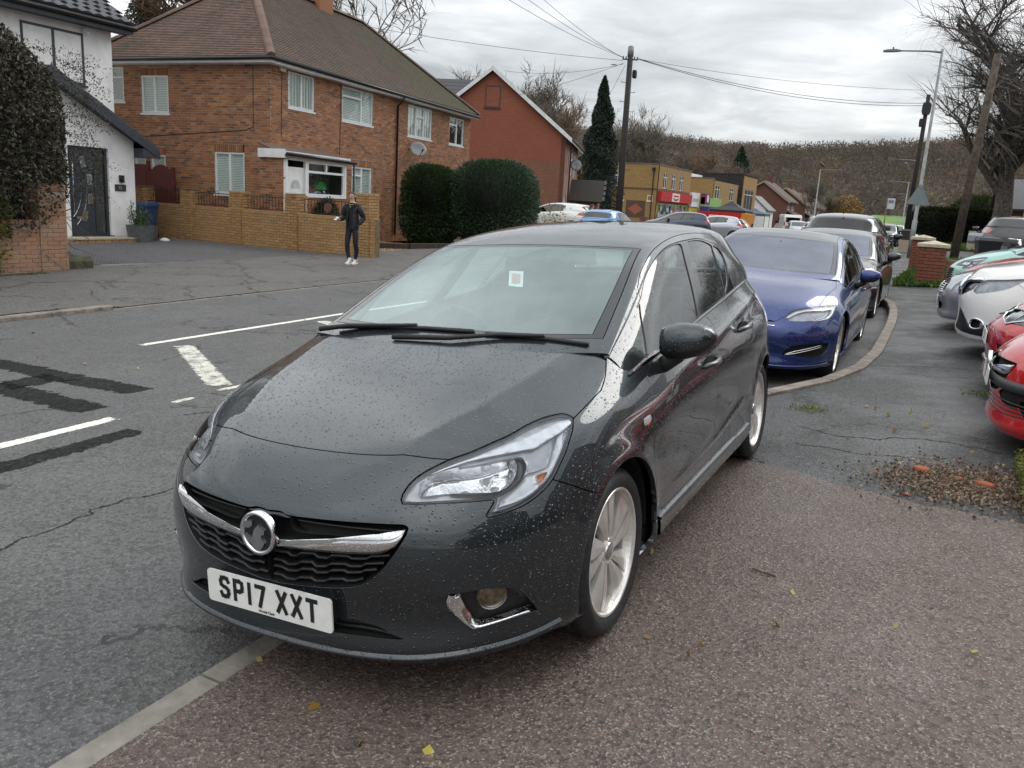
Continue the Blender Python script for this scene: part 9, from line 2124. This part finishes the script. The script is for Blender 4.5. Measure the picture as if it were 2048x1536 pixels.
def right_houses():
 """houses and hedge along the right of the street, seen in the car's paint and windows"""
 rb = flat_brick_mat('right_brick',(.20,.10,.065),(.16,.08,.05),(.2,.16,.12))
 for i,(x,y,w,d,he,ha) in enumerate(((13.5,-9,8,9,5.0,8.2),(13,3,8,9,5.0,8.4),(13.5,15.5,8,9,4.9,8.2),(14,28,8,8,4.8,7.8))):
  h = empty('detached_house',label=['gabled house off the right edge, opposite the kerb stones','gabled house behind the nearest red hatchback','gabled house behind the silver saloon','gabled house behind the mint car and bins'][i],cat='house',group='houses behind the forecourt');z = .3
  b = MB();b.prism([(x,y,z),(x,y+w,z),(x,y+w,he),(x,y+w/2,ha),(x,y,he)],(d,0,0));b.build('wall',rb,h);b = MB()
  for s in (-1,1):b.prism([(x-.3,y+w/2+s*(w/2+.4),he-.25),(x-.3,y+w/2,ha+.1),(x-.3,y+w/2,ha+.25),(x-.3,y+w/2+s*(w/2+.4),he-.1)],(d+.6,0,0))
  b.build('roof',MATS['slate_grey'],h)
  for zz in (1.2,3.7):
   for yy in (y+1.0,y+5.0):window(h,(x-.01,yy+1.8,zz),(0,-1),1.8,1.3,[(0,.5,0,1),(.5,1,0,1)])
 hedge('hedge',(11.2,-3.0),(.8,6.5,1.3),'hedge off the right edge in front of the gabled houses',41,[(.02,.03,.015),(.03,.045,.02)],6000,.16,squareness=6)
right_houses()
# ---------------------------------------------------------------- people
def skin_mesh(name,joints,edges,mats,parent=None,root=0,sub=2,mi=None):
 """one continuous surface grown from a skeleton: joints = [(xyz, rx, ry)]"""
 me = bpy.data.meshes.new(name+'_bones');me.from_pydata([j[0] for j in joints],edges,[]);ob = bpy.data.objects.new(name+'_bones',me);C.objects.link(ob)
 mod = ob.modifiers.new('skin','SKIN');mod.use_smooth_shade = True;mod.branch_smoothing = .6
 for i,j in enumerate(joints):sv = me.skin_vertices[0].data[i];sv.radius = (j[1],j[2]);sv.use_root = (i == root)
 ss = ob.modifiers.new('sub','SUBSURF');ss.levels = sub;ss.render_levels = sub
 dg = bpy.context.evaluated_depsgraph_get();ev = ob.evaluated_get(dg);m2 = bpy.data.meshes.new_from_object(ev);m2.name = name
 bpy.data.objects.remove(ob);m2.materials.clear()
 for m in mats:m2.materials.append(m)
 if mi:
  for p in m2.polygons:p.material_index = mi(p.center)
 m2.polygons.foreach_set('use_smooth',[True]*len(m2.polygons))
 return link(bpy.data.objects.new(name,m2),parent)
def person(label,pos,rz,pose,jacket,legs,hair,full=True,h=1.66):
 root = empty('person',pos,(0,0,rz),label,'person');s = h/1.66;root.scale = (s,s,s)
 sk = plain('skin_tone',(.55,.35,.27),.55,0,.06,20)
 jk = plain('jacket_%d' % int(jacket[1]*100),jacket,.6,0,.25,14,.4);lg = plain('legging_%d' % int(legs[2]*1000),legs,.7,0,.2,30);
 # local frame: faces -y, +x is the person's left
 fr,fl = pose.get('feet',((-.07,-.02),(.06,.06)))
 J = [((0,.01,.93),.135,.10),((0,.0,1.08),.115,.085),((0,-.005,1.24),.135,.095),((0,.0,1.37),.125,.085),((0,.0,1.435),.055,.055),((0,-.012,1.50),.046,.048),((0,-.022,1.545),.062,.075),((0,-.02,1.60),.072,.088),((0,-.012,1.645),.045,.055)]
 E = [(0,1),(1,2),(2,3),(3,4),(4,5),(5,6),(6,7),(7,8)]
 def leg(sx,foot,knee):
  b = len(J);J.extend([((sx*.085,.01,.86),.092,.095),((sx*.08+foot[0]*.35,knee-.01,.50),.062,.062),((sx*.075+foot[0]*.5,knee*.8+foot[1]*.4+.03,.34),.056,.060),((foot[0],foot[1]+.02,.11),.036,.038),((foot[0],foot[1]-.02,.055),.036,.032),((foot[0]+sx*.01,foot[1]-.13,.038),.036,.024)]);E.extend([(0,b),(b,b+1),(b+1,b+2),(b+2,b+3),(b+3,b+4),(b+4,b+5)])
 leg(-1,fr,-.04);leg(1,fl,.0)
 def arm(sx,el,wr,hand):
  b = len(J);J.extend([((sx*.165,.0,1.375),.058,.058),((sx*.20,.01,1.26),.050,.052),(el,.043,.043),(wr,.027,.030),(hand,.030,.016)]);E.extend([(3,b),(b,b+1),(b+1,b+2),(b+2,b+3),(b+3,b+4)]);return b+4
 rw,lw = np.array(pose['rw']),np.array(pose['lw'])
 arm(-1,pose['re'],tuple(rw),tuple(rw+np.array(pose['rd'])*.07));arm(1,pose['le'],tuple(lw),tuple(lw+np.array(pose['ld'])*.07))
 def mi(c):
  x,y,z = c
  for w,d,sx in ((rw,pose['rd'],-1),(lw,pose['ld'],1)):
   if pose.get('pocket') == sx:continue
   if np.dot(np.array(c)-w,d) > -.005 and np.linalg.norm(np.array(c)-w-np.array(d)*.05) < .13:return 0
  if z > 1.435 and abs(x) < .12:return 0
  if z < .13:return 3
  if z < .90 and abs(x) < .2 and not (abs(x) > .16 and z > .7):return 2
  return 1
 body = skin_mesh('body',J,E,[sk,plain('top_black',(.008,.008,.010),.8),lg,MATS['white_board']],root,0,2,mi)
 # fingers
 for w,d,sx in ((rw,np.array(pose['rd']),-1),(lw,np.array(pose['ld']),1)):
  if pose.get('pocket') == sx:continue
  p = w+d*.075;side = np.array([1.0,0,0]);cu = np.array([0,0,1.0])
  for k in range(4):
   q = p+side*(-.026+.0175*k);L = (.060,.068,.064,.050)[k];f = MB();f.tube([q-d*.02,q+d*L*.5+cu*.004,q+d*L*.85+cu*.018,q+d*L*.9+cu*.032],[.0085,.008,.0075,.006],7);f.build('finger',sk,body,True)
  f = MB();q = w+d*.03-side*sx*.028;f.tube([q,q-side*sx*.022+d*.03+cu*.012,q-side*sx*.012+d*.055+cu*.03],[.010,.009,.007],7);f.build('thumb',sk,body,True)
 # jacket: open bomber with puffed sleeves
 T = [((0,.012,.82),.172,.140),((0,.01,.98),.172,.135),((0,.008,1.16),.158,.118),((0,.012,1.31),.160,.110),((0,.02,1.40),.085,.075)];EE = [(0,1),(1,2),(2,3),(3,4)]
 for sx,el,wr in ((-1,pose['re'],rw),(1,pose['le'],lw)):
  b = len(T);e = np.array(el);T.extend([((sx*.18,.005,1.36),.075,.075),((sx*.215,.012,1.24),.075,.078),(tuple(e),.066,.066),(tuple(e+(wr-e)*.55),.058,.058),(tuple(e+(wr-e)*.93),.040,.042)]);EE.extend([(3,b),(b,b+1),(b+1,b+2),(b+2,b+3),(b+3,b+4)])
 jo = skin_mesh('jacket',T,EE,[jk],body,1,2)
 if full:
  me = jo.data;import bmesh as bm_;b = bm_.new();b.from_mesh(me);dl = [f for f in b.faces if f.calc_center_median().y < -.04 and abs(f.calc_center_median().x+.01) < .05+.03*max(0,(f.calc_center_median().z-1.1)) and .7 < f.calc_center_median().z];bm_.ops.delete(b,geom=dl,context='FACES');b.to_mesh(me);b.free()
  nk = MB();nk.tube([(.075*math.sin(t)*.9,-.005-.085*math.cos(t)*(1 if math.cos(t) > 0 else .6),1.44-.055*max(0,math.cos(t))) for t in np.linspace(-2.4,2.4,20)],.005,5);nk.tube([(0,-.105,1.36),(0,-.115,1.31)],.006,5);nk.build('necklace',plain('brass_chain',(.6,.45,.2),.3,.8),body,True)
 # hair, face
 hr = plain('hair_%d' % int(hair[0]*1000),hair,.5,0,.3,60,.5);hm = MB();V = [];nU,nV = 12,18
 for i in range(nU+1):
  for k in range(nV):
   a = 2*math.pi*k/nV;f = i/nU;front = max(0,-math.sin(a));lim = math.radians(98-52*front**.7);t = lim*f;V.append((.078*math.sin(t)*math.cos(a),-.008+.098*math.sin(t)*math.sin(a)+.004,1.595+.092*math.cos(t)))
 hm.add(V,[(i*nV+k,(i+1)*nV+k,(i+1)*nV+(k+1) % nV,i*nV+(k+1) % nV) for i in range(nU) for k in range(nV)]);hm.tube([(0,.085,1.60),(0,.11,1.56),(0,.10,1.46),(0,.075,1.38)],[.035,.04,.032,.012],8);hm.build('hair',hr,body,True)
 fc = MB();fc.tube([(0,-.098,1.59),(0,-.115,1.565),(0,-.112,1.553)],[.008,.012,.010],6);fc.build('nose',sk,body,True)
 for sx in (-1,1):
  e = MB();e.lathe([(.001,-.004),(.011,0),(.001,.004)],'y',8,(sx*.030,-.098,1.598));e.build('eye',plain('eye_dark',(.03,.02,.015),.2),body,True);e = MB();e.tube([(sx*.045,-.088,1.615),(sx*.03,-.098,1.620),(sx*.012,-.102,1.615)],.0035,4);e.build('eyebrow',hr,body);e = MB();e.lathe([(.001,-.006),(.022,-.002),(.024,.004),(.001,.006)],'x',10,(sx*.074,-.012,1.575));e.build('ear',sk,body,True)
 e = MB();e.tube([(-.022,-.098,1.527),(0,-.104,1.530),(.022,-.098,1.527)],.005,6);e.build('mouth',plain('lip_tone',(.28,.11,.09),.5),body,True)
 if full:
  for sx,f in ((-1,fr),(1,fl)):
   b = MB();P = [(.10,.040,.075),(.04,.044,.085),(-.05,.044,.07),(-.12,.045,.055),(-.18,.030,.045)];V = []
   for yy,w,hh in P:V += [(f[0]-w,f[1]+yy,.0),(f[0]+w,f[1]+yy,.0),(f[0]+w*1.02,f[1]+yy,.028),(f[0]+w*.7,f[1]+yy,hh),(f[0]-w*.7,f[1]+yy,hh),(f[0]-w*1.02,f[1]+yy,.028)]
   b.add(V,[(i*6+k,i*6+(k+1) % 6,(i+1)*6+(k+1) % 6,(i+1)*6+k) for i in range(4) for k in range(6)]+[tuple(range(6)),tuple(range(24,30))[::-1]]);so = b.build('shoe',plain('trainer_cream',(.55,.50,.42),.7,0,.15,20),body,True);b = MB();b.tube([(f[0],f[1]+.03,.07),(f[0],f[1]+.03,.17)],[.048,.044],10);b.build('sock',MATS['white_board'],so,True)
 return root,rw,s
def people():
 x,y = -10.72,13.85;z = gz(-9,y)+.02;pose = dict(rw=(-.21,-.23,1.03),re=(-.225,.03,1.09),rd=(-.25,-.93,.1),lw=(.185,-.05,.93),le=(.25,.09,1.10),ld=(-.4,-.5,-.75),pocket=1,feet=((-.045,-.06),(.055,.05)))
 rz = .18
 root,rw,s = person('young woman in black bomber jacket and leggings walking on the far pavement with a phone',(x,y,z),rz,pose,(.010,.011,.014),(.007,.009,.016),(.025,.015,.010),True,1.68)
 ca,sa = math.cos(rz),math.sin(rz);q = rw+np.array([-.02,-.10,.03]);q = np.array([q[0]*ca-q[1]*sa,q[0]*sa+q[1]*ca,q[2]])*s
 b = MB();b.add(*_rbox(-.037,.037,-.075,.075,-.004,.004,.4));p = b.build('phone',iron_d);p.location = (x+q[0],y+q[1],z+q[2]);p.rotation_euler = (.5,.2,rz);tag(p,'mobile phone held in the hand of the walking woman','phone');b = MB();b.box(-.034,.034,-.07,.07,.0042,.0048);b.build('screen',plain('phone_screen',(.6,.62,.66),.15),p)
 pose2 = dict(rw=(-.25,-.08,.82),re=(-.27,.02,1.08),rd=(0,-.3,-.95),lw=(.25,-.08,.82),le=(.27,.02,1.08),ld=(0,-.3,-.95))
 person('person in bright yellow hi-vis jacket, seen above the parked cars',(-12.5,33.0,gz(-12.5,33)-.02),2.6,pose2,(.62,.75,.02),(.02,.02,.03),(.03,.02,.015),False,1.70)
people()
def place_main():
 root,L,U,R = hatchback()
 root.matrix_world = CAR_TILT
place_main()
